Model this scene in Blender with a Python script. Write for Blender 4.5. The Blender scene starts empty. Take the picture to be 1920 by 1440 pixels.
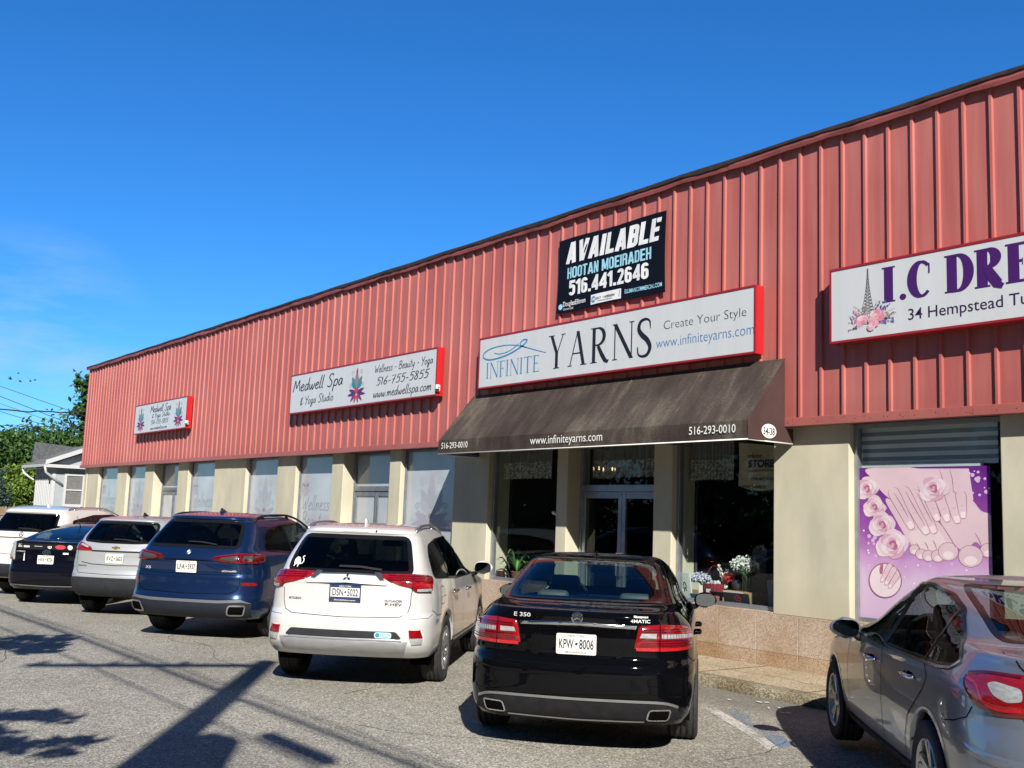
import bpy, bmesh, math, random
import numpy as np
from mathutils import Vector, Matrix
random.seed(7); np.random.seed(7)
C = bpy.context.scene.collection
SC = bpy.context.scene
R = math.radians
# ------------------------------------------------------------------ camera
CH = 1.75
def make_camera():
    yaw, pit, rol, f = 0.920288, 0.129302, 0.0368576, 1956.35
    cy, sy = math.cos(yaw), math.sin(yaw)
    F = Vector((-sy*math.cos(pit), cy*math.cos(pit), math.sin(pit)))
    R0 = Vector((cy, sy, 0)); U0 = R0.cross(F)
    Rv = math.cos(rol)*R0+math.sin(rol)*U0; U = -math.sin(rol)*R0+math.cos(rol)*U0
    cd = bpy.data.cameras.new('camera'); cd.sensor_width = 36; cd.lens = f/1920*36
    cd.clip_start = .05; cd.clip_end = 5000
    o = bpy.data.objects.new('camera', cd); C.objects.link(o)
    M = Matrix((Rv, U, -F)).transposed().to_4x4(); M.translation = (0, 0, CH)
    o.matrix_world = M; SC.camera = o
make_camera()
# ------------------------------------------------------------------ sky and sun
SUN_EL, SUN_AZ = 33.1, 120.3          # degrees; azimuth from +Y towards +X
def make_world():
    w = bpy.data.worlds.new('World'); SC.world = w; w.use_nodes = True
    nt = w.node_tree; N = nt.nodes; L = nt.links; N.clear()
    out = N.new('ShaderNodeOutputWorld'); bg = N.new('ShaderNodeBackground')
    sky = N.new('ShaderNodeTexSky'); sky.sky_type = 'NISHITA'; sky.sun_disc = False
    sky.sun_elevation = R(SUN_EL); sky.sun_rotation = R(SUN_AZ)
    sky.altitude = 0; sky.air_density = 1.0; sky.dust_density = .1; sky.ozone_density = 3.0
    hs = N.new('ShaderNodeHueSaturation'); hs.inputs['Saturation'].default_value = 1.07; hs.inputs['Value'].default_value = 1.0
    # a clear, deep blue summer sky: the air's colour, a little richer than the model's
    # deepest and brightest blue opposite the sun, dimmed and greyed towards it to deepen shadows
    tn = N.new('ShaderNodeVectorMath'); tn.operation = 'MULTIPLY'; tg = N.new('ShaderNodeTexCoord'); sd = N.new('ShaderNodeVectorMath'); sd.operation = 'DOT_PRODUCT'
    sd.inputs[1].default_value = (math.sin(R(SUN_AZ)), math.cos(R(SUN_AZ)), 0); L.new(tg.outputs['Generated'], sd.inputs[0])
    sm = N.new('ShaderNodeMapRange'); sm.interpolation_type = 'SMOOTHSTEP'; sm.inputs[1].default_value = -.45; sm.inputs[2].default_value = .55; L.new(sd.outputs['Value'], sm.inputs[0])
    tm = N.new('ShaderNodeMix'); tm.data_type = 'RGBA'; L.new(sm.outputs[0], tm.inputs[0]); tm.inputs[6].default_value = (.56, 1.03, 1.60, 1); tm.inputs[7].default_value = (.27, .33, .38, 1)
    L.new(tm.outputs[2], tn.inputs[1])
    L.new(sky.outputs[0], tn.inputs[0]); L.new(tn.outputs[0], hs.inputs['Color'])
    # thin bright haze clouds low in the sky on the far left
    tc = N.new('ShaderNodeTexCoord'); mp = N.new('ShaderNodeMapping'); mp.inputs['Scale'].default_value = (2.0, 2.0, 9.0)
    nz = N.new('ShaderNodeTexNoise'); nz.inputs['Scale'].default_value = 2.2; nz.inputs['Detail'].default_value = 6; nz.inputs['Roughness'].default_value = .62
    L.new(tc.outputs['Generated'], mp.inputs[0]); L.new(mp.outputs[0], nz.inputs['Vector'])
    cr = N.new('ShaderNodeValToRGB'); cr.color_ramp.elements[0].position = .47; cr.color_ramp.elements[1].position = .75
    L.new(nz.outputs[0], cr.inputs[0])
    # only near the direction of the far left horizon
    vd = N.new('ShaderNodeVectorMath'); vd.operation = 'DOT_PRODUCT'
    vd.inputs[1].default_value = Vector((-.968, .203, .125)).normalized()
    L.new(tc.outputs['Generated'], vd.inputs[0])
    mr = N.new('ShaderNodeMapRange'); mr.inputs[1].default_value = .9925; mr.inputs[2].default_value = .9996
    L.new(vd.outputs['Value'], mr.inputs[0])
    mu = N.new('ShaderNodeMath'); mu.operation = 'MULTIPLY'; L.new(cr.outputs[0], mu.inputs[0]); L.new(mr.outputs[0], mu.inputs[1])
    m2 = N.new('ShaderNodeMath'); m2.operation = 'MULTIPLY'; L.new(mu.outputs[0], m2.inputs[0]); m2.inputs[1].default_value = .62
    mx = N.new('ShaderNodeMix'); mx.data_type = 'RGBA'
    L.new(m2.outputs[0], mx.inputs[0]); L.new(hs.outputs[0], mx.inputs[6]); mx.inputs[7].default_value = (5.0, 7.0, 9.4, 1)
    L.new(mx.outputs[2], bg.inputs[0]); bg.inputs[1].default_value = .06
    L.new(bg.outputs[0], out.inputs[0])
make_world()
def make_sun():
    l = bpy.data.lights.new('sun', 'SUN'); l.energy = 5.0; l.angle = R(.5); l.color = (1, .945, .86)
    o = bpy.data.objects.new('sun', l); C.objects.link(o)
    e, a = R(SUN_EL), R(SUN_AZ)
    d = Vector((math.sin(a)*math.cos(e), math.cos(a)*math.cos(e), math.sin(e)))
    o.rotation_euler = d.to_track_quat('Z', 'Y').to_euler(); o.location = d*60
make_sun()
SC.view_settings.view_transform = 'Standard'; SC.view_settings.look = 'None'
SC.view_settings.exposure = .68; SC.view_settings.gamma = 1; SC.view_settings.use_curve_mapping = False
SC.cycles.max_bounces = 8; SC.cycles.transparent_max_bounces = 16
SC.cycles.caustics_reflective = False; SC.cycles.caustics_refractive = False
SC.cycles.sample_clamp_indirect = 6
SC.cycles.use_denoising = True
# ------------------------------------------------------------------ materials
MATS = {}
def mat(name, col, rough=.5, metal=0., coat=0., spec=.5, var=None, bump=None, coords='Object', stretch=(1, 1, 1), col2=None, emit=None, coat_rough=.03, clean=False):
    """Principled material; var=(scale, amount[, detail]) mottles the colour, bump=(scale, strength[, distance])."""
    if name in MATS: return MATS[name]
    m = bpy.data.materials.new(name); m.use_nodes = True; MATS[name] = m
    nt = m.node_tree; N = nt.nodes; L = nt.links; b = N['Principled BSDF']
    c = (*col, 1)
    b.inputs['Base Color'].default_value = c; b.inputs['Roughness'].default_value = rough
    b.inputs['Metallic'].default_value = metal; b.inputs['Specular IOR Level'].default_value = spec
    b.inputs['Coat Weight'].default_value = coat; b.inputs['Coat Roughness'].default_value = coat_rough
    if emit: b.inputs['Emission Color'].default_value = (*emit[0], 1); b.inputs['Emission Strength'].default_value = emit[1]
    if clean: return m
    tc = N.new('ShaderNodeTexCoord'); mp = N.new('ShaderNodeMapping'); mp.inputs['Scale'].default_value = stretch
    L.new(tc.outputs[coords], mp.inputs[0])
    if var is None: var = (3.0, .06)
    nz = N.new('ShaderNodeTexNoise'); nz.inputs['Scale'].default_value = var[0]; nz.inputs['Detail'].default_value = var[2] if len(var) > 2 else 5
    L.new(mp.outputs[0], nz.inputs['Vector'])
    mr = N.new('ShaderNodeMapRange'); mr.inputs[1].default_value = .3; mr.inputs[2].default_value = .7
    L.new(nz.outputs[0], mr.inputs[0])
    mx = N.new('ShaderNodeMix'); mx.data_type = 'RGBA'
    a = var[1]
    mx.inputs[6].default_value = tuple(max(0, v*(1-a)) for v in col)+(1,)
    mx.inputs[7].default_value = (*col2, 1) if col2 else tuple(min(1, v*(1+a)) for v in col)+(1,)
    L.new(mr.outputs[0], mx.inputs[0]); L.new(mx.outputs[2], b.inputs['Base Color'])
    if bump:
        n2 = N.new('ShaderNodeTexNoise'); n2.inputs['Scale'].default_value = bump[0]; n2.inputs['Detail'].default_value = 4
        L.new(mp.outputs[0], n2.inputs['Vector'])
        bp = N.new('ShaderNodeBump'); bp.inputs['Strength'].default_value = bump[1]; bp.inputs['Distance'].default_value = bump[2] if len(bump) > 2 else .01
        L.new(n2.outputs[0], bp.inputs['Height']); L.new(bp.outputs[0], b.inputs['Normal'])
    return m
def glass(name, tint, refl=1.0, ior=1.5, rough=0.0, dbl=1.5, rip=.02):
    """Thin pane: Fresnel reflection over tinted see-through."""
    if name in MATS: return MATS[name]
    m = bpy.data.materials.new(name); m.use_nodes = True; MATS[name] = m
    nt = m.node_tree; N = nt.nodes; L = nt.links; N.clear()
    out = N.new('ShaderNodeOutputMaterial'); mx = N.new('ShaderNodeMixShader')
    lw = N.new('ShaderNodeLayerWeight'); lw.inputs[0].default_value = .5       # Schlick reflection, the same from both sides
    pw = N.new('ShaderNodeMath'); pw.operation = 'POWER'; pw.inputs[1].default_value = 5; L.new(lw.outputs['Facing'], pw.inputs[0])
    f0 = ((ior-1)/(ior+1))**2
    fr = N.new('ShaderNodeMath'); fr.operation = 'MULTIPLY_ADD'; L.new(pw.outputs[0], fr.inputs[0]); fr.inputs[1].default_value = 1-f0; fr.inputs[2].default_value = f0
    tr = N.new('ShaderNodeBsdfTransparent'); tr.inputs[0].default_value = (*tint, 1)
    gl = N.new('ShaderNodeBsdfGlossy'); gl.inputs['Roughness'].default_value = rough; gl.inputs['Color'].default_value = (refl, refl, refl, 1)
    mm = N.new('ShaderNodeMath'); mm.operation = 'MULTIPLY'; mm.inputs[1].default_value = dbl; mm.use_clamp = True
    # faint ripple of real panes
    tc = N.new('ShaderNodeTexCoord'); nz = N.new('ShaderNodeTexNoise'); nz.inputs['Scale'].default_value = 1.0; nz.inputs['Detail'].default_value = 1
    L.new(tc.outputs['Object'], nz.inputs['Vector'])
    bp = N.new('ShaderNodeBump'); bp.inputs['Strength'].default_value = rip; bp.inputs['Distance'].default_value = .02
    L.new(nz.outputs[0], bp.inputs['Height']); L.new(bp.outputs[0], gl.inputs['Normal'])
    L.new(fr.outputs[0], mm.inputs[0]); L.new(mm.outputs[0], mx.inputs[0]); L.new(tr.outputs[0], mx.inputs[1]); L.new(gl.outputs[0], mx.inputs[2])
    L.new(mx.outputs[0], out.inputs[0])
    return m
# ------------------------------------------------------------------ mesh builder
def inst(*rows): return Matrix(rows)
class MB:
    def __init__(s): s.v = []; s.f = []; s.m = []; s.s = []
    def add(s, vs, fs, mi=0, smooth=False):
        o = len(s.v); s.v.extend([tuple(p) for p in vs])
        for f in fs: s.f.append([i+o for i in f]); s.m.append(mi); s.s.append(smooth)
        return s
    def poly(s, pts, mi=0): return s.add(pts, [list(range(len(pts)))], mi)
    def box(s, x0, x1, y0, y1, z0, z1, mi=0, bev=0.0, M=None, smooth=False):
        if x1 < x0: x0, x1 = x1, x0
        if y1 < y0: y0, y1 = y1, y0
        if z1 < z0: z0, z1 = z1, z0
        if bev <= 0:
            vs = [(x, y, z) for x in (x0, x1) for y in (y0, y1) for z in (z0, z1)]
            fs = [[0, 1, 3, 2], [4, 6, 7, 5], [0, 4, 5, 1], [2, 3, 7, 6], [0, 2, 6, 4], [1, 5, 7, 3]]
        else:
            bm = bmesh.new(); bmesh.ops.create_cube(bm, size=1)
            for v in bm.verts: v.co = Vector((x0+(v.co.x+.5)*(x1-x0), y0+(v.co.y+.5)*(y1-y0), z0+(v.co.z+.5)*(z1-z0)))
            b = min(bev, (x1-x0)*.49, (y1-y0)*.49, (z1-z0)*.49)
            bmesh.ops.bevel(bm, geom=list(bm.edges), offset=b, segments=3 if b > .02 else 2, profile=.5, affect='EDGES')
            vs = [v.co.copy() for v in bm.verts]; bm.verts.index_update(); fs = [[v.index for v in f.verts] for f in bm.faces]; bm.free()
        if M is not None: vs = [M @ Vector(v) for v in vs]
        return s.add(vs, fs, mi, smooth or bev > .012)
    def prism(s, pts, off, mi=0):
        """closed prism: polygon pts (3D) pushed by vector off."""
        n = len(pts); a = [Vector(p) for p in pts]; o = Vector(off); b = [p+o for p in a]
        return s.add(a+b, [list(range(n))[::-1], list(range(n, 2*n))]+[[i, (i+1) % n, n+(i+1) % n, n+i] for i in range(n)], mi)
    def tube(s, path, r, n=10, mi=0, caps=True, smooth=True):
        P = [Vector(p) for p in path]; rs = r if isinstance(r, (list, tuple)) else [r]*len(P)
        vs = []; fs = []; up = None
        for i, p in enumerate(P):
            t = (P[min(i+1, len(P)-1)]-P[max(i-1, 0)]).normalized()
            if up is None: up = Vector((0, 0, 1)) if abs(t.z) < .9 else Vector((1, 0, 0))
            a = t.cross(up).normalized(); up = a.cross(t).normalized()
            for k in range(n):
                th = 2*math.pi*k/n; vs.append(p+(a*math.cos(th)+up*math.sin(th))*rs[i])
        for i in range(len(P)-1):
            for k in range(n): fs.append([i*n+k, i*n+(k+1) % n, (i+1)*n+(k+1) % n, (i+1)*n+k])
        if caps: fs.append(list(range(n))[::-1]); fs.append(list(range((len(P)-1)*n, len(P)*n)))
        return s.add(vs, fs, mi, smooth)
    def lathe(s, prof, n=32, axis='Z', M=None, mi=0, smooth=True, closed=False):
        """prof: list of (radius, height)."""
        vs = []; fs = []
        for r, h in prof:
            for k in range(n):
                th = 2*math.pi*k/n; c, d = r*math.cos(th), r*math.sin(th)
                vs.append({'Z': (c, d, h), 'Y': (c, h, d), 'X': (h, c, d)}[axis])
        m = len(prof)
        for i in range(m-1 if not closed else m):
            j = (i+1) % m
            for k in range(n): fs.append([i*n+k, i*n+(k+1) % n, j*n+(k+1) % n, j*n+k])
        if M is not None: vs = [M @ Vector(v) for v in vs]
        return s.add(vs, fs, mi, smooth)
    def sphere(s, c, r, n=12, mi=0, sc=(1, 1, 1)):
        prof = [(max(1e-4, math.sin(math.pi*i/n))*1, -math.cos(math.pi*i/n)) for i in range(n+1)]
        vs = []; fs = []; k2 = n*2
        for a, h in prof:
            for k in range(k2):
                th = 2*math.pi*k/k2; vs.append((c[0]+r*sc[0]*a*math.cos(th), c[1]+r*sc[1]*a*math.sin(th), c[2]+r*sc[2]*h))
        for i in range(n):
            for k in range(k2): fs.append([i*k2+k, i*k2+(k+1) % k2, (i+1)*k2+(k+1) % k2, (i+1)*k2+k])
        return s.add(vs, fs, mi, True)
    def build(s, name, mats, parent=None, weld=False):
        me = bpy.data.meshes.new(name); me.from_pydata(s.v, [], s.f)
        mats = mats if isinstance(mats, (list, tuple)) else [mats]
        for m in mats: me.materials.append(m)
        me.polygons.foreach_set('material_index', s.m); me.polygons.foreach_set('use_smooth', s.s)
        me.update()
        o = bpy.data.objects.new(name, me); C.objects.link(o)
        if parent is not None: o.parent = parent
        return o
def tag(o, label=None, cat=None, group=None, kind=None):
    if label: o['label'] = label
    if cat: o['category'] = cat
    if group: o['group'] = group
    if kind: o['kind'] = kind
    return o
def empty(name, loc=(0, 0, 0), rz=0., label=None, cat=None, group=None):
    o = bpy.data.objects.new(name, None); C.objects.link(o); o.location = loc; o.rotation_euler = (0, 0, rz)
    o.empty_display_size = .3
    return tag(o, label, cat, group)
# ------------------------------------------------------------------ lettering
_TX = {}
def text2d(s, bold=0.0, res=3):
    """built-in font lettering as 2D verts and faces, cap height 1, origin at left baseline."""
    k = (s, bold, res)
    if k in _TX: return _TX[k]
    def mk(t):
        cu = bpy.data.curves.new('t', 'FONT'); cu.body = t; cu.size = 1; cu.resolution_u = res; cu.offset = bold; cu.fill_mode = 'FRONT'
        o = bpy.data.objects.new('t', cu)
        me = bpy.data.meshes.new_from_object(o)
        v = [(p.co.x, p.co.y) for p in me.vertices]; f = [list(q.vertices) for q in me.polygons if abs(q.normal.z) > .5]
        bpy.data.objects.remove(o); bpy.data.curves.remove(cu); bpy.data.meshes.remove(me)
        return v, f
    hv, _ = mk('H'); cap = max(p[1] for p in hv)-min(p[1] for p in hv)
    v, f = mk(s); x0 = min(p[0] for p in v)
    v = [((p[0]-x0)/cap, p[1]/cap) for p in v]
    _TX[k] = (v, f); return v, f
def fit2d(vf, u0, u1, v0, h, shear=0., slope=0.):
    """place lettering: width u0..u1, baseline v0, cap height h."""
    v, f = vf; x1 = max(p[0] for p in v); x0 = min(p[0] for p in v); k = (u1-u0)/(x1-x0)
    return [(u0+(p[0]-x0)*k+shear*p[1]*h, v0+p[1]*h+slope*(p[0]-x0)*k, p[2] if len(p) > 2 else 0) for p in v], f
def put2d(mb, vf, M3, mi=0):
    """add 2D faces; M3 maps (u, v, layer) to 3D, layers a hair apart so overlapping strokes never share a plane."""
    v, f = vf; mb.add([M3(*p) for p in v], f, mi)
def strokes2d(strokes, wd):
    """list of (points, [width list or None]) -> 2D polys."""
    V = []; F = []; z = 0
    for st in strokes:
        z += 1
        pts, ws = st if isinstance(st, tuple) else (st, None)
        P = [Vector((p[0], p[1])) for p in pts]; n = len(P)
        W = ws if ws is not None else [wd]*n
        o = len(V)
        for i, p in enumerate(P):
            t = P[min(i+1, n-1)]-P[max(i-1, 0)]
            if t.length < 1e-9: t = Vector((1, 0))
            t.normalize(); nn = Vector((-t.y, t.x))*W[i]*.5
            V.append((*(p+nn), z)); V.append((*(p-nn), z))
        for i in range(n-1): F.append([o+2*i, o+2*i+1, o+2*i+3, o+2*i+2])
    return V, F
def crom(pts, k=6, closed=False):
    P = [np.array(p, float) for p in pts]
    if len(P) < 3 and not closed: return [tuple(p) for p in P]
    out = []; n = len(P)
    for i in range(n if closed else n-1):
        if closed: a, b, c, d = P[(i-1) % n], P[i], P[(i+1) % n], P[(i+2) % n]
        else: a, b, c, d = P[max(i-1, 0)], P[i], P[i+1], P[min(i+2, n-1)]
        for j in range(k):
            t = j/k
            out.append(tuple(.5*((2*b)+(-a+c)*t+(2*a-5*b+4*c-d)*t*t+(-a+3*b-3*c+d)*t**3)))
    if not closed: out.append(tuple(P[-1]))
    return out
def arc(cx, cy, rx, ry, a0, a1, n=14):
    return [(cx+rx*math.cos(R(a0+(a1-a0)*i/n)), cy+ry*math.sin(R(a0+(a1-a0)*i/n))) for i in range(n+1)]
# handwriting: monoline strokes, x-height .5, ascender 1
HW = {
 'M': (.78, [[(0, 0), (.14, .92), (.17, .95)], [(.17, .95), (.34, .3), (.37, .28), (.64, .98)], [(.64, .98), (.70, .45), (.78, .02)]]),
 'e': (.40, [crom([(.04, .27), (.22, .31), (.36, .42), (.28, .53), (.13, .46), (.04, .22), (.12, .03), (.26, .02), (.40, .14)])]),
 'd': (.46, [crom([(.36, .44), (.22, .52), (.06, .32), (.05, .08), (.16, .0), (.32, .18), (.38, .46)]), [(.47, 1.05), (.38, .46), (.38, .04), (.45, .02)]]),
 'w': (.58, [crom([(.0, .5), (.04, .2), (.10, .02), (.22, .2), (.30, .45)]), crom([(.30, .45), (.32, .12), (.38, .01), (.50, .2), (.58, .52)])]),
 'l': (.17, [[(.17, 1.05), (.06, .35), (.03, .06), (.09, .0), (.16, .05)]]),
 'S': (.56, [crom([(.58, .86), (.46, 1.0), (.24, .95), (.16, .75), (.30, .55), (.46, .36), (.42, .1), (.22, -.02), (.02, .1)])]),
 'p': (.46, [[(.14, .5), (.07, .1), (.0, -.42)], crom([(.1, .3), (.24, .5), (.42, .44), (.42, .18), (.26, .0), (.08, .08)])]),
 'a': (.44, [crom([(.36, .42), (.22, .52), (.06, .32), (.05, .08), (.16, .0), (.30, .18), (.38, .48)]), [(.38, .48), (.36, .1), (.44, .0)]]),
 '&': (.50, [crom([(.46, .72), (.30, .8), (.12, .68), (.18, .5), (.32, .46)]), crom([(.32, .46), (.08, .38), (.02, .16), (.16, -.02), (.36, .06), (.46, .2)]), [(.28, .9), (.2, -.16)]]),
 'Y': (.52, [[(.02, .98), (.12, .58), (.20, .5), (.34, .62)], [(.56, 1.0), (.36, .5), (.10, -.12)]]),
 'o': (.42, [crom([(.22, .5), (.06, .36), (.05, .08), (.2, 0), (.36, .14), (.36, .4), (.22, .5)])]),
 'g': (.44, [crom([(.38, .42), (.24, .52), (.07, .32), (.07, .1), (.2, .04), (.34, .24), (.38, .46)]), crom([(.38, .48), (.32, .02), (.20, -.38), (.04, -.32), (.12, -.12), (.4, .06)])]),
 't': (.30, [[(.20, .92), (.10, .3), (.10, .06), (.18, 0), (.27, .06)], [(.0, .62), (.32, .66)]]),
 'u': (.46, [crom([(.06, .5), (.03, .16), (.12, .0), (.28, .16), (.36, .5)]), [(.36, .5), (.34, .1), (.44, .0)]]),
 'i': (.16, [[(.08, .5), (.03, .08), (.1, .0)], [(.11, .70), (.13, .76)]]),
 'W': (.82, [[(.02, .95), (.12, .3), (.17, .03)], [(.17, .03), (.42, .62)], [(.42, .62), (.46, .06), (.49, .02)], [(.49, .02), (.84, 1.0)]]),
 'n': (.44, [[(.08, .5), (.03, .0)], crom([(.04, .1), (.16, .42), (.28, .5), (.33, .36), (.32, .1), (.40, .0)])]),
 's': (.34, [crom([(.34, .44), (.22, .52), (.10, .44), (.16, .3), (.28, .2), (.24, .04), (.08, .0), (.0, .06)])]),
 '-': (.36, [[(.04, .34), (.32, .36)]]),
 'B': (.60, [[(.16, .95), (.06, .02)], crom([(.02, .88), (.34, 1.0), (.54, .84), (.40, .6), (.16, .52)]), crom([(.16, .52), (.46, .48), (.52, .22), (.34, .02), (.0, .0)])]),
 'y': (.44, [crom([(.06, .5), (.04, .2), (.14, .08), (.30, .24), (.36, .5)]), crom([(.40, .52), (.30, .0), (.16, -.36), (.0, -.36)])]),
 'm': (.64, [[(.08, .5), (.03, .0)], crom([(.04, .1), (.14, .4), (.24, .5), (.28, .36), (.26, .0)]), crom([(.27, .1), (.38, .42), (.50, .5), (.53, .3), (.52, .1), (.60, .0)])]),
 'c': (.36, [crom([(.34, .44), (.22, .52), (.06, .34), (.05, .08), (.18, .0), (.34, .1)])]),
 '.': (.16, [[(.04, .0), (.09, .05)]]),
 '1': (.26, [[(.02, .72), (.16, .92), (.10, .0)]]),
 '5': (.50, [[(.56, .92), (.22, .92)], crom([(.22, .92), (.14, .56), (.34, .6), (.44, .36), (.30, .04), (.02, .04)])]),
 '6': (.46, [crom([(.42, .94), (.18, .62), (.04, .24), (.16, .0), (.36, .12), (.38, .34), (.22, .42), (.08, .28)])]),
 '7': (.48, [[(.04, .86), (.48, .92), (.26, .4), (.14, -.06)], [(.14, .44), (.42, .48)]]),
 '8': (.46, [crom([(.40, .84), (.22, .94), (.12, .74), (.28, .5), (.38, .24), (.22, 0), (.04, .18), (.22, .46), (.42, .72), (.40, .84)])]),
 ' ': (.30, []),
}
def hand2d(s, wd=.075, shear=.10, gap=.07):
    S = []; x = 0
    for ch in s:
        a, st = HW[ch]
        for p in st: S.append([(x+q[0]+shear*q[1], q[1]) for q in p])
        x += a+gap
    return strokes2d(S, wd)
# classical capitals with thick and thin strokes
def serif2d(s, t=.13, n=.045, sf=.07, sh=.03, gap=.16, wx=1.0):
    V = []; F = []; x = 0
    def pl(pts):
        o = len(V); V.extend([(x+p[0], p[1], len(F) % 97+1) for p in pts]); F.append(list(range(o, o+len(pts))))
    def bar(x0, x1, y0, y1): pl([(x0, y0), (x1, y0), (x1, y1), (x0, y1)])
    def ser(xc, w, y): bar(xc-w/2-sf, xc+w/2+sf, y, y+sh) if y < .5 else bar(xc-w/2-sf, xc+w/2+sf, y-sh, y)
    def stem(xc, w, y0=0, y1=1, b=True, tp=True):
        bar(xc-w/2, xc+w/2, y0, y1)
        if b: ser(xc, w, y0)
        if tp: ser(xc, w, y1)
    def diag(x0, y0, x1, y1, w): pl([(x0-w/2, y0), (x0+w/2, y0), (x1+w/2, y1), (x1-w/2, y1)])
    def curve(pts, ws):
        v, f = strokes2d([(pts, ws)], 0); o = len(V); V.extend([(x+p[0], p[1], 98+len(F) % 5) for p in v]); F.extend([[i+o for i in q] for q in f])
    for ch in s:
        w = .3
        if ch == 'I': stem(.12+t/2-.06, t); w = t+.12
        elif ch == 'N':
            w = .78*wx; stem(.09, n); stem(w-.05, n, 0, 1, False); diag(w-.05, 0, .09, 1, t*1.1)
        elif ch == 'F':
            w = .50*wx; stem(.12, t); bar(.12, w, 1-n, 1); bar(.12, w-.08, .50, .50+n); bar(w-.03, w, .86, 1); bar(w-.10, w-.08, .43, .60)
        elif ch == 'T':
            w = .66*wx; stem(w/2, t, 0, 1, True, False); bar(0, w, 1-n, 1); bar(0, .03, .86, 1); bar(w-.03, w, .86, 1)
        elif ch == 'E':
            w = .52*wx; stem(.12, t); bar(.12, w-.02, 1-n, 1); bar(.12, w-.10, .50, .50+n); bar(.12, w+.02, 0, n); bar(w-.05, w-.02, .86, 1); bar(w-.12, w-.10, .43, .60); bar(w-.01, w+.02, 0, .15)
        elif ch == 'Y':
            w = .72*wx; stem(w/2, t, 0, .5, True, False); diag(w/2, .46, .12, 1, t); diag(w/2+.03, .46, w-.08, 1, n); ser(.12, t, 1); ser(w-.08, n, 1)
        elif ch == 'A':
            w = .78*wx; diag(.07, 0, w/2-.01, 1, n); diag(w-.13, 0, w/2, 1.0, t); ser(.07, n, 0); ser(w-.13, t, 0); bar(.07+.12, w-.24, .34, .34+n)
        elif ch in 'RDP':
            w = (.72 if ch == 'R' else .72)*wx; stem(.13, t)
            if ch == 'D':
                p = [(.13, 1-n/2)]+[(w*.45+math.sin(a)*w*.46, .5+math.cos(a)*(.5-n/2)) for a in np.linspace(0, math.pi, 18)]+[(.13, n/2)]
                curve(p, [n]+[n+(t-n)*math.sin(a)**1.3 for a in np.linspace(0, math.pi, 18)]+[n])
            else:
                p = [(.13, 1-n/2)]+[(w*.40+math.sin(a)*w*.36, .74+math.cos(a)*(.26-n/2)) for a in np.linspace(0, math.pi, 16)]+[(.13, .48+n/2)]
                curve(p, [n]+[n+(t-n)*math.sin(a)**1.3 for a in np.linspace(0, math.pi, 16)]+[n])
                curve([(w*.42, .48), (w*.62, .24), (w*.82, .05), (w*.96, 0), (w*1.02, .05)], [t*.8, t, t, t*.7, n])
        elif ch == 'S':
            w = .52*wx
            p = crom([(w*.92, .78), (w*.86, .93), (w*.58, .99), (w*.22, .93), (w*.12, .74), (w*.34, .58), (w*.72, .42), (w*.92, .22), (w*.74, .04), (w*.42, .0), (w*.12, .06), (w*.04, .24)], 5)
            m = len(p); curve(p, [n+(t*1.1-n)*max(0, math.sin(math.pi*i/(m-1)))**2.2 for i in range(m)])
            bar(w*.90, w*.95, .72, .92); bar(w*.01, w*.06, .1, .28)
        elif ch == 'C':
            w = .66*wx
            a = np.linspace(R(48), R(312), 26); p = [(w*.55+math.cos(q)*w*.46, .5+math.sin(q)*(.5-n/2)) for q in a]
            curve(p, [n+(t-n)*max(0, -math.cos(q))**.9 if math.cos(q) < 0 else n*1.2 for q in a]); bar(w*.86, w*.94, .62, .9)
        elif ch == '.':
            w = .2; o = [(.1+.09*math.cos(a), .09+.09*math.sin(a)) for a in np.linspace(0, 2*math.pi, 16)[:-1]]; pl(o)
        x += w+gap
    return V, F

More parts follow.
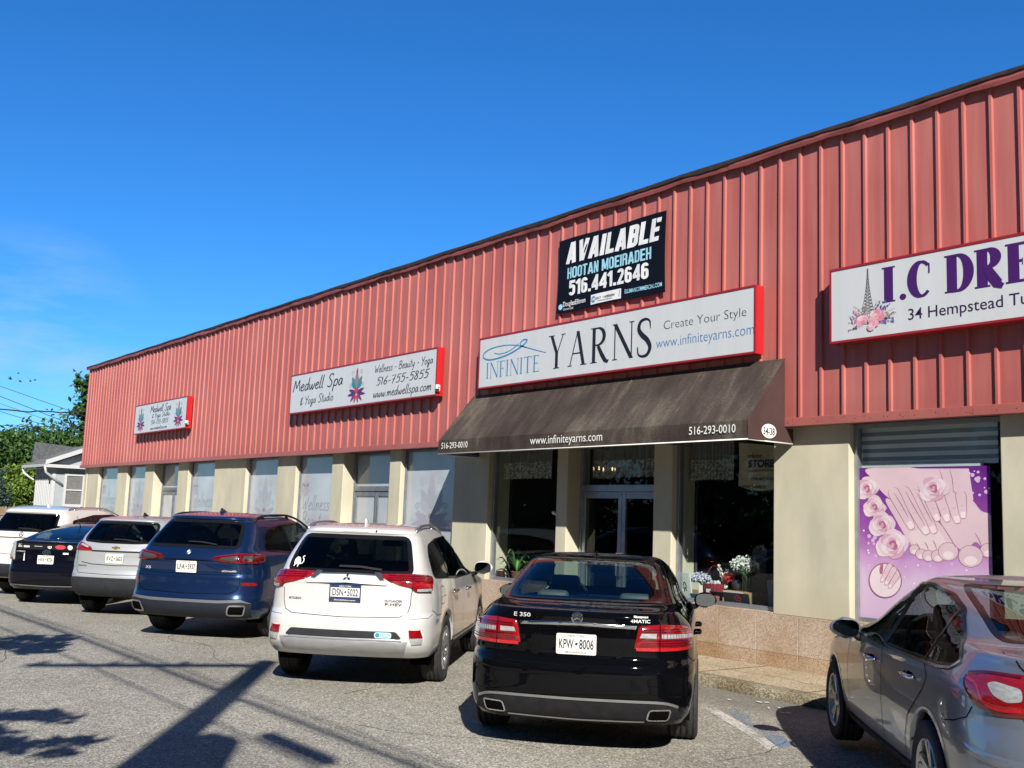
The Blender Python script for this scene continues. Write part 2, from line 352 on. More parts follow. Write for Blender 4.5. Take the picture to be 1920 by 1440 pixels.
# condensed heavy block capitals and figures
def block2d(s, t=.185, w=.46, gap=.06):
    S = []; x = 0; hw = t/2
    def rr(x0, x1, y0, y1, r, a0=None):      # rounded ring centreline
        p = arc(x1-r, y1-r, r, r, 0, 90, 5)+arc(x0+r, y1-r, r, r, 90, 180, 5)+arc(x0+r, y0+r, r, r, 180, 270, 5)+arc(x1-r, y0+r, r, r, 270, 360, 5); p.append(p[0]); return p
    for ch in s:
        W = w; L, Rr = hw, w-hw; st = []
        V = lambda xx, y0=0, y1=1: [(xx, y0), (xx, y1)]
        H = lambda yy, a=0, b=None: [(a, yy), (w if b is None else b, yy)]
        if ch == 'I': W = t; st = [V(hw)]
        elif ch == '.': W = t; st = [V(hw, 0, t)]
        elif ch == ' ': W = .18
        elif ch == 'L': W = w*.9; st = [V(L), H(hw, 0, W)]
        elif ch == 'E': W = w*.9; st = [V(L), H(hw, 0, W), H(1-hw, 0, W), H(.51, 0, W*.92)]
        elif ch == 'H': st = [V(L), V(Rr), H(.5)]
        elif ch == 'T': st = [V(w/2), H(1-hw)]
        elif ch == 'N': st = [V(L), V(Rr), [(L, 1), (Rr, 0)]]
        elif ch == 'M': W = w*1.35; st = [V(L), V(W-hw), [(L+.02, 1), (W/2, .12)], [(W-hw-.02, 1), (W/2, .12)]]
        elif ch == 'A': W = w*1.12; st = [[(hw*.9, 0), (W/2-.02, 1)], [(W-hw*.9, 0), (W/2+.02, 1)], [(.12, .26), (W-.12, .26)]]
        elif ch == 'V': W = w*1.12; st = [[(hw*.9, 1), (W/2-.02, 0)], [(W-hw*.9, 1), (W/2+.02, 0)]]
        elif ch == 'O': st = [rr(L, Rr, hw, 1-hw, .12)]
        elif ch == 'D': st = [V(L), [(L, 1-hw)]+arc(Rr-.12, 1-hw-.12, .12, .12, 90, 0, 5)+arc(Rr-.12, hw+.12, .12, .12, 0, -90, 5)+[(L, hw)]]
        elif ch in 'BR':
            st = [V(L), [(L, 1-hw)]+arc(Rr-.1, 1-hw-.1, .1, .1, 90, 0, 5)+arc(Rr-.1, .51+.1, .1, .1, 0, -90, 5)+[(L, .51)]]
            st.append([(L, .51)]+arc(Rr-.1, .51-.1, .1, .1, 90, 0, 5)+(arc(Rr-.1, hw+.1, .1, .1, 0, -90, 5)+[(L, hw)] if ch == 'B' else [(Rr, 0)]))
        elif ch == '1': W = w*.7; st = [V(W-hw), [(0, .72), (W-hw, .94)]]
        elif ch == '2': st = [arc(w/2, 1-hw-.13, w/2-hw, .13, 180, 0, 10)+[(Rr, .66), (L+.01, hw)], H(hw)]
        elif ch == '4': W = w*1.08; st = [V(W-hw-.04), [(W-hw-.02, .97), (hw*.6, .30)], [(0, .27), (W, .27)]]
        elif ch == '5': st = [H(1-hw, 0, w*.95), V(L, .5, 1), [(L, .55)]+arc(Rr-.13, .62-.13, .13, .13, 90, 0, 5)+arc(w/2, hw+.13, w/2-hw, .13, 0, -180, 10)]
        elif ch == '6': st = [rr(L, Rr, hw, .56, .12), [(L, .3), (L, .74)]+arc(w/2, 1-hw-.13, w/2-hw, .13, 180, 0, 10)]
        for p in st: S.append([(x+q[0], q[1]) for q in p])
        x += W+gap
    return strokes2d(S, t)
# ------------------------------------------------------------------ ground, kerb, pavement
def gz(x):                             # the car park dips slightly towards the far left
    t = min(1, max(0, (-13-x)/9)); u = min(1, max(0, (x+6)/3)); return -.10*t*t*(3-2*t)+.045*u*u*(3-2*u)
def asphalt_mat():
    m = bpy.data.materials.new('asphalt'); m.use_nodes = True
    nt = m.node_tree; N = nt.nodes; L = nt.links; b = N['Principled BSDF']
    tc = N.new('ShaderNodeTexCoord')
    def noise(sc, det=4, ro=.6):
        n = N.new('ShaderNodeTexNoise'); n.inputs['Scale'].default_value = sc; n.inputs['Detail'].default_value = det; n.inputs['Roughness'].default_value = ro
        L.new(tc.outputs['Object'], n.inputs['Vector']); return n
    vo = N.new('ShaderNodeTexVoronoi'); vo.inputs['Scale'].default_value = 85; L.new(tc.outputs['Object'], vo.inputs['Vector'])
    sep = N.new('ShaderNodeSeparateColor'); L.new(vo.outputs['Color'], sep.inputs[0])
    cr = N.new('ShaderNodeValToRGB'); e = cr.color_ramp.elements
    e[0].position = 0; e[0].color = (.135, .130, .113, 1); e[1].position = 1; e[1].color = (.63, .60, .52, 1)
    for p, c in ((.35, (.230, .221, .192, 1)), (.7, (.350, .333, .282, 1)), (.9, (.44, .415, .35, 1))):
        q = e.new(p); q.color = c
    L.new(sep.outputs[0], cr.inputs[0])
    big = noise(.35, 5); mr = N.new('ShaderNodeMapRange'); mr.inputs[1].default_value = .3; mr.inputs[2].default_value = .7; mr.inputs[3].default_value = .76; mr.inputs[4].default_value = 1.12
    L.new(big.outputs[0], mr.inputs[0])
    mid = noise(6, 6, .7); m2 = N.new('ShaderNodeMapRange'); m2.inputs[1].default_value = .3; m2.inputs[2].default_value = .7; m2.inputs[3].default_value = .86; m2.inputs[4].default_value = 1.14
    L.new(mid.outputs[0], m2.inputs[0])
    mu = N.new('ShaderNodeMath'); mu.operation = 'MULTIPLY'; L.new(mr.outputs[0], mu.inputs[0]); L.new(m2.outputs[0], mu.inputs[1])
    vm = N.new('ShaderNodeVectorMath'); vm.operation = 'SCALE'; L.new(cr.outputs[0], vm.inputs[0]); L.new(mu.outputs[0], vm.inputs['Scale'])
    # worn darker, finer strip along the kerb (a patched gutter), and old oil marks
    sx = N.new('ShaderNodeSeparateXYZ'); L.new(tc.outputs['Object'], sx.inputs[0])
    wob = noise(.9, 3); ad = N.new('ShaderNodeMath'); ad.operation = 'MULTIPLY_ADD'; L.new(wob.outputs[0], ad.inputs[0]); ad.inputs[1].default_value = .7; L.new(sx.outputs['Y'], ad.inputs[2])
    gr = N.new('ShaderNodeMapRange'); gr.inputs[1].default_value = 8.35; gr.inputs[2].default_value = 8.9; gr.inputs[3].default_value = 0; gr.inputs[4].default_value = .62
    L.new(ad.outputs[0], gr.inputs[0])
    mx = N.new('ShaderNodeMix'); mx.data_type = 'RGBA'; L.new(gr.outputs[0], mx.inputs[0]); L.new(vm.outputs[0], mx.inputs[6]); mx.inputs[7].default_value = (.125, .12, .105, 1)
    L.new(mx.outputs[2], b.inputs['Base Color'])
    b.inputs['Roughness'].default_value = .85; b.inputs['Specular IOR Level'].default_value = .35
    bp = N.new('ShaderNodeBump'); bp.inputs['Strength'].default_value = .55; bp.inputs['Distance'].default_value = .008
    L.new(vo.outputs['Distance'], bp.inputs['Height']); bp.invert = True; L.new(bp.outputs[0], b.inputs['Normal'])
    return m
def stone_speckle(name, cols, scale=150, rough=.75, bump=.3, stain=None):
    m = bpy.data.materials.new(name); m.use_nodes = True; MATS[name] = m
    nt = m.node_tree; N = nt.nodes; L = nt.links; b = N['Principled BSDF']
    tc = N.new('ShaderNodeTexCoord'); vo = N.new('ShaderNodeTexVoronoi'); vo.inputs['Scale'].default_value = scale; L.new(tc.outputs['Object'], vo.inputs['Vector'])
    sep = N.new('ShaderNodeSeparateColor'); L.new(vo.outputs['Color'], sep.inputs[0])
    cr = N.new('ShaderNodeValToRGB'); e = cr.color_ramp.elements; n = len(cols)
    e[0].color = (*cols[0], 1); e[1].color = (*cols[-1], 1)
    for i in range(1, n-1): q = e.new(i/(n-1)); q.color = (*cols[i], 1)
    L.new(sep.outputs[0], cr.inputs[0])
    nz = N.new('ShaderNodeTexNoise'); nz.inputs['Scale'].default_value = 1.6; nz.inputs['Detail'].default_value = 6; L.new(tc.outputs['Object'], nz.inputs['Vector'])
    mr = N.new('ShaderNodeMapRange'); mr.inputs[1].default_value = .35; mr.inputs[2].default_value = .65; L.new(nz.outputs[0], mr.inputs[0])
    mx = N.new('ShaderNodeMix'); mx.data_type = 'RGBA'; mx.blend_type = 'MULTIPLY'; L.new(cr.outputs[0], mx.inputs[6]); mx.inputs[7].default_value = (*(stain or (.82, .80, .76)), 1); L.new(mr.outputs[0], mx.inputs[0])
    L.new(mx.outputs[2], b.inputs['Base Color']); b.inputs['Roughness'].default_value = rough; b.inputs['Specular IOR Level'].default_value = .3
    bp = N.new('ShaderNodeBump'); bp.inputs['Strength'].default_value = bump; bp.inputs['Distance'].default_value = .004; L.new(sep.outputs[1], bp.inputs['Height']); L.new(bp.outputs[0], b.inputs['Normal'])
    return m
ASPH = asphalt_mat()
CURB_Y, FY, CY = 8.97, 10.39, 10.27     # kerb face, pillar face, cladding plane
def make_ground():
    xs = sorted(set([-900, -300, -120, -60]+list(np.arange(-45, 12.1, .75))+[30, 80, 300, 900])); ys = [-900, -300, -80, -30, -12, 0, 4, 8, 12, 30, 80, 300, 900]
    vs = []; fs = []
    for y in ys:
        for x in xs: vs.append((x, y, gz(x)-(0 if -60 < x < 30 and -30 < y < 30 else .02)))
    n = len(xs)
    for j in range(len(ys)-1):
        for i in range(n-1): fs.append([j*n+i, j*n+i+1, (j+1)*n+i+1, (j+1)*n+i])
    tag(MB().add(vs, fs, 0, True).build('car_park_ground', ASPH), kind='structure')
    # hairline cracks wandering over the old surface, and drips of oil in the bays
    cm = MB(); rnd = random.Random(12)
    for k in range(18):
        x, y = rnd.uniform(-24, -3), rnd.uniform(2.2, 8.2); a = rnd.uniform(0, 6.28); pts = []
        for i in range(rnd.randint(8, 26)): pts.append(Vector((x, y, gz(x)+.0035))); a += rnd.uniform(-.32, .32); x += .16*math.cos(a); y += .12*math.sin(a)
        for i in range(len(pts)-1):
            t = (pts[i+1]-pts[i]).normalized(); n = Vector((-t.y, t.x, 0))*rnd.uniform(.002, .005); n2 = Vector((-t.y, t.x, 0))*rnd.uniform(.002, .005); cm.add([pts[i]-n, pts[i+1]-n2, pts[i+1]+n2, pts[i]+n], [[0, 1, 2, 3]])
    tag(cm.build('asphalt_cracks', mat('crack_dirt', (.05, .046, .04), .95)), kind='structure')
    # pavement with a rounded, chipped kerb
    side = stone_speckle('pavement_concrete', [(.20, .155, .10), (.34, .27, .18), (.46, .38, .27), (.56, .48, .36)], 75, .85, .5)
    kerb = stone_speckle('kerb_concrete', [(.11, .095, .065), (.20, .175, .125), (.30, .265, .19), (.40, .36, .27)], 75, .9, .6, (.6, .56, .48))
    rnd = random.Random(3)
    mb = MB(); mk = MB()
    X = list(np.arange(-45, 4.01, .25)); prof = []
    for x in X:
        t = rnd.uniform(-.008, .008); z = .115+.0*gz(x)+rnd.uniform(-.003, .003)
        prof.append([(x, CURB_Y+.0+t, -.13), (x, CURB_Y+.015+t, .03), (x, CURB_Y+.03+t, .075), (x, CURB_Y+.055+t*1.5, .10), (x, CURB_Y+.09, z), (x, CURB_Y+.20, z)])
    for i in range(len(X)-1):
        if rnd.random() < .025: continue
        a, b = prof[i], prof[i+1]
        for k in range(5): mk.add([a[k], b[k], b[k+1], a[k+1]], [[0, 1, 2, 3]], 0, True)
    mk2 = mk.build('kerb', kerb); tag(mk2, kind='structure')
    mb.box(-45, 4, CURB_Y+.20, FY+.6, -.13, .112, 0)
    mb.box(-45, 4, CURB_Y+.05, CURB_Y+.20, -.13, .085, 0)
    o = mb.build('pavement', side); tag(o, kind='structure')
    # dark expansion joints across the pavement
    jm = MB(); dk = mat('joint_dirt', (.07, .055, .035), .95)
    for x in np.arange(-43.3, 3, 1.52): jm.box(x-.006, x+.006, CURB_Y+.10, FY-.03, .110, .1165)
    pts = crom([(-8.6, 9.75), (-8.1, 9.66), (-7.6, 9.72), (-7.2, 9.63), (-6.7, 9.70)], 5)
    for a, b in zip(pts[:-1], pts[1:]): jm.add([(a[0], a[1], .1145), (b[0], b[1], .1145), (b[0], b[1]+.008, .1145), (a[0], a[1]+.008, .1145)], [[0, 1, 2, 3]])
    tag(jm.build('pavement_joints', dk), kind='structure')
    # worn bay markings: a ghost of white and blue paint, right of the black saloon
    def paint_mat(name, col, thr):
        m = bpy.data.materials.new(name); m.use_nodes = True; nt = m.node_tree; N = nt.nodes; L = nt.links; b = N['Principled BSDF']
        b.inputs['Base Color'].default_value = (*col, 1); b.inputs['Roughness'].default_value = .85
        tc = N.new('ShaderNodeTexCoord'); n1 = N.new('ShaderNodeTexNoise'); n1.inputs['Scale'].default_value = 38; n1.inputs['Detail'].default_value = 5
        n2 = N.new('ShaderNodeTexNoise'); n2.inputs['Scale'].default_value = 2.2
        L.new(tc.outputs['Object'], n1.inputs['Vector']); L.new(tc.outputs['Object'], n2.inputs['Vector'])
        ad = N.new('ShaderNodeMath'); ad.operation = 'ADD'; L.new(n1.outputs[0], ad.inputs[0]); L.new(n2.outputs[0], ad.inputs[1])
        mr = N.new('ShaderNodeMapRange'); mr.inputs[1].default_value = thr; mr.inputs[2].default_value = thr+.14; mr.inputs[3].default_value = 0; mr.inputs[4].default_value = .75
        L.new(ad.outputs[0], mr.inputs[0]); L.new(mr.outputs[0], b.inputs['Alpha']); return m
    def stripe(name, pts, w, m):
        mb = MB(); P = [Vector((*p, .004)) for p in pts]
        for a, b in zip(P[:-1], P[1:]):
            t = (b-a).normalized(); n = Vector((-t.y, t.x, 0))*w/2; mb.poly([a-n, b-n, b+n, a+n])
        tag(mb.build(name, m), kind='structure')
    stripe('worn_white_bay_line', [(-7.25, 8.05), (-6.0, 7.32), (-5.1, 6.70), (-2.6, 4.9)], .13, paint_mat('worn_white_paint', (.62, .61, .58), .92))
    stripe('worn_blue_bay_line', [(-7.0, 8.15), (-5.82, 7.36), (-4.95, 6.75), (-2.45, 5.0)], .17, paint_mat('worn_blue_paint', (.16, .24, .38), .98))
make_ground()
# ------------------------------------------------------------------ the strip of shops
ZB, ZT, ZP = 2.985, 6.49, .115        # cladding bottom, top, pavement
XL, XR = -38.16, 3.2
BLD = empty('strip_mall_building', (-17.5, FY, 0), 0, 'long single storey row of shops with red ribbed metal cladding over cream pillars', 'building')
def bpart(mb, name, mats, parent=None):
    """link a mesh built in world coordinates under the building."""
    o = mb.build(name, mats, parent or BLD)
    o.matrix_parent_inverse = Matrix.Identity(4)
    if parent is None:
        for v in o.data.vertices: v.co = v.co-Vector(BLD.location)
    else:
        for v in o.data.vertices: v.co = v.co-Vector(BLD.location)
    return o
def cladding_mat():
    m = bpy.data.materials.new('red_painted_metal'); m.use_nodes = True; MATS['red_painted_metal'] = m
    nt = m.node_tree; N = nt.nodes; L = nt.links; b = N['Principled BSDF']
    tc = N.new('ShaderNodeTexCoord'); sx = N.new('ShaderNodeSeparateXYZ'); L.new(tc.outputs['Object'], sx.inputs[0])
    # sun-faded chalky paint: each panel a little different, streaked downwards
    fl = N.new('ShaderNodeMath'); fl.operation = 'MULTIPLY'; fl.inputs[1].default_value = 1/.3022; L.new(sx.outputs['X'], fl.inputs[0])
    fl2 = N.new('ShaderNodeMath'); fl2.operation = 'FLOOR'; L.new(fl.outputs[0], fl2.inputs[0])
    wn = N.new('ShaderNodeTexWhiteNoise'); wn.noise_dimensions = '1D'; L.new(fl2.outputs[0], wn.inputs['W'])
    mp = N.new('ShaderNodeMapping'); mp.inputs['Scale'].default_value = (9, 9, .5); L.new(tc.outputs['Object'], mp.inputs[0])
    st = N.new('ShaderNodeTexNoise'); st.inputs['Scale'].default_value = 1.3; st.inputs['Detail'].default_value = 6; L.new(mp.outputs[0], st.inputs['Vector'])
    bg = N.new('ShaderNodeTexNoise'); bg.inputs['Scale'].default_value = .55; bg.inputs['Detail'].default_value = 4; L.new(tc.outputs['Object'], bg.inputs['Vector'])
    a1 = N.new('ShaderNodeMath'); a1.operation = 'MULTIPLY_ADD'; L.new(wn.outputs[0], a1.inputs[0]); a1.inputs[1].default_value = .14; L.new(st.outputs[0], a1.inputs[2])
    a2 = N.new('ShaderNodeMath'); a2.operation = 'MULTIPLY_ADD'; L.new(bg.outputs[0], a2.inputs[0]); a2.inputs[1].default_value = .8; L.new(a1.outputs[0], a2.inputs[2])
    mr = N.new('ShaderNodeMapRange'); mr.inputs[1].default_value = .72; mr.inputs[2].default_value = 1.22; L.new(a2.outputs[0], mr.inputs[0])
    mx = N.new('ShaderNodeMix'); mx.data_type = 'RGBA'; L.new(mr.outputs[0], mx.inputs[0])
    mx.inputs[6].default_value = (.360, .094, .085, 1); mx.inputs[7].default_value = (.440, .148, .130, 1)
    # grime just above the bottom flange and under the coping
    gm = N.new('ShaderNodeMapRange'); gm.inputs[1].default_value = 3.0; gm.inputs[2].default_value = 3.35; gm.inputs[3].default_value = .55; gm.inputs[4].default_value = 0; L.new(sx.outputs['Z'], gm.inputs[0])
    gn = N.new('ShaderNodeMath'); gn.operation = 'MULTIPLY'; L.new(gm.outputs[0], gn.inputs[0]); L.new(st.outputs[0], gn.inputs[1])
    m3 = N.new('ShaderNodeMix'); m3.data_type = 'RGBA'; L.new(gn.outputs[0], m3.inputs[0]); L.new(mx.outputs[2], m3.inputs[6]); m3.inputs[7].default_value = (.17, .06, .05, 1)
    L.new(m3.outputs[2], b.inputs['Base Color'])
    b.inputs['Roughness'].default_value = .48; b.inputs['Specular IOR Level'].default_value = .45
    bp = N.new('ShaderNodeBump'); bp.inputs['Strength'].default_value = .06; bp.inputs['Distance'].default_value = .05; L.new(bg.outputs[0], bp.inputs['Height']); L.new(bp.outputs[0], b.inputs['Normal'])
    return m
RED = cladding_mat()
REDTRIM = mat('dark_red_coping', (.24, .062, .058), .5, var=(2, .35), bump=(3, .3, .03))
def stucco():
    m = bpy.data.materials.new('cream_stucco'); m.use_nodes = True; MATS['cream_stucco'] = m
    nt = m.node_tree; N = nt.nodes; L = nt.links; b = N['Principled BSDF']
    tc = N.new('ShaderNodeTexCoord')
    mp = N.new('ShaderNodeMapping'); mp.inputs['Scale'].default_value = (1.5, 1.5, .6); L.new(tc.outputs['Object'], mp.inputs[0])
    n1 = N.new('ShaderNodeTexNoise'); n1.inputs['Scale'].default_value = 1.3; n1.inputs['Detail'].default_value = 7; n1.inputs['Roughness'].default_value = .6; L.new(mp.outputs[0], n1.inputs['Vector'])
    mr = N.new('ShaderNodeMapRange'); mr.inputs[1].default_value = .36; mr.inputs[2].default_value = .66; L.new(n1.outputs[0], mr.inputs[0])
    mx = N.new('ShaderNodeMix'); mx.data_type = 'RGBA'; L.new(mr.outputs[0], mx.inputs[0])
    mx.inputs[6].default_value = (.45, .43, .33, 1); mx.inputs[7].default_value = (.56, .525, .405, 1)
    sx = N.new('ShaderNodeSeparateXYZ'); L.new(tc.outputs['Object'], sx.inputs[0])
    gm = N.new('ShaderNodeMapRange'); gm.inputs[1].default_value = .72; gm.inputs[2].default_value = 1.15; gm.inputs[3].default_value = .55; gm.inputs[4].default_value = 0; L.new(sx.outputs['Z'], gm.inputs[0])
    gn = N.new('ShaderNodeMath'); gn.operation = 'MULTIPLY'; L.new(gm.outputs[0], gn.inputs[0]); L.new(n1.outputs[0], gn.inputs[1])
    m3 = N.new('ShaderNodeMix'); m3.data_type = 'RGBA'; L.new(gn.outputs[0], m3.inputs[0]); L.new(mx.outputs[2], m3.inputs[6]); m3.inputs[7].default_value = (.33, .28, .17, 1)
    L.new(m3.outputs[2], b.inputs['Base Color']); b.inputs['Roughness'].default_value = .9; b.inputs['Specular IOR Level'].default_value = .2
    n2 = N.new('ShaderNodeTexNoise'); n2.inputs['Scale'].default_value = 160; n2.inputs['Detail'].default_value = 3; L.new(tc.outputs['Object'], n2.inputs['Vector'])
    bp = N.new('ShaderNodeBump'); bp.inputs['Strength'].default_value = .35; bp.inputs['Distance'].default_value = .004; L.new(n2.outputs[0], bp.inputs['Height']); L.new(bp.outputs[0], b.inputs['Normal'])
    return m
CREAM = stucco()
GRAN = stone_speckle('pink_granite', [(.27, .20, .15), (.40, .31, .245), (.49, .405, .325), (.57, .49, .41)], 120, .55, .12, (.80, .70, .58))
GRANB = stone_speckle('stained_granite', [(.23, .155, .10), (.34, .245, .165), (.43, .325, .225), (.51, .405, .30)], 120, .6, .12, (.78, .66, .50))
ALU = mat('grey_aluminium', (.34, .36, .40), .38, metal=.7, var=(6, .12))
ALUD = mat('weathered_aluminium', (.20, .22, .25), .45, metal=.5, var=(6, .2))
DARKIN = mat('dark_interior', (.018, .018, .020), .9)
RPX = .3022; RP0 = -7.773
def make_cladding():
    mb = MB()
    # ribbed sheet: trapezoid ribs every foot, one continuous folded profile
    prof = [(XL, CY)]
    k0 = math.ceil((XL+.05-RP0)/RPX); k1 = math.floor((XR-.05-RP0)/RPX)
    for k in range(k0, k1+1):
        x = RP0+k*RPX
        prof += [(x-.023, CY), (x-.014, CY-.030), (x+.014, CY-.030), (x+.023, CY)]
    prof.append((XR, CY))
    zz = [ZB+.10, ZT-.03]
    for a, b in zip(prof[:-1], prof[1:]): mb.add([(a[0], a[1], zz[0]), (b[0], b[1], zz[0]), (b[0], b[1], zz[1]), (a[0], a[1], zz[1])], [[0, 1, 2, 3]])
    # seam lines inside the flats are one lap joint each fourth rib; left return wall of the same sheet
    mb.box(XL, XL+.004, CY, CY+.5, ZB, ZT-.03)
    yy = [CY+.5+i*.3022 for i in range(55)]
    for y in yy: mb.box(XL-.04, XL, y-.02, y+.02, ZB, ZT-.03)
    mb.box(XL-.002, XL+.002, CY+.5, CY+17, ZB, ZT-.03)
    bpart(mb, 'ribbed_cladding', RED)
    # bottom flange, in lengths lapped over each other
    mb = MB(); x = XL; rnd = random.Random(5); i = 0
    while x < XR:
        x1 = min(XR, x+rnd.choice([3.05, 3.05, 2.4])); j = (i % 2)*.003
        mb.box(x, x1+.03, CY-.048-j, CY+.06, ZB+rnd.uniform(-.004, .004), ZB+.102-j*.5, 0, .004); x = x1; i += 1
    mb.box(XL-.02, XL-.004, CY-.04, CY+17, ZB, ZB+.1, 0)
    bpart(mb, 'bottom_flange', RED)
    mb = MB()
    for i in range(34):
        xx = rnd.uniform(-8, -4.6); mb.lathe([(.007, 0), (.005, -.004), (.0005, -.005)], 8, 'Y', Matrix.Translation((xx, CY-.05, ZB+.05+rnd.uniform(-.03, .03))), 0)
    bpart(mb, 'flange_rivet', mat('rust', (.10, .035, .02), .8))
    # coping: bent sheet, edges wavy
    mb = MB(); x = XL-.05; rnd = random.Random(11); segs = []
    while x < XR: segs.append((x, min(XR, x+rnd.uniform(2.2, 3.1)))); x = segs[-1][1]
    for a, b in segs:
        n = 8; d0 = rnd.uniform(-.006, .008)
        for t in range(n):
            xa, xb = a+(b-a)*t/n, a+(b-a)*(t+1)/n+(.03 if t == n-1 else 0)
            def w(x): return .012*math.sin(x*3.1)+.008*math.sin(x*7.7+1)
            za, zb = w(xa), w(xb)
            P = lambda x, z: [(x, CY-.075-d0, ZT-.075+z), (x, CY-.085-d0, ZT-.03+z*.6), (x, CY-.07-d0, ZT+.035+z*.4), (x, CY-.02, ZT+.052+z*.3), (x, CY+.35, ZT+.04)]
            p, q = P(xa, za), P(xb, zb)
            for k in range(4): mb.add([p[k], q[k], q[k+1], p[k+1]], [[0, 1, 2, 3]], 0, True)
    mb.box(XL-.06, XL+.3, CY+.35, CY+17, ZT-.05, ZT+.03)
    bpart(mb, 'roof_coping', REDTRIM)
    mb = MB(); rnd = random.Random(19); x = XL-.05; h = .03; vs = []          # ragged black edge of the roofing felt over the coping
    while x < XR:
        h = min(.05, max(.005, h+rnd.uniform(-.016, .016))); d = rnd.uniform(0, .012); z = ZT+.02+.012*math.sin(x*3.1)*.4
        vs += [(x, CY-.088-d, z-h*.7), (x, CY-.092-d, z+.03), (x, CY-.06, z+.052), (x, CY+.30, z+.045)]; x += .11
    mb.add(vs, [[4*i+j, 4*i+4+j, 4*i+5+j, 4*i+1+j] for i in range(len(vs)//4-1) for j in range(3)], 0, True)
    bpart(mb, 'felt_edge', mat('roof_felt_edge', (.020, .012, .012), .8, var=(9, .5), bump=(20, .5, .01)))
    mb = MB(); mb.box(XL+.05, XR, CY+.30, CY+17, ZT-.35, ZT-.25); mb.box(XL+.02, XR, CY+16.8, CY+17, 0, ZT-.3)
    bpart(mb, 'flat_roof', mat('roof_felt', (.05, .05, .05), .9))
    mb = MB(); mb.box(XL+.02, XR, CY+.02, FY+.9, 3.0, 3.08); bpart(mb, 'soffit', mat('soffit_board', (.09, .08, .075), .8))
make_cladding()
PILL = [(-38.05, -36.41), (-34.375, -33.41), (-31.69, -30.91), (-28.895, -28.13), (-26.25, -24.26), (-22.47, -21.52), (-19.805, -19.31), (-17.45, -17.04),
        (-15.24, -14.21), (-12.42, -12.17), (-10.33, -9.98), (-8.27, -7.19), (-5.41, -4.20), (-1.75, -.9), (1.8, 3.2)]
DOORS = {2, 6, 9}                       # opening after these pillars
WREC, DREC = .125, .30
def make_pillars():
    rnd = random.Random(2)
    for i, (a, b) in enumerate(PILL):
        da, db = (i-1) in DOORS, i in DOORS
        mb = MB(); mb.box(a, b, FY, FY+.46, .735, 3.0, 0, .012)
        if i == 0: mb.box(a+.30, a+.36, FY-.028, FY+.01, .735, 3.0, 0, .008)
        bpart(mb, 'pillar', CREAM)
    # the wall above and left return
    mb = MB(); mb.box(XL+.11, XL+.13, FY+.02, CY+16.8, .1, 3.0); bpart(mb, 'side_wall', CREAM)
    # granite skirting in slabs, running under pillars and windows, broken at the doors
    x = XL+.08; runs = []
    for d in sorted(DOORS): runs.append((x, PILL[d][1]+.0)); x = PILL[d+1][0]
    runs.append((x, XR))
    for a, b in runs:
        g = MB(); lo = MB(); jt = MB(); x = a
        while x < b-.05:
            x1 = min(b, x+rnd.uniform(.58, .64)); 
            if b-x1 < .2: x1 = b
            d = rnd.uniform(0, .002)
            g.box(x+.003, x1-.003, FY-.025-d, FY+.05, .285, .735, 0, .004); lo.box(x+.003, x1-.003, FY-.0275-d, FY+.05, ZP-.05, .282, 0, .004)
            x = x1
        jt.box(a, b, FY-.018, FY+.04, ZP-.05, .733)
        jt.box(a+.01, b-.01, FY+.04, FY+.24, .1, .70)
        bpart(g, 'granite_skirting', GRAN); bpart(lo, 'stained_plinth', GRANB); bpart(jt, 'mortar', mat('pale_mortar', (.55, .47, .36), .9))
    for i in range(len(PILL)-1):
        if i in DOORS: continue
        a, b = PILL[i][1], PILL[i+1][0]
        s = MB(); s.box(a+.001, b-.001, FY-.018, FY+.5, .735, .757, 0, .004); bpart(s, 'window_sill', GRAN)
    for d in sorted(DOORS):
        a, b = PILL[d][1], PILL[d+1][0]; t = MB(); t.box(a+.001, b-.001, FY+.01, FY+.6, ZP-.05, ZP+.05, 0, .006); bpart(t, 'door_step', stone_speckle('step_concrete', [(.2, .18, .15), (.35, .32, .27), (.45, .42, .35)], 120, .9))
make_pillars()
GL_SHOP = glass('shop_glass', (.84, .89, .88), 1, 1.45, dbl=1.0)
def film_mat(name, col):
    return mat(name, col, .5, var=(1.3, .14, 6), spec=.3, coat=1.0, coat_rough=.015, bump=(1.1, .04, .03))
FILM = film_mat('frosted_window_film', (.40, .43, .475))
INKG = mat('grey_film_print', (.20, .21, .23), .3, clean=True)
INKR = mat('faint_red_film_print', (.40, .345, .39), .3, clean=True)
def onfilm(y): return lambda u, v, k=0: (u, y-.0004-.00004*k, v)
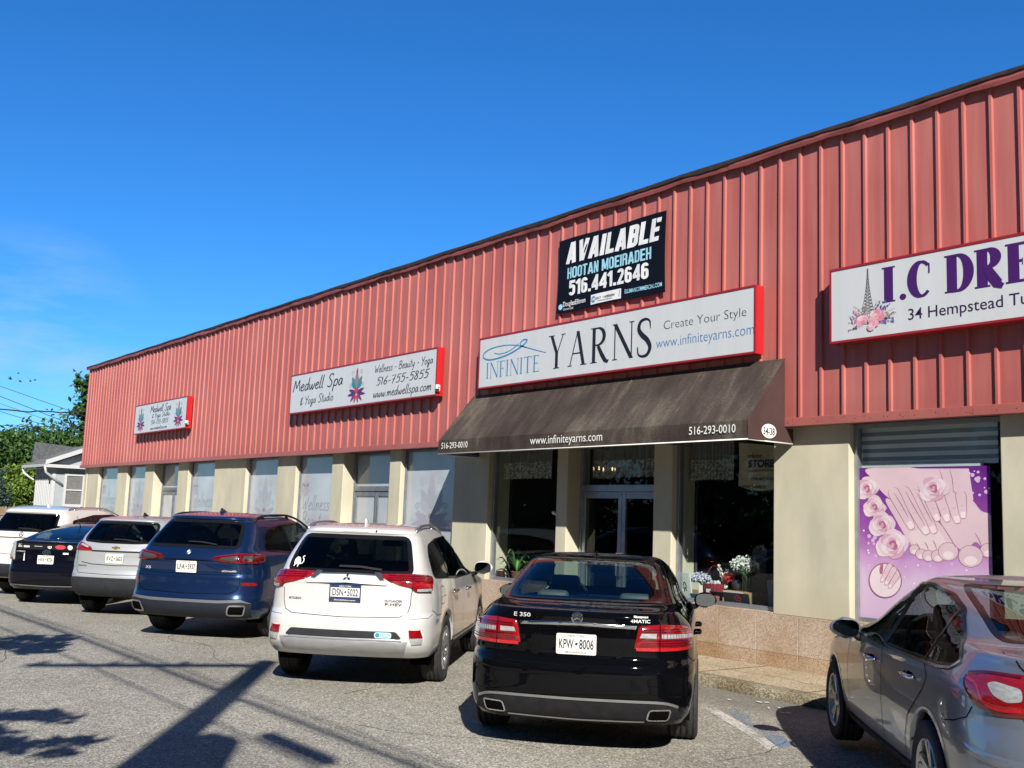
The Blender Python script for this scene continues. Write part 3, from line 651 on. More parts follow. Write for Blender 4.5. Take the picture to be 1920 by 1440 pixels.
def lotus(mb, cx, cz, h, y, pal, line=None, wl=.008):
    """decorative lotus flower emblem: curled lines, feather leaves, purple and pink petals."""
    def P(pts, mi, k): mb.add([(cx+p[0]*h*1.4, y-.0005-.00025*k, cz+p[1]*h) for p in pts], [list(range(len(pts)))], mi)
    def leaf(x, z, ln, w, ang, mi, k):
        n = 8; a = R(ang); up = []; dn = []
        for i in range(n+1):
            t = i/n; hw = w*math.sin(math.pi*min(1, t*.95+.03))**.8*(1-.25*t)
            px, pz = ln*t, hw; up.append((px, pz)); dn.append((px, -pz))
        pts = up+dn[::-1]
        P([(x+p[0]*math.cos(a)-p[1]*math.sin(a), z+p[0]*math.sin(a)+p[1]*math.cos(a)) for p in pts], mi, k)
    def curl(x, z, r, s, mi, k):
        pts = [(x+s*r*(1-t*.8)*math.cos(R(-90+540*t)), z+r*(1-t*.8)*math.sin(R(-90+540*t))) for t in np.linspace(0, 1, 24)]
        v, f = strokes2d([pts], wl*1.2); mb.add([(cx+p[0]*h*1.4, y-.0006-.0003*k, cz+p[1]*h) for p in v], f, mi)
    for s in (-1, 1):
        curl(s*.16, .36, .075, s, 3, 1); curl(s*.25, .0, .055, s, 3, 1); curl(s*.24, -.12, .05, s, 3, 1)
        leaf(s*.03, -.08, .36, .085, 90-s*28, 1, 2); leaf(s*.02, -.1, .26, .075, 90-s*48, 0, 3)
        leaf(s*.02, -.22, .30, .06, 90-s*70, 2, 4); leaf(s*.02, -.24, .34, .055, 90-s*96, 2, 5)
        leaf(s*.04, -.26, .27, .05, 90-s*135, 4, 6); leaf(s*.02, -.28, .24, .045, 90-s*165, 4, 7); leaf(s*.1, -.26, .24, .03, 90-s*150, 2, 8)
        curl(s*.05, -.42, .045, s, 3, 9)
    leaf(0, -.05, .42, .09, 90, 3, 10); leaf(0, .26, .22, .045, 90, 4, 11)
    n = 18; P([(.085*math.cos(2*math.pi*i/n), -.15+.085*math.sin(2*math.pi*i/n)) for i in range(n)], 4, 12)
    P([(.04*math.cos(2*math.pi*i/n), -.15+.04*math.sin(2*math.pi*i/n)) for i in range(n)], 5, 13)
def make_window(i, spa=True, kind=0):
    a, b = PILL[i][1], PILL[i+1][0]; y = FY+WREC; z0, z1 = .757, 2.995
    fr = MB(); w = .045
    fr.box(a+.002, a+w, y-.03, y+.06, z0, z1, 0, .004); fr.box(b-w, b-.002, y-.03, y+.06, z0, z1, 0, .004)
    fr.box(a+w, b-w, y-.03, y+.06, z0, z0+.05, 0, .004); fr.box(a+w, b-w, y-.03, y+.06, z1-.05, z1, 0, .004)
    f = bpart(fr, 'window', [ALU if not spa else ALUD])
    if spa:
        g = MB(); g.box(a+w, b-w, y+.01, y+.02, z0+.05, z1-.05)
        p = bpart(g, 'pane', FILM, f)
        pr = MB(); cx = (a+b)/2
        if kind == 1:
            h = min(1.25, (b-a)*1.15); lotus(pr, cx, 1.95, h, y+.01, None, wl=.012)
            bpart(pr, 'film_print', [mat('film_teal', (.36, .40, .44), .3, clean=True), mat('film_grey', (.34, .37, .42), .3, clean=True), mat('film_mauve', (.33, .33, .40), .3, clean=True), mat('film_line', (.33, .35, .40), .3, clean=True), INKR, INKG], f)
        else:
            for s, zz, k in (('Wellness', 1.80, .82), ('Beauty', 1.42, .70), ('Yoga', 1.06, .5)):
                wd = (b-a-.1)*k*.95; h = wd/{'Wellness': 4.0, 'Beauty': 3.1, 'Yoga': 2.0}[s]*1.0
                put2d(pr, fit2d(hand2d(s, .06), a+.18, a+.18+wd, zz, h), onfilm(y+.01))
            lotus(pr, a+.28, 2.35, .5, y+.01, None, wl=.02)
            bpart(pr, 'film_print', [INKG, mat('film_grey', (.34, .37, .42), .3, clean=True), mat('film_mauve', (.33, .33, .40), .3, clean=True), mat('film_line', (.33, .35, .40), .3, clean=True), INKR, INKG], f)
    else:
        g = MB(); g.poly([(a+w, y+.015, z0+.05), (b-w, y+.015, z0+.05), (b-w, y+.015, z1-.05), (a+w, y+.015, z1-.05)]); bpart(g, 'pane', GL_SHOP, f)
    return f
def make_door(d, spa=True):
    a, b = PILL[d][1], PILL[d+1][0]; y = FY+DREC; z0, z1 = ZP+.05, 2.995; hd = 2.22
    fr = MB(); w = .05
    m = ALU if not spa else ALUD
    fr.box(a+.002, a+w, y-.04, y+.06, z0, z1, 0, .004); fr.box(b-w, b-.002, y-.04, y+.06, z0, z1, 0, .004)
    fr.box(a+w, b-w, y-.045, y+.06, hd, hd+.10, 0, .005); fr.box(a+w, b-w, y-.03, y+.06, z1-.05, z1, 0, .004)
    f = bpart(fr, 'door_frame', m)
    g = MB(); g.poly([(a+w, y+.012, hd+.10), (b-w, y+.012, hd+.10), (b-w, y+.012, z1-.05), (a+w, y+.012, z1-.05)]); bpart(g, 'transom_pane', FILM if spa else GL_SHOP, f)
    mid = (a+b)/2
    for s, (p, q) in ((-1, (a+w+.003, mid-.003)), (1, (mid+.003, b-w-.003))):
        dm = MB(); st = .075
        dm.box(p, p+st, y-.025, y+.025, z0+.01, hd-.005, 0, .006); dm.box(q-st, q, y-.025, y+.025, z0+.01, hd-.005, 0, .006)
        dm.box(p+st, q-st, y-.025, y+.025, hd-.10, hd-.005, 0, .005); dm.box(p+st, q-st, y-.025, y+.025, z0+.01, z0+.20, 0, .005)
        o = bpart(dm, 'door', m)
        gg = MB(); gg.poly([(p+st, y, z0+.20), (q-st, y, z0+.20), (q-st, y, hd-.10), (p+st, y, hd-.10)]); bpart(gg, 'door_pane', FILM if spa else GL_SHOP, o)
        hm = MB(); hx = q-st/2 if s < 0 else p+st/2
        hm.tube([(hx, y-.025, 1.0), (hx, y-.075, 1.0), (hx, y-.075, 1.32), (hx, y-.025, 1.32)], .012, 8); bpart(hm, 'door_handle', ALU, o)
for i in range(len(PILL)-1):
    if i in DOORS: make_door(i, i != 9)
    else:
        spa = i <= 7
        make_window(i, spa, {0: 0, 1: 1, 3: 0, 4: 1, 5: 0, 7: 1}.get(i, 0))
# interiors behind the clear glass: a dark deep room for the yarn shop, another for the salon
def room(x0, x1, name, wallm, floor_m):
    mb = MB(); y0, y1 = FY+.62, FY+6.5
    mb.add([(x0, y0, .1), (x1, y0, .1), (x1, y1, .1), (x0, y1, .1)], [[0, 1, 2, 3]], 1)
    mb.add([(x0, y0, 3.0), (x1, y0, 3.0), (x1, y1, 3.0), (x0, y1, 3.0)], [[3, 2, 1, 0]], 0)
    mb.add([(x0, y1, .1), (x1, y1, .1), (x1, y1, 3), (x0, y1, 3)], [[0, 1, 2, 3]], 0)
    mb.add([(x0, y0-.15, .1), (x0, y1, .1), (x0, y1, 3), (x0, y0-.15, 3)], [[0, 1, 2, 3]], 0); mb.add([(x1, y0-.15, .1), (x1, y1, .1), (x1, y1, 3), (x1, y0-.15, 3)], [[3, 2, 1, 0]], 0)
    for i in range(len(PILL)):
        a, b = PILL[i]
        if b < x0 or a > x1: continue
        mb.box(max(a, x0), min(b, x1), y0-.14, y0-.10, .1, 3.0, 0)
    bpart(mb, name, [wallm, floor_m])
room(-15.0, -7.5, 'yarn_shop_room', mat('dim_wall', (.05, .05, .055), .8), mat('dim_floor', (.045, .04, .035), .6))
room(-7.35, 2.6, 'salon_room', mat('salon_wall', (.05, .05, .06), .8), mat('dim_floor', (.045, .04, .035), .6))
mb = MB()
for i in (8, 10):
    a, b = PILL[i][1], PILL[i+1][0]; mb.box(a+.01, b-.01, FY+.19, FY+.95, .60, .757, 0, .004)
bpart(mb, 'display_ledge', mat('white_ledge', (.5, .49, .45), .6))
# ------------------------------------------------------------------ awning
def make_awning():
    x0, x1 = -14.49, -7.97; yt, zt = CY-.055, 3.817; yf, zf, zv = 9.543, 3.008, 2.783
    A = empty('awning', ((x0+x1)/2, yt, zv), 0, 'dark brown fabric awning with mildew stains and white lettering on its valance', 'awning')
    def part(mb, name, mats, par=None):
        o = mb.build(name, mats, par or A)
        for v in o.data.vertices: v.co = v.co-Vector(A.location)
        return o
    m = bpy.data.materials.new('mildewed_brown_canvas'); m.use_nodes = True; nt = m.node_tree; N = nt.nodes; L = nt.links; b = N['Principled BSDF']
    tc = N.new('ShaderNodeTexCoord'); sx = N.new('ShaderNodeSeparateXYZ'); L.new(tc.outputs['Object'], sx.inputs[0])
    # streaks that run down the slope, leaning a little
    mp = N.new('ShaderNodeMapping'); mp.inputs['Scale'].default_value = (3.6, .9, .9); mp.inputs['Rotation'].default_value = (0, R(0), R(16)); L.new(tc.outputs['Object'], mp.inputs[0])
    n1 = N.new('ShaderNodeTexNoise'); n1.inputs['Scale'].default_value = 1.5; n1.inputs['Detail'].default_value = 9; n1.inputs['Roughness'].default_value = .68; L.new(mp.outputs[0], n1.inputs['Vector'])
    n2 = N.new('ShaderNodeTexNoise'); n2.inputs['Scale'].default_value = .9; n2.inputs['Detail'].default_value = 5; L.new(tc.outputs['Object'], n2.inputs['Vector'])
    n4 = N.new('ShaderNodeTexNoise'); n4.inputs['Scale'].default_value = 40; n4.inputs['Detail'].default_value = 6; L.new(tc.outputs['Object'], n4.inputs['Vector'])
    ad = N.new('ShaderNodeMath'); ad.operation = 'ADD'; L.new(n1.outputs[0], ad.inputs[0]); L.new(n2.outputs[0], ad.inputs[1])
    a3 = N.new('ShaderNodeMath'); a3.operation = 'MULTIPLY_ADD'; L.new(n4.outputs[0], a3.inputs[0]); a3.inputs[1].default_value = .5; L.new(ad.outputs[0], a3.inputs[2])
    cr = N.new('ShaderNodeValToRGB'); e = cr.color_ramp.elements; e[0].position = .95; e[0].color = (.034, .023, .019, 1); e[1].position = 1.0; e[1].color = (.150, .130, .100, 1)
    e[0].position = .52; e[1].position = .84; q = e.new(.66); q.color = (.060, .046, .037, 1)
    hv = N.new('ShaderNodeMath'); hv.operation = 'MULTIPLY'; hv.inputs[1].default_value = .5; L.new(a3.outputs[0], hv.inputs[0]); L.new(hv.outputs[0], cr.inputs[0])
    L.new(cr.outputs[0], b.inputs['Base Color']); b.inputs['Roughness'].default_value = .75; b.inputs['Specular IOR Level'].default_value = .3
    n3 = N.new('ShaderNodeTexNoise'); n3.inputs['Scale'].default_value = 300; L.new(tc.outputs['Object'], n3.inputs['Vector'])
    bp = N.new('ShaderNodeBump'); bp.inputs['Strength'].default_value = .25; bp.inputs['Distance'].default_value = .003; L.new(n3.outputs[0], bp.inputs['Height']); L.new(bp.outputs[0], b.inputs['Normal'])
    clean = mat('brown_canvas_side', (.050, .024, .022), .7, var=(2.5, .25), bump=(200, .2, .003))
    white = mat('awning_white', (.78, .78, .74), .6, clean=True)
    n = 40; k = 8; mb = MB(); vs = []
    for i in range(n+1):
        x = x0+(x1-x0)*i/n
        for j in range(k+1):
            t = j/k; sag = -.022*math.sin(math.pi*t)*(1+.35*math.sin(x*2.1))*(.4+.6*abs(math.sin(math.pi*(x-x0)/1.63)))
            vs.append((x, yt+(yf-yt)*t, zt+(zf-zt)*t+sag))
    fs = [[i*(k+1)+j, (i+1)*(k+1)+j, (i+1)*(k+1)+j+1, i*(k+1)+j+1] for i in range(n) for j in range(k)]
    mb.add(vs, fs, 0, True); cano = part(mb, 'canopy', m)
    for x in np.linspace(x0, x1, 6)[1:-1]:
        mb = MB(); mb.tube([(x, yt+(yf-yt)*t, zt+(zf-zt)*t-.018*math.sin(math.pi*t)+.004) for t in np.linspace(0, 1, 9)], .006, 6); part(mb, 'canopy_seam', m, cano)
    mb = MB(); vs = []
    for i in range(n+1):
        x = x0+(x1-x0)*i/n; d = .004*math.sin(x*5)
        vs += [(x, yf, zf), (x, yf-.006+d, (zf+zv)/2), (x, yf+d, zv)]
    mb.add(vs, [[i*3+j, (i+1)*3+j, (i+1)*3+j+1, i*3+j+1] for i in range(n) for j in range(2)], 0, True)
    val = part(mb, 'valance', m)
    for x in (x0, x1):
        mb = MB(); mb.prism([(x, yt, zt), (x, yf, zf), (x, yf, zv), (x, CY-.055, zv), ], (-.003 if x == x0 else .003, 0, 0))
        mb.prism([(x, CY-.055, zv), (x, FY-.01, zv), (x, FY-.01, ZB-.02), (x, CY-.055, ZB-.02)], (-.003 if x == x0 else .003, 0, 0))
        part(mb, 'side_flap', clean)
    mb = MB(); mb.tube([(x0, FY-.02, zv), (x0, yf-.004, zv), (x1, yf-.004, zv), (x1, FY-.02, zv)], .009, 8); part(mb, 'white_piping', white)
    mb = MB()
    for x in np.linspace(x0+.03, x1-.03, 5):
        mb.tube([(x, yt+.02, zt-.03), (x, yf+.03, zf-.03), (x, yf+.03, zv+.03)], .014, 6); mb.tube([(x, FY-.03, zv+.03), (x, yf+.03, zv+.03)], .014, 6)
    mb.tube([(x0+.03, yf+.03, zv+.03), (x1-.03, yf+.03, zv+.03)], .014, 6)
    part(mb, 'frame', ALUD)
    F = lambda u, v, k=0: (u, yf-.016-.00004*k, v)
    for s, u0, u1 in (('516-293-0010', -14.38, -13.63), ('516-293-0010', -8.88, -8.14)):
        tx = MB(); put2d(tx, fit2d(text2d(s, .006), u0, u1, 2.868, .098), F); part(tx, 'lettering', white, val)
    tx = MB(); put2d(tx, fit2d(text2d('www.infiniteyarns.com', .0), -12.03, -10.46, 2.858, .118), F)
    part(tx, 'lettering', white, val)
    # number oval on the right flap
    ov = MB(); oy, oz, ra, rb = 9.92, 2.905, .135, .085; nn = 28
    ov.add([(x1+.006, oy+ra*math.cos(2*math.pi*i/nn), oz+rb*math.sin(2*math.pi*i/nn)) for i in range(nn)], [list(range(nn))], 0)
    put2d(ov, fit2d(text2d('34-38', .02), oy-.105, oy+.105, oz-.045, .09), lambda u, v, k=0: (x1+.0075, u, v), 1)
    part(ov, 'number_plaque', [white, mat('plain_black_ink', (.015, .015, .015), .5, clean=True)])
make_awning()
# ------------------------------------------------------------------ sign boxes
SIGNRED = mat('sign_red_enamel', (.27, .016, .024), .35, var=(2, .12))
SIGNRED2 = mat('sign_bright_red_enamel', (.46, .014, .018), .3, var=(2, .10))
def sign_face():
    m = mat('sign_white_acrylic', (.545, .57, .59), .28, var=(.9, .035), stretch=(6, 1, .25)); return m
SFACE = sign_face()
BLK = mat('sign_black_ink', (.012, .011, .013), .4, clean=True)
def make_sign(name, label, x0, x1, z0, z1, bright=True, frame=.03):
    yf = 10.07; yb = CY-.044
    S = empty(name, ((x0+x1)/2, yb, z0), 0, label, 'sign', 'lightbox signs on the red cladding')
    def part(mb, nm, mats, par=None):
        o = mb.build(nm, mats, par or S)
        for v in o.data.vertices: v.co = v.co-Vector(S.location)
        return o
    mb = MB(); mb.box(x0+.001, x1-.001, yf+.014, yb, z0+.001, z1-.001, 1)
    mb.box(x1-.001, x1+.002, yf+.012, yb-.002, z0+.003, z1-.003, 1)
    mb.box(x0, x1, yf-.004, yf+.03, z1-frame, z1, 0, .004); mb.box(x0, x1, yf-.004, yf+.03, z0, z0+frame, 0, .004)
    mb.box(x0, x0+frame*.8, yf-.003, yf+.03, z0+frame, z1-frame, 0); mb.box(x1-frame*.8, x1, yf-.003, yf+.03, z0+frame, z1-frame, 0)
    case = part(mb, 'sign_box', [SIGNRED, SIGNRED2])
    fm = MB(); fm.box(x0+frame*.8, x1-frame*.8, yf+.004, yf+.02, z0+frame, z1-frame); part(fm, 'sign_face', SFACE)
    return S, part, (lambda u, v, k=0: (u, yf+.0033-.00003*k, v)), yf+.0036
# yarn shop
S, part, F, yq = make_sign('shop_sign', 'white lightbox sign for the yarn shop directly above the brown awning', -14.18, -8.30, 3.894, 4.764)
BLUE = mat('sign_blue_ink', (.03, .16, .36), .4, clean=True)
mb = MB(); put2d(mb, fit2d(serif2d('YARNS', .13, .042), -12.34, -10.10, 4.06, .525), F); part(mb, 'shop_name', BLK)
mb = MB(); put2d(mb, fit2d(serif2d('INFINITE', .10, .04, .06, .035, .12, .95), -13.96, -12.56, 4.055, .265), F)
lp = crom([(-12.40, 4.335), (-12.75, 4.43), (-13.05, 4.525), (-12.99, 4.60), (-12.88, 4.585), (-13.02, 4.50), (-13.4, 4.40), (-13.85, 4.365), (-14.06, 4.43), (-13.98, 4.52), (-13.7, 4.565), (-13.3, 4.555), (-12.9, 4.475)], 8)
m_ = len(lp); put2d(mb, strokes2d([(lp, [.012+.016*math.sin(math.pi*i/(m_-1))**.8 for i in range(m_)])], 0), lambda u, v, k=0: F(u, v, 20))
lp2 = crom([(-13.75, 4.47), (-13.6, 4.44), (-13.35, 4.46), (-13.1, 4.55)], 8); put2d(mb, strokes2d([lp2], .016), lambda u, v, k=0: F(u, v, 40))
part(mb, 'blue_name_and_knot', mat('sign_teal_blue_ink', (.025, .20, .40), .4, clean=True))
mb = MB(); put2d(mb, fit2d(text2d('Create Your Style', -.012), -9.88, -8.45, 4.385, .115), F); part(mb, 'slogan', BLK)
mb = MB(); put2d(mb, fit2d(text2d('www.infiniteyarns.com', -.008), -10.02, -8.325, 4.14, .135), F); part(mb, 'web_address', BLUE)
mb = MB()
for x in (-13.42, -11.05): mb.box(x-.003, x+.003, 10.0725, 10.075, 3.925, 4.735)
part(mb, 'panel_joint', mat('joint_grey', (.35, .37, .38), .5))
# wellness spa signs
LPAL = [mat('lotus_teal', (.02, .23, .25), .4, clean=True), mat('lotus_grey_teal', (.10, .20, .22), .4, clean=True), mat('lotus_purple', (.09, .02, .13), .4, clean=True), mat('lotus_grey', (.22, .21, .24), .4, clean=True), mat('lotus_pink', (.40, .02, .09), .4, clean=True), mat('lotus_red', (.62, .05, .09), .4, clean=True)]
S, part, F, yq = make_sign('spa_sign', 'long white spa sign with one lotus emblem, between the small sign and the awning', -21.37, -15.46, 3.885, 4.765)
for s_, a_ in (('Medwell Spa', (-21.26, -18.95, 4.37, .26)), ('& Yoga Studio', (-20.86, -19.33, 4.07, .175)), ('Wellness - Beauty - Yoga', (-17.66, -15.60, 4.485, .15)), ('516-755-5855', (-17.58, -15.69, 4.235, .165)), ('www.medwellspa.com', (-17.68, -15.62, 4.00, .17))):
    mb = MB(); put2d(mb, fit2d(hand2d(s_, .10), *a_), F); part(mb, 'lettering', BLK)
mb = MB(); lotus(mb, -18.36, 4.31, .72, yq, LPAL); part(mb, 'lotus_emblem', LPAL)
WHT = mat('white_plastic', (.72, .72, .70), .4)
def sensor(x, z):
    o = empty('sensor_light', (x, 10.12, z), 0, 'small white sensor light on the red end of the %s', 'sensor light')
    mb = MB(); mb.box(.002, .05, -.07, .01, -.06, .06, 0, .012); mb.build('housing', WHT, o)
    m2 = MB(); m2.box(.02, .075, -.085, -.02, -.05, -.015, 0, .008); m2.box(.051, .054, -.05, -.01, .0, .015, 0); m2.build('lamp_head', mat('dark_lens', (.04, .04, .04), .3), o)
    return o
s1 = sensor(-15.457, 4.02); s1['label'] = 'small white sensor light on the red end of the long spa sign'; s1['group'] = 'sensor lights on the sign ends'
S, part, F, yq = make_sign('spa_sign', 'small white spa sign with two lotus emblems near the far end of the cladding', -32.08, -27.74, 3.885, 4.765)
for s_, a_ in (('Medwell Spa', (-30.72, -28.98, 4.47, .20)), ('& Yoga Studio', (-30.52, -29.05, 4.31, .13)), ('516-755-5855', (-30.58, -29.12, 4.12, .13)), ('www.medwellspa.com', (-30.62, -29.20, 3.965, .10))):
    mb = MB(); put2d(mb, fit2d(hand2d(s_, .12), *a_), F); part(mb, 'lettering', BLK)
for x in (-31.5, -28.35):
    mb = MB(); lotus(mb, x, 4.32, .74, yq, LPAL); part(mb, 'lotus_emblem', LPAL)
s2 = sensor(-27.737, 4.03); s2['label'] = 'small white sensor light on the red end of the small spa sign'; s2['group'] = 'sensor lights on the sign ends'
# dress shop
S, part, F, yq = make_sign('shop_sign', 'white lightbox sign with purple lettering and a rose and tower picture', -7.22, -1.25, 3.885, 4.765)
PUR = mat('sign_purple_ink', (.055, .010, .115), .4, clean=True)
mb = MB(); put2d(mb, fit2d(serif2d('I.C', .25, .07, .055, .05, .10, .82), -6.54, -5.965, 4.27, .40), F); part(mb, 'shop_name', PUR)
mb = MB(); put2d(mb, fit2d(serif2d('DRES', .25, .07, .055, .05, .13, .82), -5.80, -4.63, 4.265, .405), F); part(mb, 'shop_name', PUR)
mb = MB(); put2d(mb, fit2d(text2d('34 Hempstead Turnpike', .006), -6.225, -4.46, 4.04, .122), F); part(mb, 'street_address', mat('sign_dark_plum_ink', (.03, .012, .05), .4, clean=True))
def rose(mb, cx, cz, r, y, seed, mi=(0, 1, 2), layer=0):
    rn = random.Random(seed)
    for k in range(16):
        a = rn.uniform(0, 6.28); q = r*(1-k/18); n = 12; w = q*.62; ox, oz = cx+math.cos(a)*q*.42, cz+math.sin(a)*q*.42
        pts = [(ox+w*(1+.08*rn.uniform(-1, 1))*math.cos(2*math.pi*i/n), oz+w*.85*(1+.08*rn.uniform(-1, 1))*math.sin(2*math.pi*i/n)) for i in range(n)]
        mb.add([(p[0], y-.00025*(layer+k), p[1]) for p in pts], [list(range(n))], mi[k % len(mi)])
mb = MB()
# lattice tower
for s in (-1, 1):
    for t in np.linspace(0, .98, 14):
        w0 = .075*(1-t)**1.7+.006; w1 = .075*(1-t-.07)**1.7+.006 if t < .92 else .005; z0 = 4.18+.49*t; z1 = z0+.036
        x0 = -6.72
        v, f = strokes2d([[(x0+s*w0, z0), (x0+s*w1, z1)], [(x0-s*w0, z0), (x0+s*w1, z1)], [(x0-w0, z0), (x0+w0, z0)]], .0075); mb.add([F(p[0], p[1], 3*p[2]+(1 if s > 0 else 0)) for p in v], f, 5)
v, f = strokes2d([[(-6.72, 4.6), (-6.72, 4.675)]], .006); mb.add([F(p[0], p[1], 8) for p in v], f, 5)
rn = random.Random(8)
for i in range(46):
    s = rn.choice((-1, 1)); a = rn.uniform(15, 80); ln = rn.uniform(.10, .27); x0, z0 = -6.69+s*rn.uniform(.0, .1), 4.08+rn.uniform(-.03, .05)
    x1, z1 = x0+s*ln*math.cos(R(a)), z0+ln*math.sin(R(a))*.9
    if i % 3 == 0: x1, z1 = x0+s*ln, z0-rn.uniform(0, .08)
    q = crom([(x0, z0), ((x0+x1)/2, (z0+z1)/2+.02), (x1, z1)], 4); v, f = strokes2d([(q, [.004]*len(q))], 0); mb.add([F(p[0], p[1], 9) for p in v], f, 3)
    for j in range(7):
        t = rn.uniform(.45, 1.05); bx, bz = x0+(x1-x0)*t+rn.uniform(-.012, .012), z0+(z1-z0)*t+rn.uniform(-.012, .012); r_ = rn.uniform(.006, .013)
        mb.add([F(bx+r_*math.cos(c), bz+r_*1.3*math.sin(c), 10+j) for c in np.linspace(0, 6.283, 7)[:-1]], [list(range(6))], 4 if i % 2 else (3 if j % 2 else 0))
rose(mb, -6.80, 4.10, .085, yq-.001, 1, layer=1); rose(mb, -6.60, 4.15, .105, yq-.001, 2, layer=20); rose(mb, -6.66, 4.05, .09, yq-.001, 3, layer=40)
part(mb, 'rose_picture', [mat('rose_pale', (.66, .36, .42), .4, clean=True), mat('rose_mid', (.62, .22, .30), .4, clean=True), mat('rose_light', (.72, .52, .54), .4, clean=True), mat('stem_green', (.20, .26, .12), .4, clean=True), mat('lavender_ink', (.14, .10, .30), .4, clean=True), mat('tower_grey', (.10, .10, .11), .4, clean=True)])
# ------------------------------------------------------------------ vinyl banner tied over the ribs
def make_banner():
    x0, x1, z0, z1 = -12.335, -10.005, 4.955, 6.115; yb = CY-.05
    Bn = empty('banner', ((x0+x1)/2, yb, z0), 0, 'black vinyl banner advertising space to let, flat over the cladding above the yarn sign', 'banner')
    def part(mb, nm, mats, par=None):
        o = mb.build(nm, mats, par or Bn)
        for v in o.data.vertices: v.co = v.co-Vector(Bn.location)
        return o
    def sk(x, z):                      # hung a little crooked, edges drawn in
        tx = (x-x0)/(x1-x0); tz = (z-z0)/(z1-z0)
        return (x+.02*(tz-.5)*(1 if tx < .5 else -.0)+(-.018*math.sin(math.pi*tz) if tx > .5 else .022*math.sin(math.pi*tz))*abs(2*tx-1)**3, yb-.004-.007*abs(math.sin(math.pi*(x-RP0)/RPX))*-1-.004, z+.008*math.sin(tx*9)*(1 if tz > .5 else -1)*abs(2*tz-1)**2)
    n, k = 46, 14; vs = [sk(x0+(x1-x0)*i/n, z0+(z1-z0)*j/k) for i in range(n+1) for j in range(k+1)]
    mb = MB(); mb.add(vs, [[i*(k+1)+j, (i+1)*(k+1)+j, (i+1)*(k+1)+j+1, i*(k+1)+j+1] for i in range(n) for j in range(k)], 0, True)
    o = part(mb, 'vinyl_sheet', mat('black_vinyl', (.004, .005, .011), .55, var=(4, .2), spec=.15))
    def F(u, v, q=0):
        p = sk(u, v); return (p[0], p[1]-.003-.00004*q, p[2])
    wht = mat('banner_white', (.72, .74, .76), .5, clean=True); lb = mat('banner_sky_blue', (.30, .60, .74), .5, clean=True)
    w = MB(); put2d(w, fit2d(block2d('AVAILABLE', .195), -12.17, -10.14, 5.715, .325, .16), F); part(w, 'white_headline', wht)
    w = MB(); put2d(w, fit2d(block2d('516.441.2646'), -12.06, -10.33, 5.205, .235), F); part(w, 'phone_number', wht)
    w = MB(); put2d(w, fit2d(text2d('DouglasElliman', .01), -12.19, -11.66, 5.055, .075), F)
    put2d(w, fit2d(text2d('Commercial', .0), -12.18, -11.94, 4.995, .035), F)
    part(w, 'agency_name', wht)
    w = MB(); put2d(w, fit2d(block2d('HOOTAN MOEIRADEH', .155), -12.12, -10.28, 5.475, .175), F); part(w, 'blue_name', lb)
    w = MB(); put2d(w, fit2d(text2d('ELLIMANCOMMERCIAL.COM', .015), -10.81, -10.065, 5.05, .06), F)
    nn = 18; w.add([F(-12.245+.045*math.cos(2*math.pi*i/nn), 5.055+.045*math.sin(2*math.pi*i/nn)) for i in range(nn)], [list(range(nn))])
    part(w, 'blue_address_and_seal', lb)
    w = MB()
    for i in range(4): w.add([F(-11.54+.1625*i, 4.99), F(-11.54+.1625*(i+1), 4.99), F(-11.54+.1625*(i+1), 5.14), F(-11.54+.1625*i, 5.14)], [[0, 1, 2, 3]], 0)
    G = lambda u, v, q=0: (F(u, v)[0], F(u, v)[1]-.002-.00004*q, F(u, v)[2])
    put2d(w, fit2d(text2d('HOOTAN MOEIRADEH', .02), -11.42, -11.02, 5.05, .036), G, 1)
    w.add([G(-11.48+.05*math.cos(2*math.pi*i/nn), 5.065+.05*math.sin(2*math.pi*i/nn)) for i in range(nn)], [list(range(nn))], 2)
    put2d(w, fit2d(text2d('HM', .03), -11.515, -11.445, 5.045, .045), lambda u, v, q=0: (G(u, v)[0], G(u, v)[1]-.001, G(u, v)[2]), 0)
    for i in range(3): w.add([G(-10.99+.025*i, 5.02), G(-10.975+.025*i, 5.02), G(-10.965+.025*i, 5.12), G(-10.98+.025*i, 5.12)], [[0, 1, 2, 3]], 2)
    w.add([G(-11.38, 5.022), G(-11.08, 5.022), G(-11.08, 5.028), G(-11.38, 5.028)], [[0, 1, 2, 3]], 1)
    part(w, 'agent_strip', [wht, BLK, mat('agent_blue', (.05, .25, .42), .5, clean=True)])
make_banner()
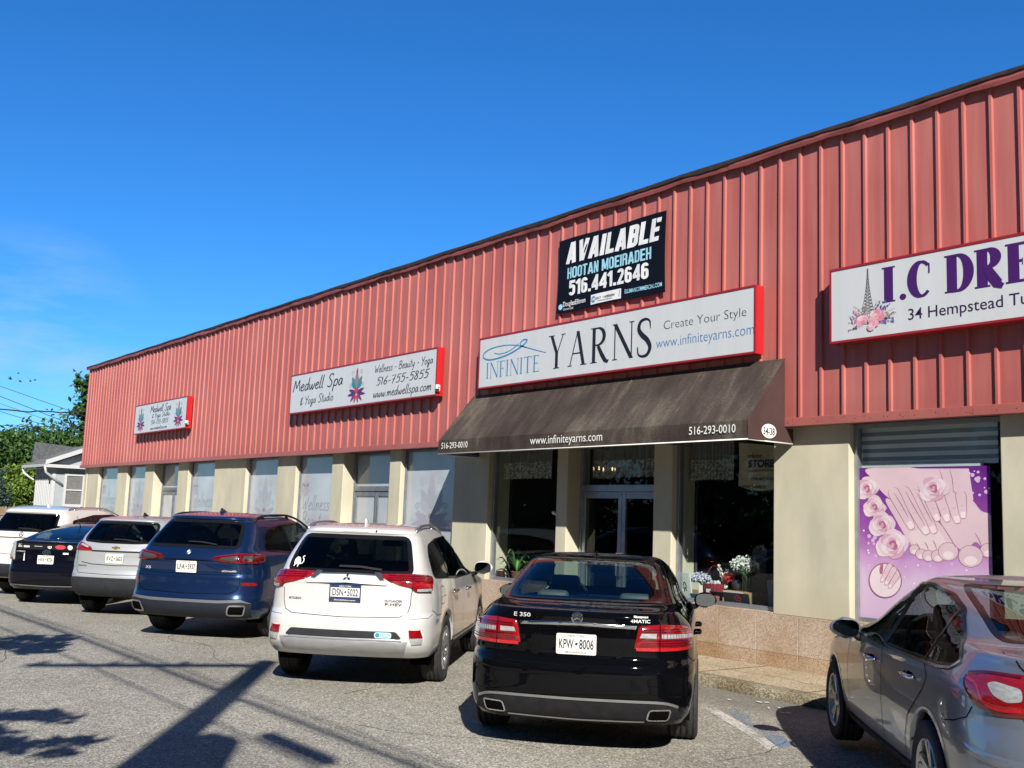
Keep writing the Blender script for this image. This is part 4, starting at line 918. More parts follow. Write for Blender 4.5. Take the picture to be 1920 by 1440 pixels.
# ------------------------------------------------------------------ things in the shop windows
def lace_mat():
    m = bpy.data.materials.new('lace_curtain'); m.use_nodes = True; nt = m.node_tree; N = nt.nodes; L = nt.links; b = N['Principled BSDF']
    b.inputs['Base Color'].default_value = (.66, .66, .62, 1); b.inputs['Roughness'].default_value = .9
    tc = N.new('ShaderNodeTexCoord'); sx = N.new('ShaderNodeSeparateXYZ'); L.new(tc.outputs['Object'], sx.inputs[0])
    vo = N.new('ShaderNodeTexVoronoi'); vo.feature = 'DISTANCE_TO_EDGE'; vo.inputs['Scale'].default_value = 26; L.new(tc.outputs['Object'], vo.inputs['Vector'])
    n1 = N.new('ShaderNodeTexNoise'); n1.inputs['Scale'].default_value = 34; n1.inputs['Detail'].default_value = 3; L.new(tc.outputs['Object'], n1.inputs['Vector'])
    lo = N.new('ShaderNodeMath'); lo.operation = 'LESS_THAN'; lo.inputs[1].default_value = .28; L.new(sx.outputs['Z'], lo.inputs[0])
    pt = N.new('ShaderNodeMath'); pt.operation = 'GREATER_THAN'; pt.inputs[1].default_value = .50; L.new(n1.outputs[0], pt.inputs[0])
    mu = N.new('ShaderNodeMath'); mu.operation = 'MULTIPLY'; L.new(lo.outputs[0], mu.inputs[0]); L.new(pt.outputs[0], mu.inputs[1])
    ma = N.new('ShaderNodeMath'); ma.operation = 'MULTIPLY_ADD'; L.new(mu.outputs[0], ma.inputs[0]); ma.inputs[1].default_value = .5; ma.inputs[2].default_value = .34
    L.new(ma.outputs[0], b.inputs['Alpha']); return m
LACE = lace_mat()
def lace(x0, x1, z0, z1, y, label):
    mb = MB(); n = 90; vs = []
    for i in range(n+1):
        x = x0+(x1-x0)*i/n; d = .022*math.sin(i*.9)+.01*math.sin(i*2.3)
        zb = z0+.018*abs(math.sin(i*.42))
        vs += [(x, y+d*.3, z1), (x, y+d, (z1+zb)/2), (x, y+d*1.3, zb)]
    mb.add([(p[0]-(x0+x1)/2, p[1]-y, p[2]-z0) for p in vs], [[3*i+j, 3*i+3+j, 3*i+4+j, 3*i+1+j] for i in range(n) for j in range(2)], 0, True)
    o = mb.build('lace_curtain', LACE); o.location = ((x0+x1)/2, y, z0); tag(o, label, 'curtain', 'lace valances in the yarn shop windows')
lace(-14.20, -12.90, 2.42, 2.96, 10.70, 'white lace valance curtain in the window left of the yarn shop door')
lace(-12.14, -10.36, 2.43, 2.96, 10.88, 'white lace valance curtain in the transom above the yarn shop door')
lace(-9.95, -9.17, 2.37, 2.96, 10.72, 'white lace valance curtain in the window right of the yarn shop door')
def P_(name, label, cat, loc, group=None): return empty(name, loc, 0, label, cat, group)
LED = .757
# pennant hanging in the right window
def pennant():
    o = P_('hanging_pennant', 'cream fabric store pennant hanging at the top right of the yarn window', 'pennant', (-8.78, 10.74, 2.22))
    mb = MB(); n, k = 14, 10; vs = []
    for i in range(n+1):
        for j in range(k+1):
            u, v = i/n, j/k; vs.append((-.34+.62*u, .012*math.sin(u*7+v*3), (.62-.03*u)*v+.05*(1-v)*(u-.5)**2*4+.03*(1-u)))
    mb.add(vs, [[i*(k+1)+j, (i+1)*(k+1)+j, (i+1)*(k+1)+j+1, i*(k+1)+j+1] for i in range(n) for j in range(k)], 0, True)
    mb.build('fabric', mat('cream_canvas', (.60, .52, .36), .9, var=(6, .15), bump=(80, .2, .003)), o)
    F = lambda u, v, q=0: (u, -.016-.0001*q, v); tx = MB()
    tx.add([F(*p) for p in roundpoly([(-.20, .30), (.27, .33), (.27, .50), (.10, .56), (-.20, .50)], .08)], [list(range(20+5))[:25]], 1) if False else None
    put2d(tx, fit2d(hand2d('Beauty', .12), -.16, .02, .46, .07), F, 1) if False else None
    put2d(tx, fit2d(text2d('infinite', .02), -.17, .05, .44, .06), F, 1); put2d(tx, fit2d(block2d('STORE' if False else 'LOVE')[0:2], 0, .01, 0, .01), F, 1) if False else None
    put2d(tx, fit2d(text2d('STORE', .04), -.17, .26, .32, .10), F, 0)
    tx.add([F(-.16, .28), F(.26, .285), F(.26, .265), F(-.16, .258)], [[0, 1, 2, 3]], 2)
    put2d(tx, fit2d(text2d('YOUR NEXT HOBBY', .02), -.12, .26, .15, .036), F, 3); put2d(tx, fit2d(text2d('INFINITEYARNS', .02), -.31, .12, .045, .040), F, 0)
    tx.build('lettering', [mat('pennant_navy', (.03, .04, .10), .8), mat('pennant_brown', (.16, .07, .03), .8), mat('pennant_orange', (.45, .16, .04), .8), BLK], o)
pennant()
def leafcloud(mb, c, rad, n, size, mi, rn, flat=0.):
    for i in range(n):
        a, b = rn.uniform(0, 6.283), math.acos(rn.uniform(-1, 1)); r = rn.random()**.4
        p = Vector((c[0]+rad[0]*r*math.sin(b)*math.cos(a), c[1]+rad[1]*r*math.sin(b)*math.sin(a), c[2]+rad[2]*r*math.cos(b)))
        nn = Vector((rn.uniform(-1, 1), rn.uniform(-1.4, .4), rn.uniform(-.4, 1))).normalized(); t = nn.orthogonal().normalized(); t = Matrix.Rotation(rn.uniform(0, 6.28), 3, nn) @ t; u = nn.cross(t); s = size*rn.uniform(.6, 1.2)
        mb.add([p-t*s, p+u*s*.55, p+t*s, p-u*s*.55], [[0, 1, 2, 3]], mi[rn.randrange(len(mi))] if isinstance(mi, (list, tuple)) else mi)
rn = random.Random(21)
WFL = mat('white_petals', (.72, .74, .70), .7); GLF = mat('green_leaf', (.05, .13, .03), .6, var=(9, .4)); BFL = mat('pale_blue_petals', (.50, .53, .66), .7); RFL = mat('red_petals', (.45, .02, .03), .6)
# tall white bouquet in a glass vase
o = P_('flower_vase', 'tall white flower bouquet in a clear glass vase on the tan box', 'flowers', (-9.08, 10.86, .935))
mb = MB(); mb.lathe([(.045, 0), (.05, .02), (.046, .10), (.055, .20), (.058, .205), (.052, .20), (.042, .10), (.04, .02)], 20); mb.build('vase', glass('vase_glass', (.75, .85, .80)), o)
mb = MB()
for i in range(16): a = rn.uniform(0, 6.28); mb.tube([(.02*math.cos(a), .02*math.sin(a), .02), (.035*math.cos(a+1), .035*math.sin(a+1), .2), (.12*math.cos(a+1), .08*math.sin(a+1), .32)], .004, 5)
leafcloud(mb, (0, 0, .27), (.14, .10, .06), 40, .03, 0, rn); mb.build('stems', GLF, o)
mb = MB(); leafcloud(mb, (.0, -.01, .36), (.20, .13, .11), 420, .020, 0, rn); leafcloud(mb, (-.17, -.02, .34), (.08, .07, .09), 120, .018, 0, rn); mb.build('blooms', WFL, o)
o = P_('flower_bouquet', 'round bunch of pale hydrangeas on the small white box', 'flowers', (-9.80, 10.80, 1.005))
mb = MB(); leafcloud(mb, (0, 0, .06), (.15, .11, .075), 380, .020, 0, rn); mb.build('blooms', BFL, o); mb = MB(); leafcloud(mb, (0, 0, .012), (.12, .09, .02), 30, .03, 0, rn); mb.build('leaves', GLF, o)
o = P_('storage_box', 'small white box with a tan front under the hydrangeas', 'box', (-9.86, 10.80, LED)); mb = MB(); mb.box(-.09, .09, -.07, .10, 0, .245, 0, .004); mb.build('carton', mat('white_card', (.62, .60, .56), .8), o); mb = MB(); mb.box(-.075, .075, -.075, -.069, .01, .15, 0); mb.build('front_panel', mat('tan_card', (.36, .22, .10), .8), o)
o = P_('red_basket', 'red pleated basket with a white label and wire handle in the yarn window', 'basket', (-9.62, 10.86, LED))
mb = MB(); n = 44; vs = []
for h, r in ((0, .115), (.10, .135), (.24, .15), (.245, .14)):
    for k in range(n): a = 2*math.pi*k/n; q = r*(1+.03*(k % 2)); vs.append((q*math.cos(a), q*.8*math.sin(a), h))
mb.add(vs, [[i*n+k, i*n+(k+1) % n, (i+1)*n+(k+1) % n, (i+1)*n+k] for i in range(3) for k in range(n)]); mb.build('basket_body', mat('red_wicker', (.22, .015, .03), .6, var=(40, .3)), o)
mb = MB(); mb.tube([(.145*math.cos(a), 0, .24+.24*math.sin(a)) for a in np.linspace(0, math.pi, 18)], .006, 6); mb.build('handle', mat('red_wicker', (.22, .015, .03), .6), o)
mb = MB(); mb.box(-.03, .04, -.128, -.122, .13, .175, 0); mb.build('label_card', WHT, o)
mb = MB(); leafcloud(mb, (0, 0, .245), (.11, .08, .03), 120, .03, 0, rn); mb.build('yarn_filling', mat('pale_yarn', (.45, .52, .55), .9), o)
o = P_('orchid_spray', 'white orchid spray with a red bloom behind the red basket', 'flowers', (-9.46, 10.92, LED))
mb = MB(); mb.tube([(0, 0, 0), (-.02, 0, .25), (-.08, 0, .42), (-.13, -.02, .47)], .004, 5); mb.tube([(.0, 0, 0), (.03, 0, .30), (.05, 0, .36)], .004, 5); mb.build('stem', GLF, o)
mb = MB()
for t in range(7): leafcloud(mb, (-.13+.022*t, -.01, .475-.042*t), (.03, .03, .03), 16, .024, 0, rn)
leafcloud(mb, (.0, 0, .40), (.03, .03, .04), 14, .022, 0, rn); mb.build('white_blooms', WFL, o)
mb = MB(); leafcloud(mb, (.06, -.02, .34), (.085, .06, .07), 130, .026, 0, rn); mb.build('red_bloom', RFL, o)
# framed print, cards, crochet, box, board, poster
o = P_('framed_print', 'pale framed print leaning at the left end of the yarn window ledge', 'picture', (-9.93, 10.66, LED)); T = Matrix.Rotation(R(10), 4, 'X')
mb = MB(); mb.box(-.11, .11, -.01, .01, 0, .38, 0, .004, T); mb.build('frame', mat('mint_frame', (.55, .62, .58), .5), o)
mb = MB(); mb.box(-.092, .092, -.013, -.011, .02, .36, 0, 0, T); mb.build('print', mat('pale_print', (.58, .66, .64), .5, var=(7, .06)), o)
mb = MB(); v, f = strokes2d([crom([(-.02, .20), (0, .25), (.03, .21), (.02, .17), (-.03, .18)], 4), [(0, .17), (-.01, .12)], [(.02, .17), (.03, .13)]], .014); mb.add([T @ Vector((p[0], -.0145, p[1])) for p in v], f); mb.build('sketch', BLK, o)
o = P_('tan_display_box', 'low tan wooden display box in the yarn window carrying the vase', 'box', (-9.15, 10.90, LED)); mb = MB(); mb.box(-.25, .26, -.13, .16, 0, .175, 0, .004); mb.build('box_body', mat('light_plywood', (.45, .30, .15), .7, var=(5, .2), stretch=(1, 1, 8)), o); mb = MB(); mb.box(-.24, .10, -.134, -.131, .12, .17, 0); mb.build('pale_strip', mat('white_card', (.62, .60, .56), .8), o)
def card(name, label, cat, loc, w, h, m, tilt, art=None, artm=None):
    o = P_(name, label, cat, loc); T = Matrix.Rotation(R(tilt), 4, 'X'); mb = MB(); mb.box(-w/2, w/2, -.004, .004, 0, h, 0, .001, T); mb.build('board', m, o)
    if art:
        mb = MB(); art(lambda u, v, q=0: T @ Vector((u, -.0055-.0001*q, v)), mb); mb.build('printing', artm, o)
    return o
RSW = mat('swirl_red', (.42, .02, .08), .5)
def swirl(F, mb): v, f = strokes2d([crom([(.02, .10), (.06, .125), (.075, .09), (.02, .075), (-.02, .095), (.0, .13), (.05, .145)], 5)], .012); mb.add([F(*p) for p in v], f, 0); put2d(mb, fit2d(text2d('Infinite Yarns', 0), -.08, .14, .035, .02), F, 1)
card('shop_card', 'black card with a red swirl propped at the front of the yarn window ledge', 'card', (-9.04, 10.65, LED), .42, .17, mat('black_card', (.015, .013, .014), .4), 14, swirl, [RSW, WHT])
card('shop_card', 'small black card with a red swirl at the foot of the left window plant', 'card', (-14.03, 10.60, LED), .24, .15, mat('black_card', (.015, .013, .014), .4), 10, swirl, [RSW, WHT])
card('dark_leaflet', 'dark leaflet lying tilted against the tan box in the yarn window', 'leaflet', (-9.34, 10.71, LED+.09), .30, .12, mat('charcoal_card', (.03, .032, .034), .6), 55, lambda F, mb: [put2d(mb, strokes2d([crom([(-.05+.011*k, h+.012*(k % 2)) for k in range(10)], 2)], .005), F) for h in (.07, .035)], WHT)
card('blue_booklet', 'blue booklet standing beside the pink crochet in the yarn window', 'booklet', (-9.72, 10.66, LED), .22, .11, mat('blue_print', (.03, .12, .26), .5, var=(20, .3)), 20)
card('grey_poster', 'grey printed poster standing in the right corner of the yarn window', 'poster', (-8.50, 10.75, LED), .24, .36, mat('grey_print', (.13, .16, .20), .5, var=(7, .7)), 6)
o = P_('crochet_piece', 'pink crochet pieces laid over the front of the yarn window ledge', 'crochet', (-9.47, 10.64, LED)); mb = MB()
for i in range(9):
    a = rn.uniform(-.14, .14); b = rn.uniform(.02, .11); n = 9; mb.add([(a+.045*math.cos(2*math.pi*k/n), .02-.06*b-.0007*i, b+.04*math.sin(2*math.pi*k/n)) for k in range(n)], [list(range(n))])
mb.build('crochet', mat('pink_crochet', (.46, .16, .18), .9, var=(50, .4)), o)
o = P_('round_top_board', 'tall dark round-topped board with grey writing behind the vase', 'board', (-9.0, 11.02, LED)); mb = MB(); pr = [(-.12, 0, 0), (.12, 0, 0), (.12, 0, .66)]+[(.12*math.cos(a), 0, .66+.12*math.sin(a)) for a in np.linspace(0, math.pi, 12)[1:-1]]+[(-.12, 0, .66)]; mb.prism(pr, (0, .02, 0)); mb.build('board', mat('dark_slate_board', (.035, .04, .05), .6), o)
mb = MB(); F = lambda u, v, q=0: (u, -.002-.0001*q, v)
for i, h in enumerate((.60, .51, .42, .33)): put2d(mb, strokes2d([crom([(-.09+.018*k, h+rn.uniform(0, .05)) for k in range(11)], 3)], .011), F)
mb.build('chalk_writing', mat('chalk_grey', (.20, .22, .26), .8), o)
o = P_('dark_handbag', 'dark knitted bag standing between the red bloom and the vase', 'bag', (-9.27, 10.90, LED+.178)); mb = MB(); mb.sphere((0, 0, .07), .08, 8, 0, (1, .6, .85)); mb.build('bag_body', mat('navy_knit', (.03, .03, .055), .9, var=(40, .4), bump=(60, .5)), o)
# spider plant in the left window
o = P_('potted_plant', 'green strap-leaved pot plant low in the window left of the shop door', 'plant', (-13.85, 10.78, LED))
mb = MB(); mb.lathe([(.07, 0), (.10, .14), (.105, .15), (.09, .15), (.085, .12)], 20); mb.build('plant_pot', mat('dark_clay', (.14, .07, .045), .8), o)
mb = MB()
for i in range(22):
    a = rn.uniform(0, 6.28); ln = rn.uniform(.28, .5); up = rn.uniform(.2, .5); n = 8; L_ = []
    for k in range(n+1):
        t = k/n; r = ln*t*.8; z = .13+up*math.sin(min(1, t*1.15)*2.2)*.85; w = .022*math.sin(math.pi*min(.98, t*.9+.1)); L_ += [(r*math.cos(a)-w*math.sin(a), r*math.sin(a)+w*math.cos(a), z), (r*math.cos(a)+w*math.sin(a), r*math.sin(a)-w*math.cos(a), z)]
    mb.add(L_, [[2*k, 2*k+1, 2*k+3, 2*k+2] for k in range(n)], 0, True)
mb.build('leaves', mat('bright_leaf', (.10, .24, .05), .45, var=(8, .3)), o)
# small fitting on the pillar
o = P_('wall_fitting', 'small chrome camera fitting on the pillar edge left of the shop door', 'wall fitting', (-12.425, 10.42, 1.86)); mb = MB(); mb.lathe([(.03, 0), (.03, .01), (.012, .015), (.012, .05)], 14, 'X', Matrix.Scale(-1, 4, (1, 0, 0))); mb.build('bracket', CHROME if 'chrome' in MATS else WHT, o); mb = MB(); mb.sphere((-.06, -.02, .02), .028, 8, 0); mb.build('camera_head', WHT, o)
# ------------------------------------------------------------------ salon window: striped blind and printed poster
def blind():
    o = P_('striped_blind', 'pale striped roller blind half drawn above the nail poster', 'blind', (-6.32, 10.60, 2.50))
    mb = MB(); z = .02; i = 0
    while z < .47:
        mb.box(-.85, .78, -.004 if i % 2 else 0, .004, z, z+(.05 if i % 2 == 0 else .045), i % 2); z += .05 if i % 2 == 0 else .045; i += 1
    mb.build('blind_fabric', [mat('blind_pale', (.86, .90, .92), .8), mat('blind_dark', (.30, .36, .39), .7)], o)
    mb = MB(); mb.box(-.85, .62, -.02, .01, -.01, .05, 0, .004); mb.build('bottom_bar', mat('blind_bar', (.62, .66, .66), .6), o)
blind()
def nail_poster():
    y0 = FY+WREC+.0085; zb, zt = .80, 2.488
    o = P_('printed_poster', 'pink and purple printed poster of hands, feet and roses on the salon window', 'poster', (-6.37, y0, zb))
    def pm(x, y): 
        k = .001675-1.65e-7*(x-80); return (-7.145+(x-80)*.001764+6.37, 2.474-(y-360+(x-80)*.017)*k-zb)
    mb = MB(); lay = [0]
    def poly(pts, mi, sm=True, k=5):
        lay[0] += 1; q = crom(pts, k, True) if sm else pts; q = [pm(*p) for p in q]; q = [(min(.778, max(-.772, p[0])), min(1.687, max(.0, p[1]))) for p in q]
        mb.add([(p[0], -.0005-.000012*lay[0], p[1]) for p in q], [list(range(len(q)))], mi)
    def line(pts, w, mi):
        lay[0] += 1; q = [pm(*p) for p in crom(pts, 5)]; n = len(q); v, f = strokes2d([(q, [w*(.35+.65*math.sin(math.pi*i/(n-1))) for i in range(n)])], 0)
        v = [p for p in v]; mb.add([(min(.778, max(-.772, p[0])), -.0005-.000012*lay[0], p[1]) for p in v], f, mi)
    def finger(p, q, w, mi=0, nail=True):
        a = Vector(p); b = Vector(q); t = (b-a).normalized(); n = Vector((-t.y, t.x)); h = w/2
        for mm, e in ((3, 3.5), (mi, 0)):
            g = h+e; poly([tuple(a-n*g*1.1), tuple(a+(b-a)*.55-n*g*1.05), tuple(b-t*g-n*g*.9), tuple(b-n*g*.45+t*e), tuple(b+n*g*.45+t*e), tuple(b-t*g+n*g*.9), tuple(a+(b-a)*.55+n*g*1.05), tuple(a+n*g*1.1)], mm)
        if nail: poly([tuple(b-t*w*.85-n*h*.62), tuple(b-t*2-n*h*.55), tuple(b-t*2+n*h*.55), tuple(b-t*w*.85+n*h*.62)], 2, False)
        line([tuple(a+(b-a)*.50-n*h*.5), tuple(a+(b-a)*.52), tuple(a+(b-a)*.50+n*h*.5)], .003, 3)
    def toe(c, r, mi=0):
        for mm, e in ((3, 4), (mi, 0)): poly([(c[0]+(r+e)*math.cos(a), c[1]+(r+e)*.95*math.sin(a)) for a in np.linspace(0, 6.283, 13)[:-1]], mm)
        poly([(c[0]+r*.55*math.cos(a), c[1]+r*.38+r*.40*math.sin(a)) for a in np.linspace(0, 6.283, 11)[:-1]], 2)
    def bloom(x, y, r, seed):
        rnn = random.Random(seed)
        for k in range(22):
            q = r*(1-k/25); a = k*2.4+rnn.uniform(-.3, .3); ox, oy = x+math.cos(a)*q*.45, y+math.sin(a)*q*.45; w = q*.66; m = 11
            pts = [(ox+w*(1+rnn.uniform(-.1, .1))*math.cos(2*math.pi*i/m), oy+w*.9*(1+rnn.uniform(-.1, .1))*math.sin(2*math.pi*i/m)) for i in range(m)]
            poly(pts, (4, 5, 4, 6)[k % 4] if k < 16 else (7, 6)[k % 2])
            line([pts[0], pts[1], pts[2], pts[3]], .004, 7 if k % 3 == 0 else 3)
    rr = random.Random(4)
    for i in range(46):
        x, yy = (rr.uniform(820, 955), rr.uniform(370, 650)) if i % 3 == 0 else ((rr.uniform(85, 300), rr.uniform(760, 1050)) if i % 3 == 1 else (rr.uniform(300, 950), rr.uniform(960, 1150))); r = rr.choice((4, 6, 9, 13))
        poly([(x+r*math.cos(a), yy+r*math.sin(a)) for a in np.linspace(0, 6.283, 9)[:-1]], 8 if r < 8 else 9)
    poly([(270, 560), (420, 620), (600, 690), (720, 850), (700, 950), (600, 960), (500, 930), (430, 850), (340, 700)], 0); poly([(430, 800), (600, 760), (690, 880), (640, 930), (520, 920)], 1)
    poly([(640, 690), (720, 610), (830, 560), (900, 640), (975, 690), (975, 930), (900, 880), (860, 850), (800, 900), (740, 880), (680, 780)], 0)
    for c, r in (((468, 905), 34), ((512, 935), 36), ((560, 945), 38), ((622, 945), 42), ((690, 915), 62)): toe(c, r)
    for c, r in (((940, 905), 48), ((830, 945), 74)): toe(c, r)
    for a, b in (((480, 860), (500, 900)), ((535, 850), (560, 905)), ((590, 840), (615, 900)), ((640, 720), (740, 890)), ((860, 790), (900, 880))): line([a, ((a[0]+b[0])/2+4, (a[1]+b[1])/2), b], .010, 3)
    poly([(480, 355), (830, 355), (855, 565), (800, 620), (700, 640), (600, 560)], 0, False)
    for p, q, w in (((640, 540), (690, 712), 56), ((705, 520), (755, 722), 56), ((775, 520), (790, 690), 50)): finger(p, q, w)
    line([(640, 360), (660, 420), (690, 520)], .007, 3); line([(710, 360), (725, 440), (730, 520)], .008, 3)
    poly([(140, 355), (500, 355), (560, 500), (590, 600), (500, 610), (400, 600), (300, 560), (230, 500), (180, 430)], 0)
    for p, q, w in (((560, 540), (628, 708), 54), ((470, 520), (605, 790), 60), ((395, 500), (555, 797), 62), ((320, 505), (455, 762), 60)): finger(p, q, w)
    for a, b, c in (((330, 520), (380, 600), (430, 690)), ((410, 510), (470, 620), (540, 740)), ((490, 520), (540, 620), (590, 720))): line([a, b, c], .010, 3)
    for x, yy, r, s in ((130, 490, 88, 1), (185, 615, 80, 2), (238, 735, 92, 3), (312, 870, 112, 4), (595, 485, 100, 5)): bloom(x, yy, r, s)
    poly([(262+118*math.cos(a), 1112+118*math.sin(a)) for a in np.linspace(0, 6.283, 25)[:-1]], 3); poly([(262+110*math.cos(a), 1112+110*math.sin(a)) for a in np.linspace(0, 6.283, 25)[:-1]], 5)
    for p, q, w in (((300, 1010), (235, 1120), 30), ((330, 1030), (265, 1140), 30), ((352, 1070), (290, 1160), 28)): finger(p, q, w)
    poly([(235, 1000), (250, 1005), (245, 1060), (228, 1070), (222, 1040)], 7)
    poly([(630+100*math.cos(a), 1190+108*math.sin(a)) for a in np.linspace(0, 6.283, 25)[:-1]], 3); poly([(630+93*math.cos(a), 1190+100*math.sin(a)) for a in np.linspace(0, 6.283, 25)[:-1]], 5); poly([(830+90*math.cos(a), 1180+100*math.sin(a)) for a in np.linspace(0, 6.283, 25)[:-1]], 9)
    c_ = lambda n, c: mat(n, c, .35, coat=.2, var=(2.2, .06))
    mb.build('printed_picture', [c_('print_skin', (.63, .47, .53)), c_('print_skin_light', (.69, .55, .58)), c_('print_nail', (.75, .63, .66)), c_('print_mauve_line', (.30, .12, .18)), c_('print_rose_pale', (.64, .50, .57)), c_('print_rose_white', (.70, .60, .65)), c_('print_rose_pink', (.57, .33, .44)), c_('print_rose_deep', (.38, .12, .22)), c_('print_spark', (.78, .72, .80)), c_('print_bokeh', (.58, .42, .64))], o)
    m = bpy.data.materials.new('printed_purple_sheet'); m.use_nodes = True; nt = m.node_tree; N = nt.nodes; L = nt.links; b = N['Principled BSDF']
    tc = N.new('ShaderNodeTexCoord'); sx = N.new('ShaderNodeSeparateXYZ'); L.new(tc.outputs['Object'], sx.inputs[0]); nz = N.new('ShaderNodeTexNoise'); nz.inputs['Scale'].default_value = 3; nz.inputs['Detail'].default_value = 4; L.new(tc.outputs['Object'], nz.inputs['Vector'])
    ma = N.new('ShaderNodeMath'); ma.operation = 'MULTIPLY_ADD'; L.new(nz.outputs[0], ma.inputs[0]); ma.inputs[1].default_value = .5; L.new(sx.outputs['Z'], ma.inputs[2])
    mr = N.new('ShaderNodeMapRange'); mr.inputs[1].default_value = .1; mr.inputs[2].default_value = 1.9; L.new(ma.outputs[0], mr.inputs[0])
    cr = N.new('ShaderNodeValToRGB'); e = cr.color_ramp.elements; e[0].color = (.52, .36, .54, 1); e[1].color = (.11, .015, .20, 1)
    for p, c in ((.30, (.57, .43, .60)), (.46, (.50, .28, .53)), (.62, (.27, .07, .34))): q = e.new(p); q.color = (*c, 1)
    L.new(mr.outputs[0], cr.inputs[0]); L.new(cr.outputs[0], b.inputs['Base Color']); b.inputs['Roughness'].default_value = .3
    mb = MB(); mb.box(-.775, .78, -.0003, .0003, 0, 1.688); mb.build('poster_sheet', m, o)
nail_poster()
# a small lit chandelier deep in the yarn shop, seen through the transom
o = P_('chandelier', 'small lit chandelier seen through the transom above the shop door', 'chandelier', (-13.75, 12.6, 2.58)); mb = MB(); mb.tube([(0, 0, .38), (0, 0, .0)], .008, 6)
for k in range(5): a = 2*math.pi*k/5; mb.tube([(0, 0, 0), (.10*math.cos(a), .10*math.sin(a), -.05), (.20*math.cos(a), .20*math.sin(a), .02)], .007, 6); mb.lathe([(.02, .02), (.014, .03), (.012, .09)], 8, 'Z', Matrix.Translation((.20*math.cos(a), .20*math.sin(a), 0)))
mb.build('branches', GOLD if 'badge_gold' in MATS else WHT, o)
for k in range(5): a = 2*math.pi*k/5; mb = MB(); mb.lathe([(.001, .09), (.013, .10), (.016, .125), (.008, .15), (.001, .165)], 8, 'Z', Matrix.Translation((.20*math.cos(a), .20*math.sin(a), 0))); mb.build('candle_bulb', mat('warm_bulb', (.9, .7, .4), .4, emit=((1, .72, .38), 1.8), clean=True), o)
# ------------------------------------------------------------------ cars: each body is a stack of rounded plan outlines
def pchip(P):
    x = np.array([p[0] for p in P], float); y = np.array([p[1] for p in P], float)
    h = np.diff(x); d = np.diff(y)/h; n = len(x); m = np.zeros(n)
    if n > 2:
        for i in range(1, n-1):
            if d[i-1]*d[i] > 0:
                w1, w2 = 2*h[i]+h[i-1], h[i]+2*h[i-1]; m[i] = (w1+w2)/(w1/d[i-1]+w2/d[i])
    m[0], m[-1] = d[0], d[-1]
    def f(q):
        q = np.clip(np.asarray(q, float), x[0], x[-1]); i = np.clip(np.searchsorted(x, q)-1, 0, n-2)
        t = (q-x[i])/h[i]; t2, t3 = t*t, t*t*t
        return (2*t3-3*t2+1)*y[i]+(t3-2*t2+t)*h[i]*m[i]+(-2*t3+3*t2)*y[i+1]+(t3-t2)*h[i]*m[i+1]
    return f
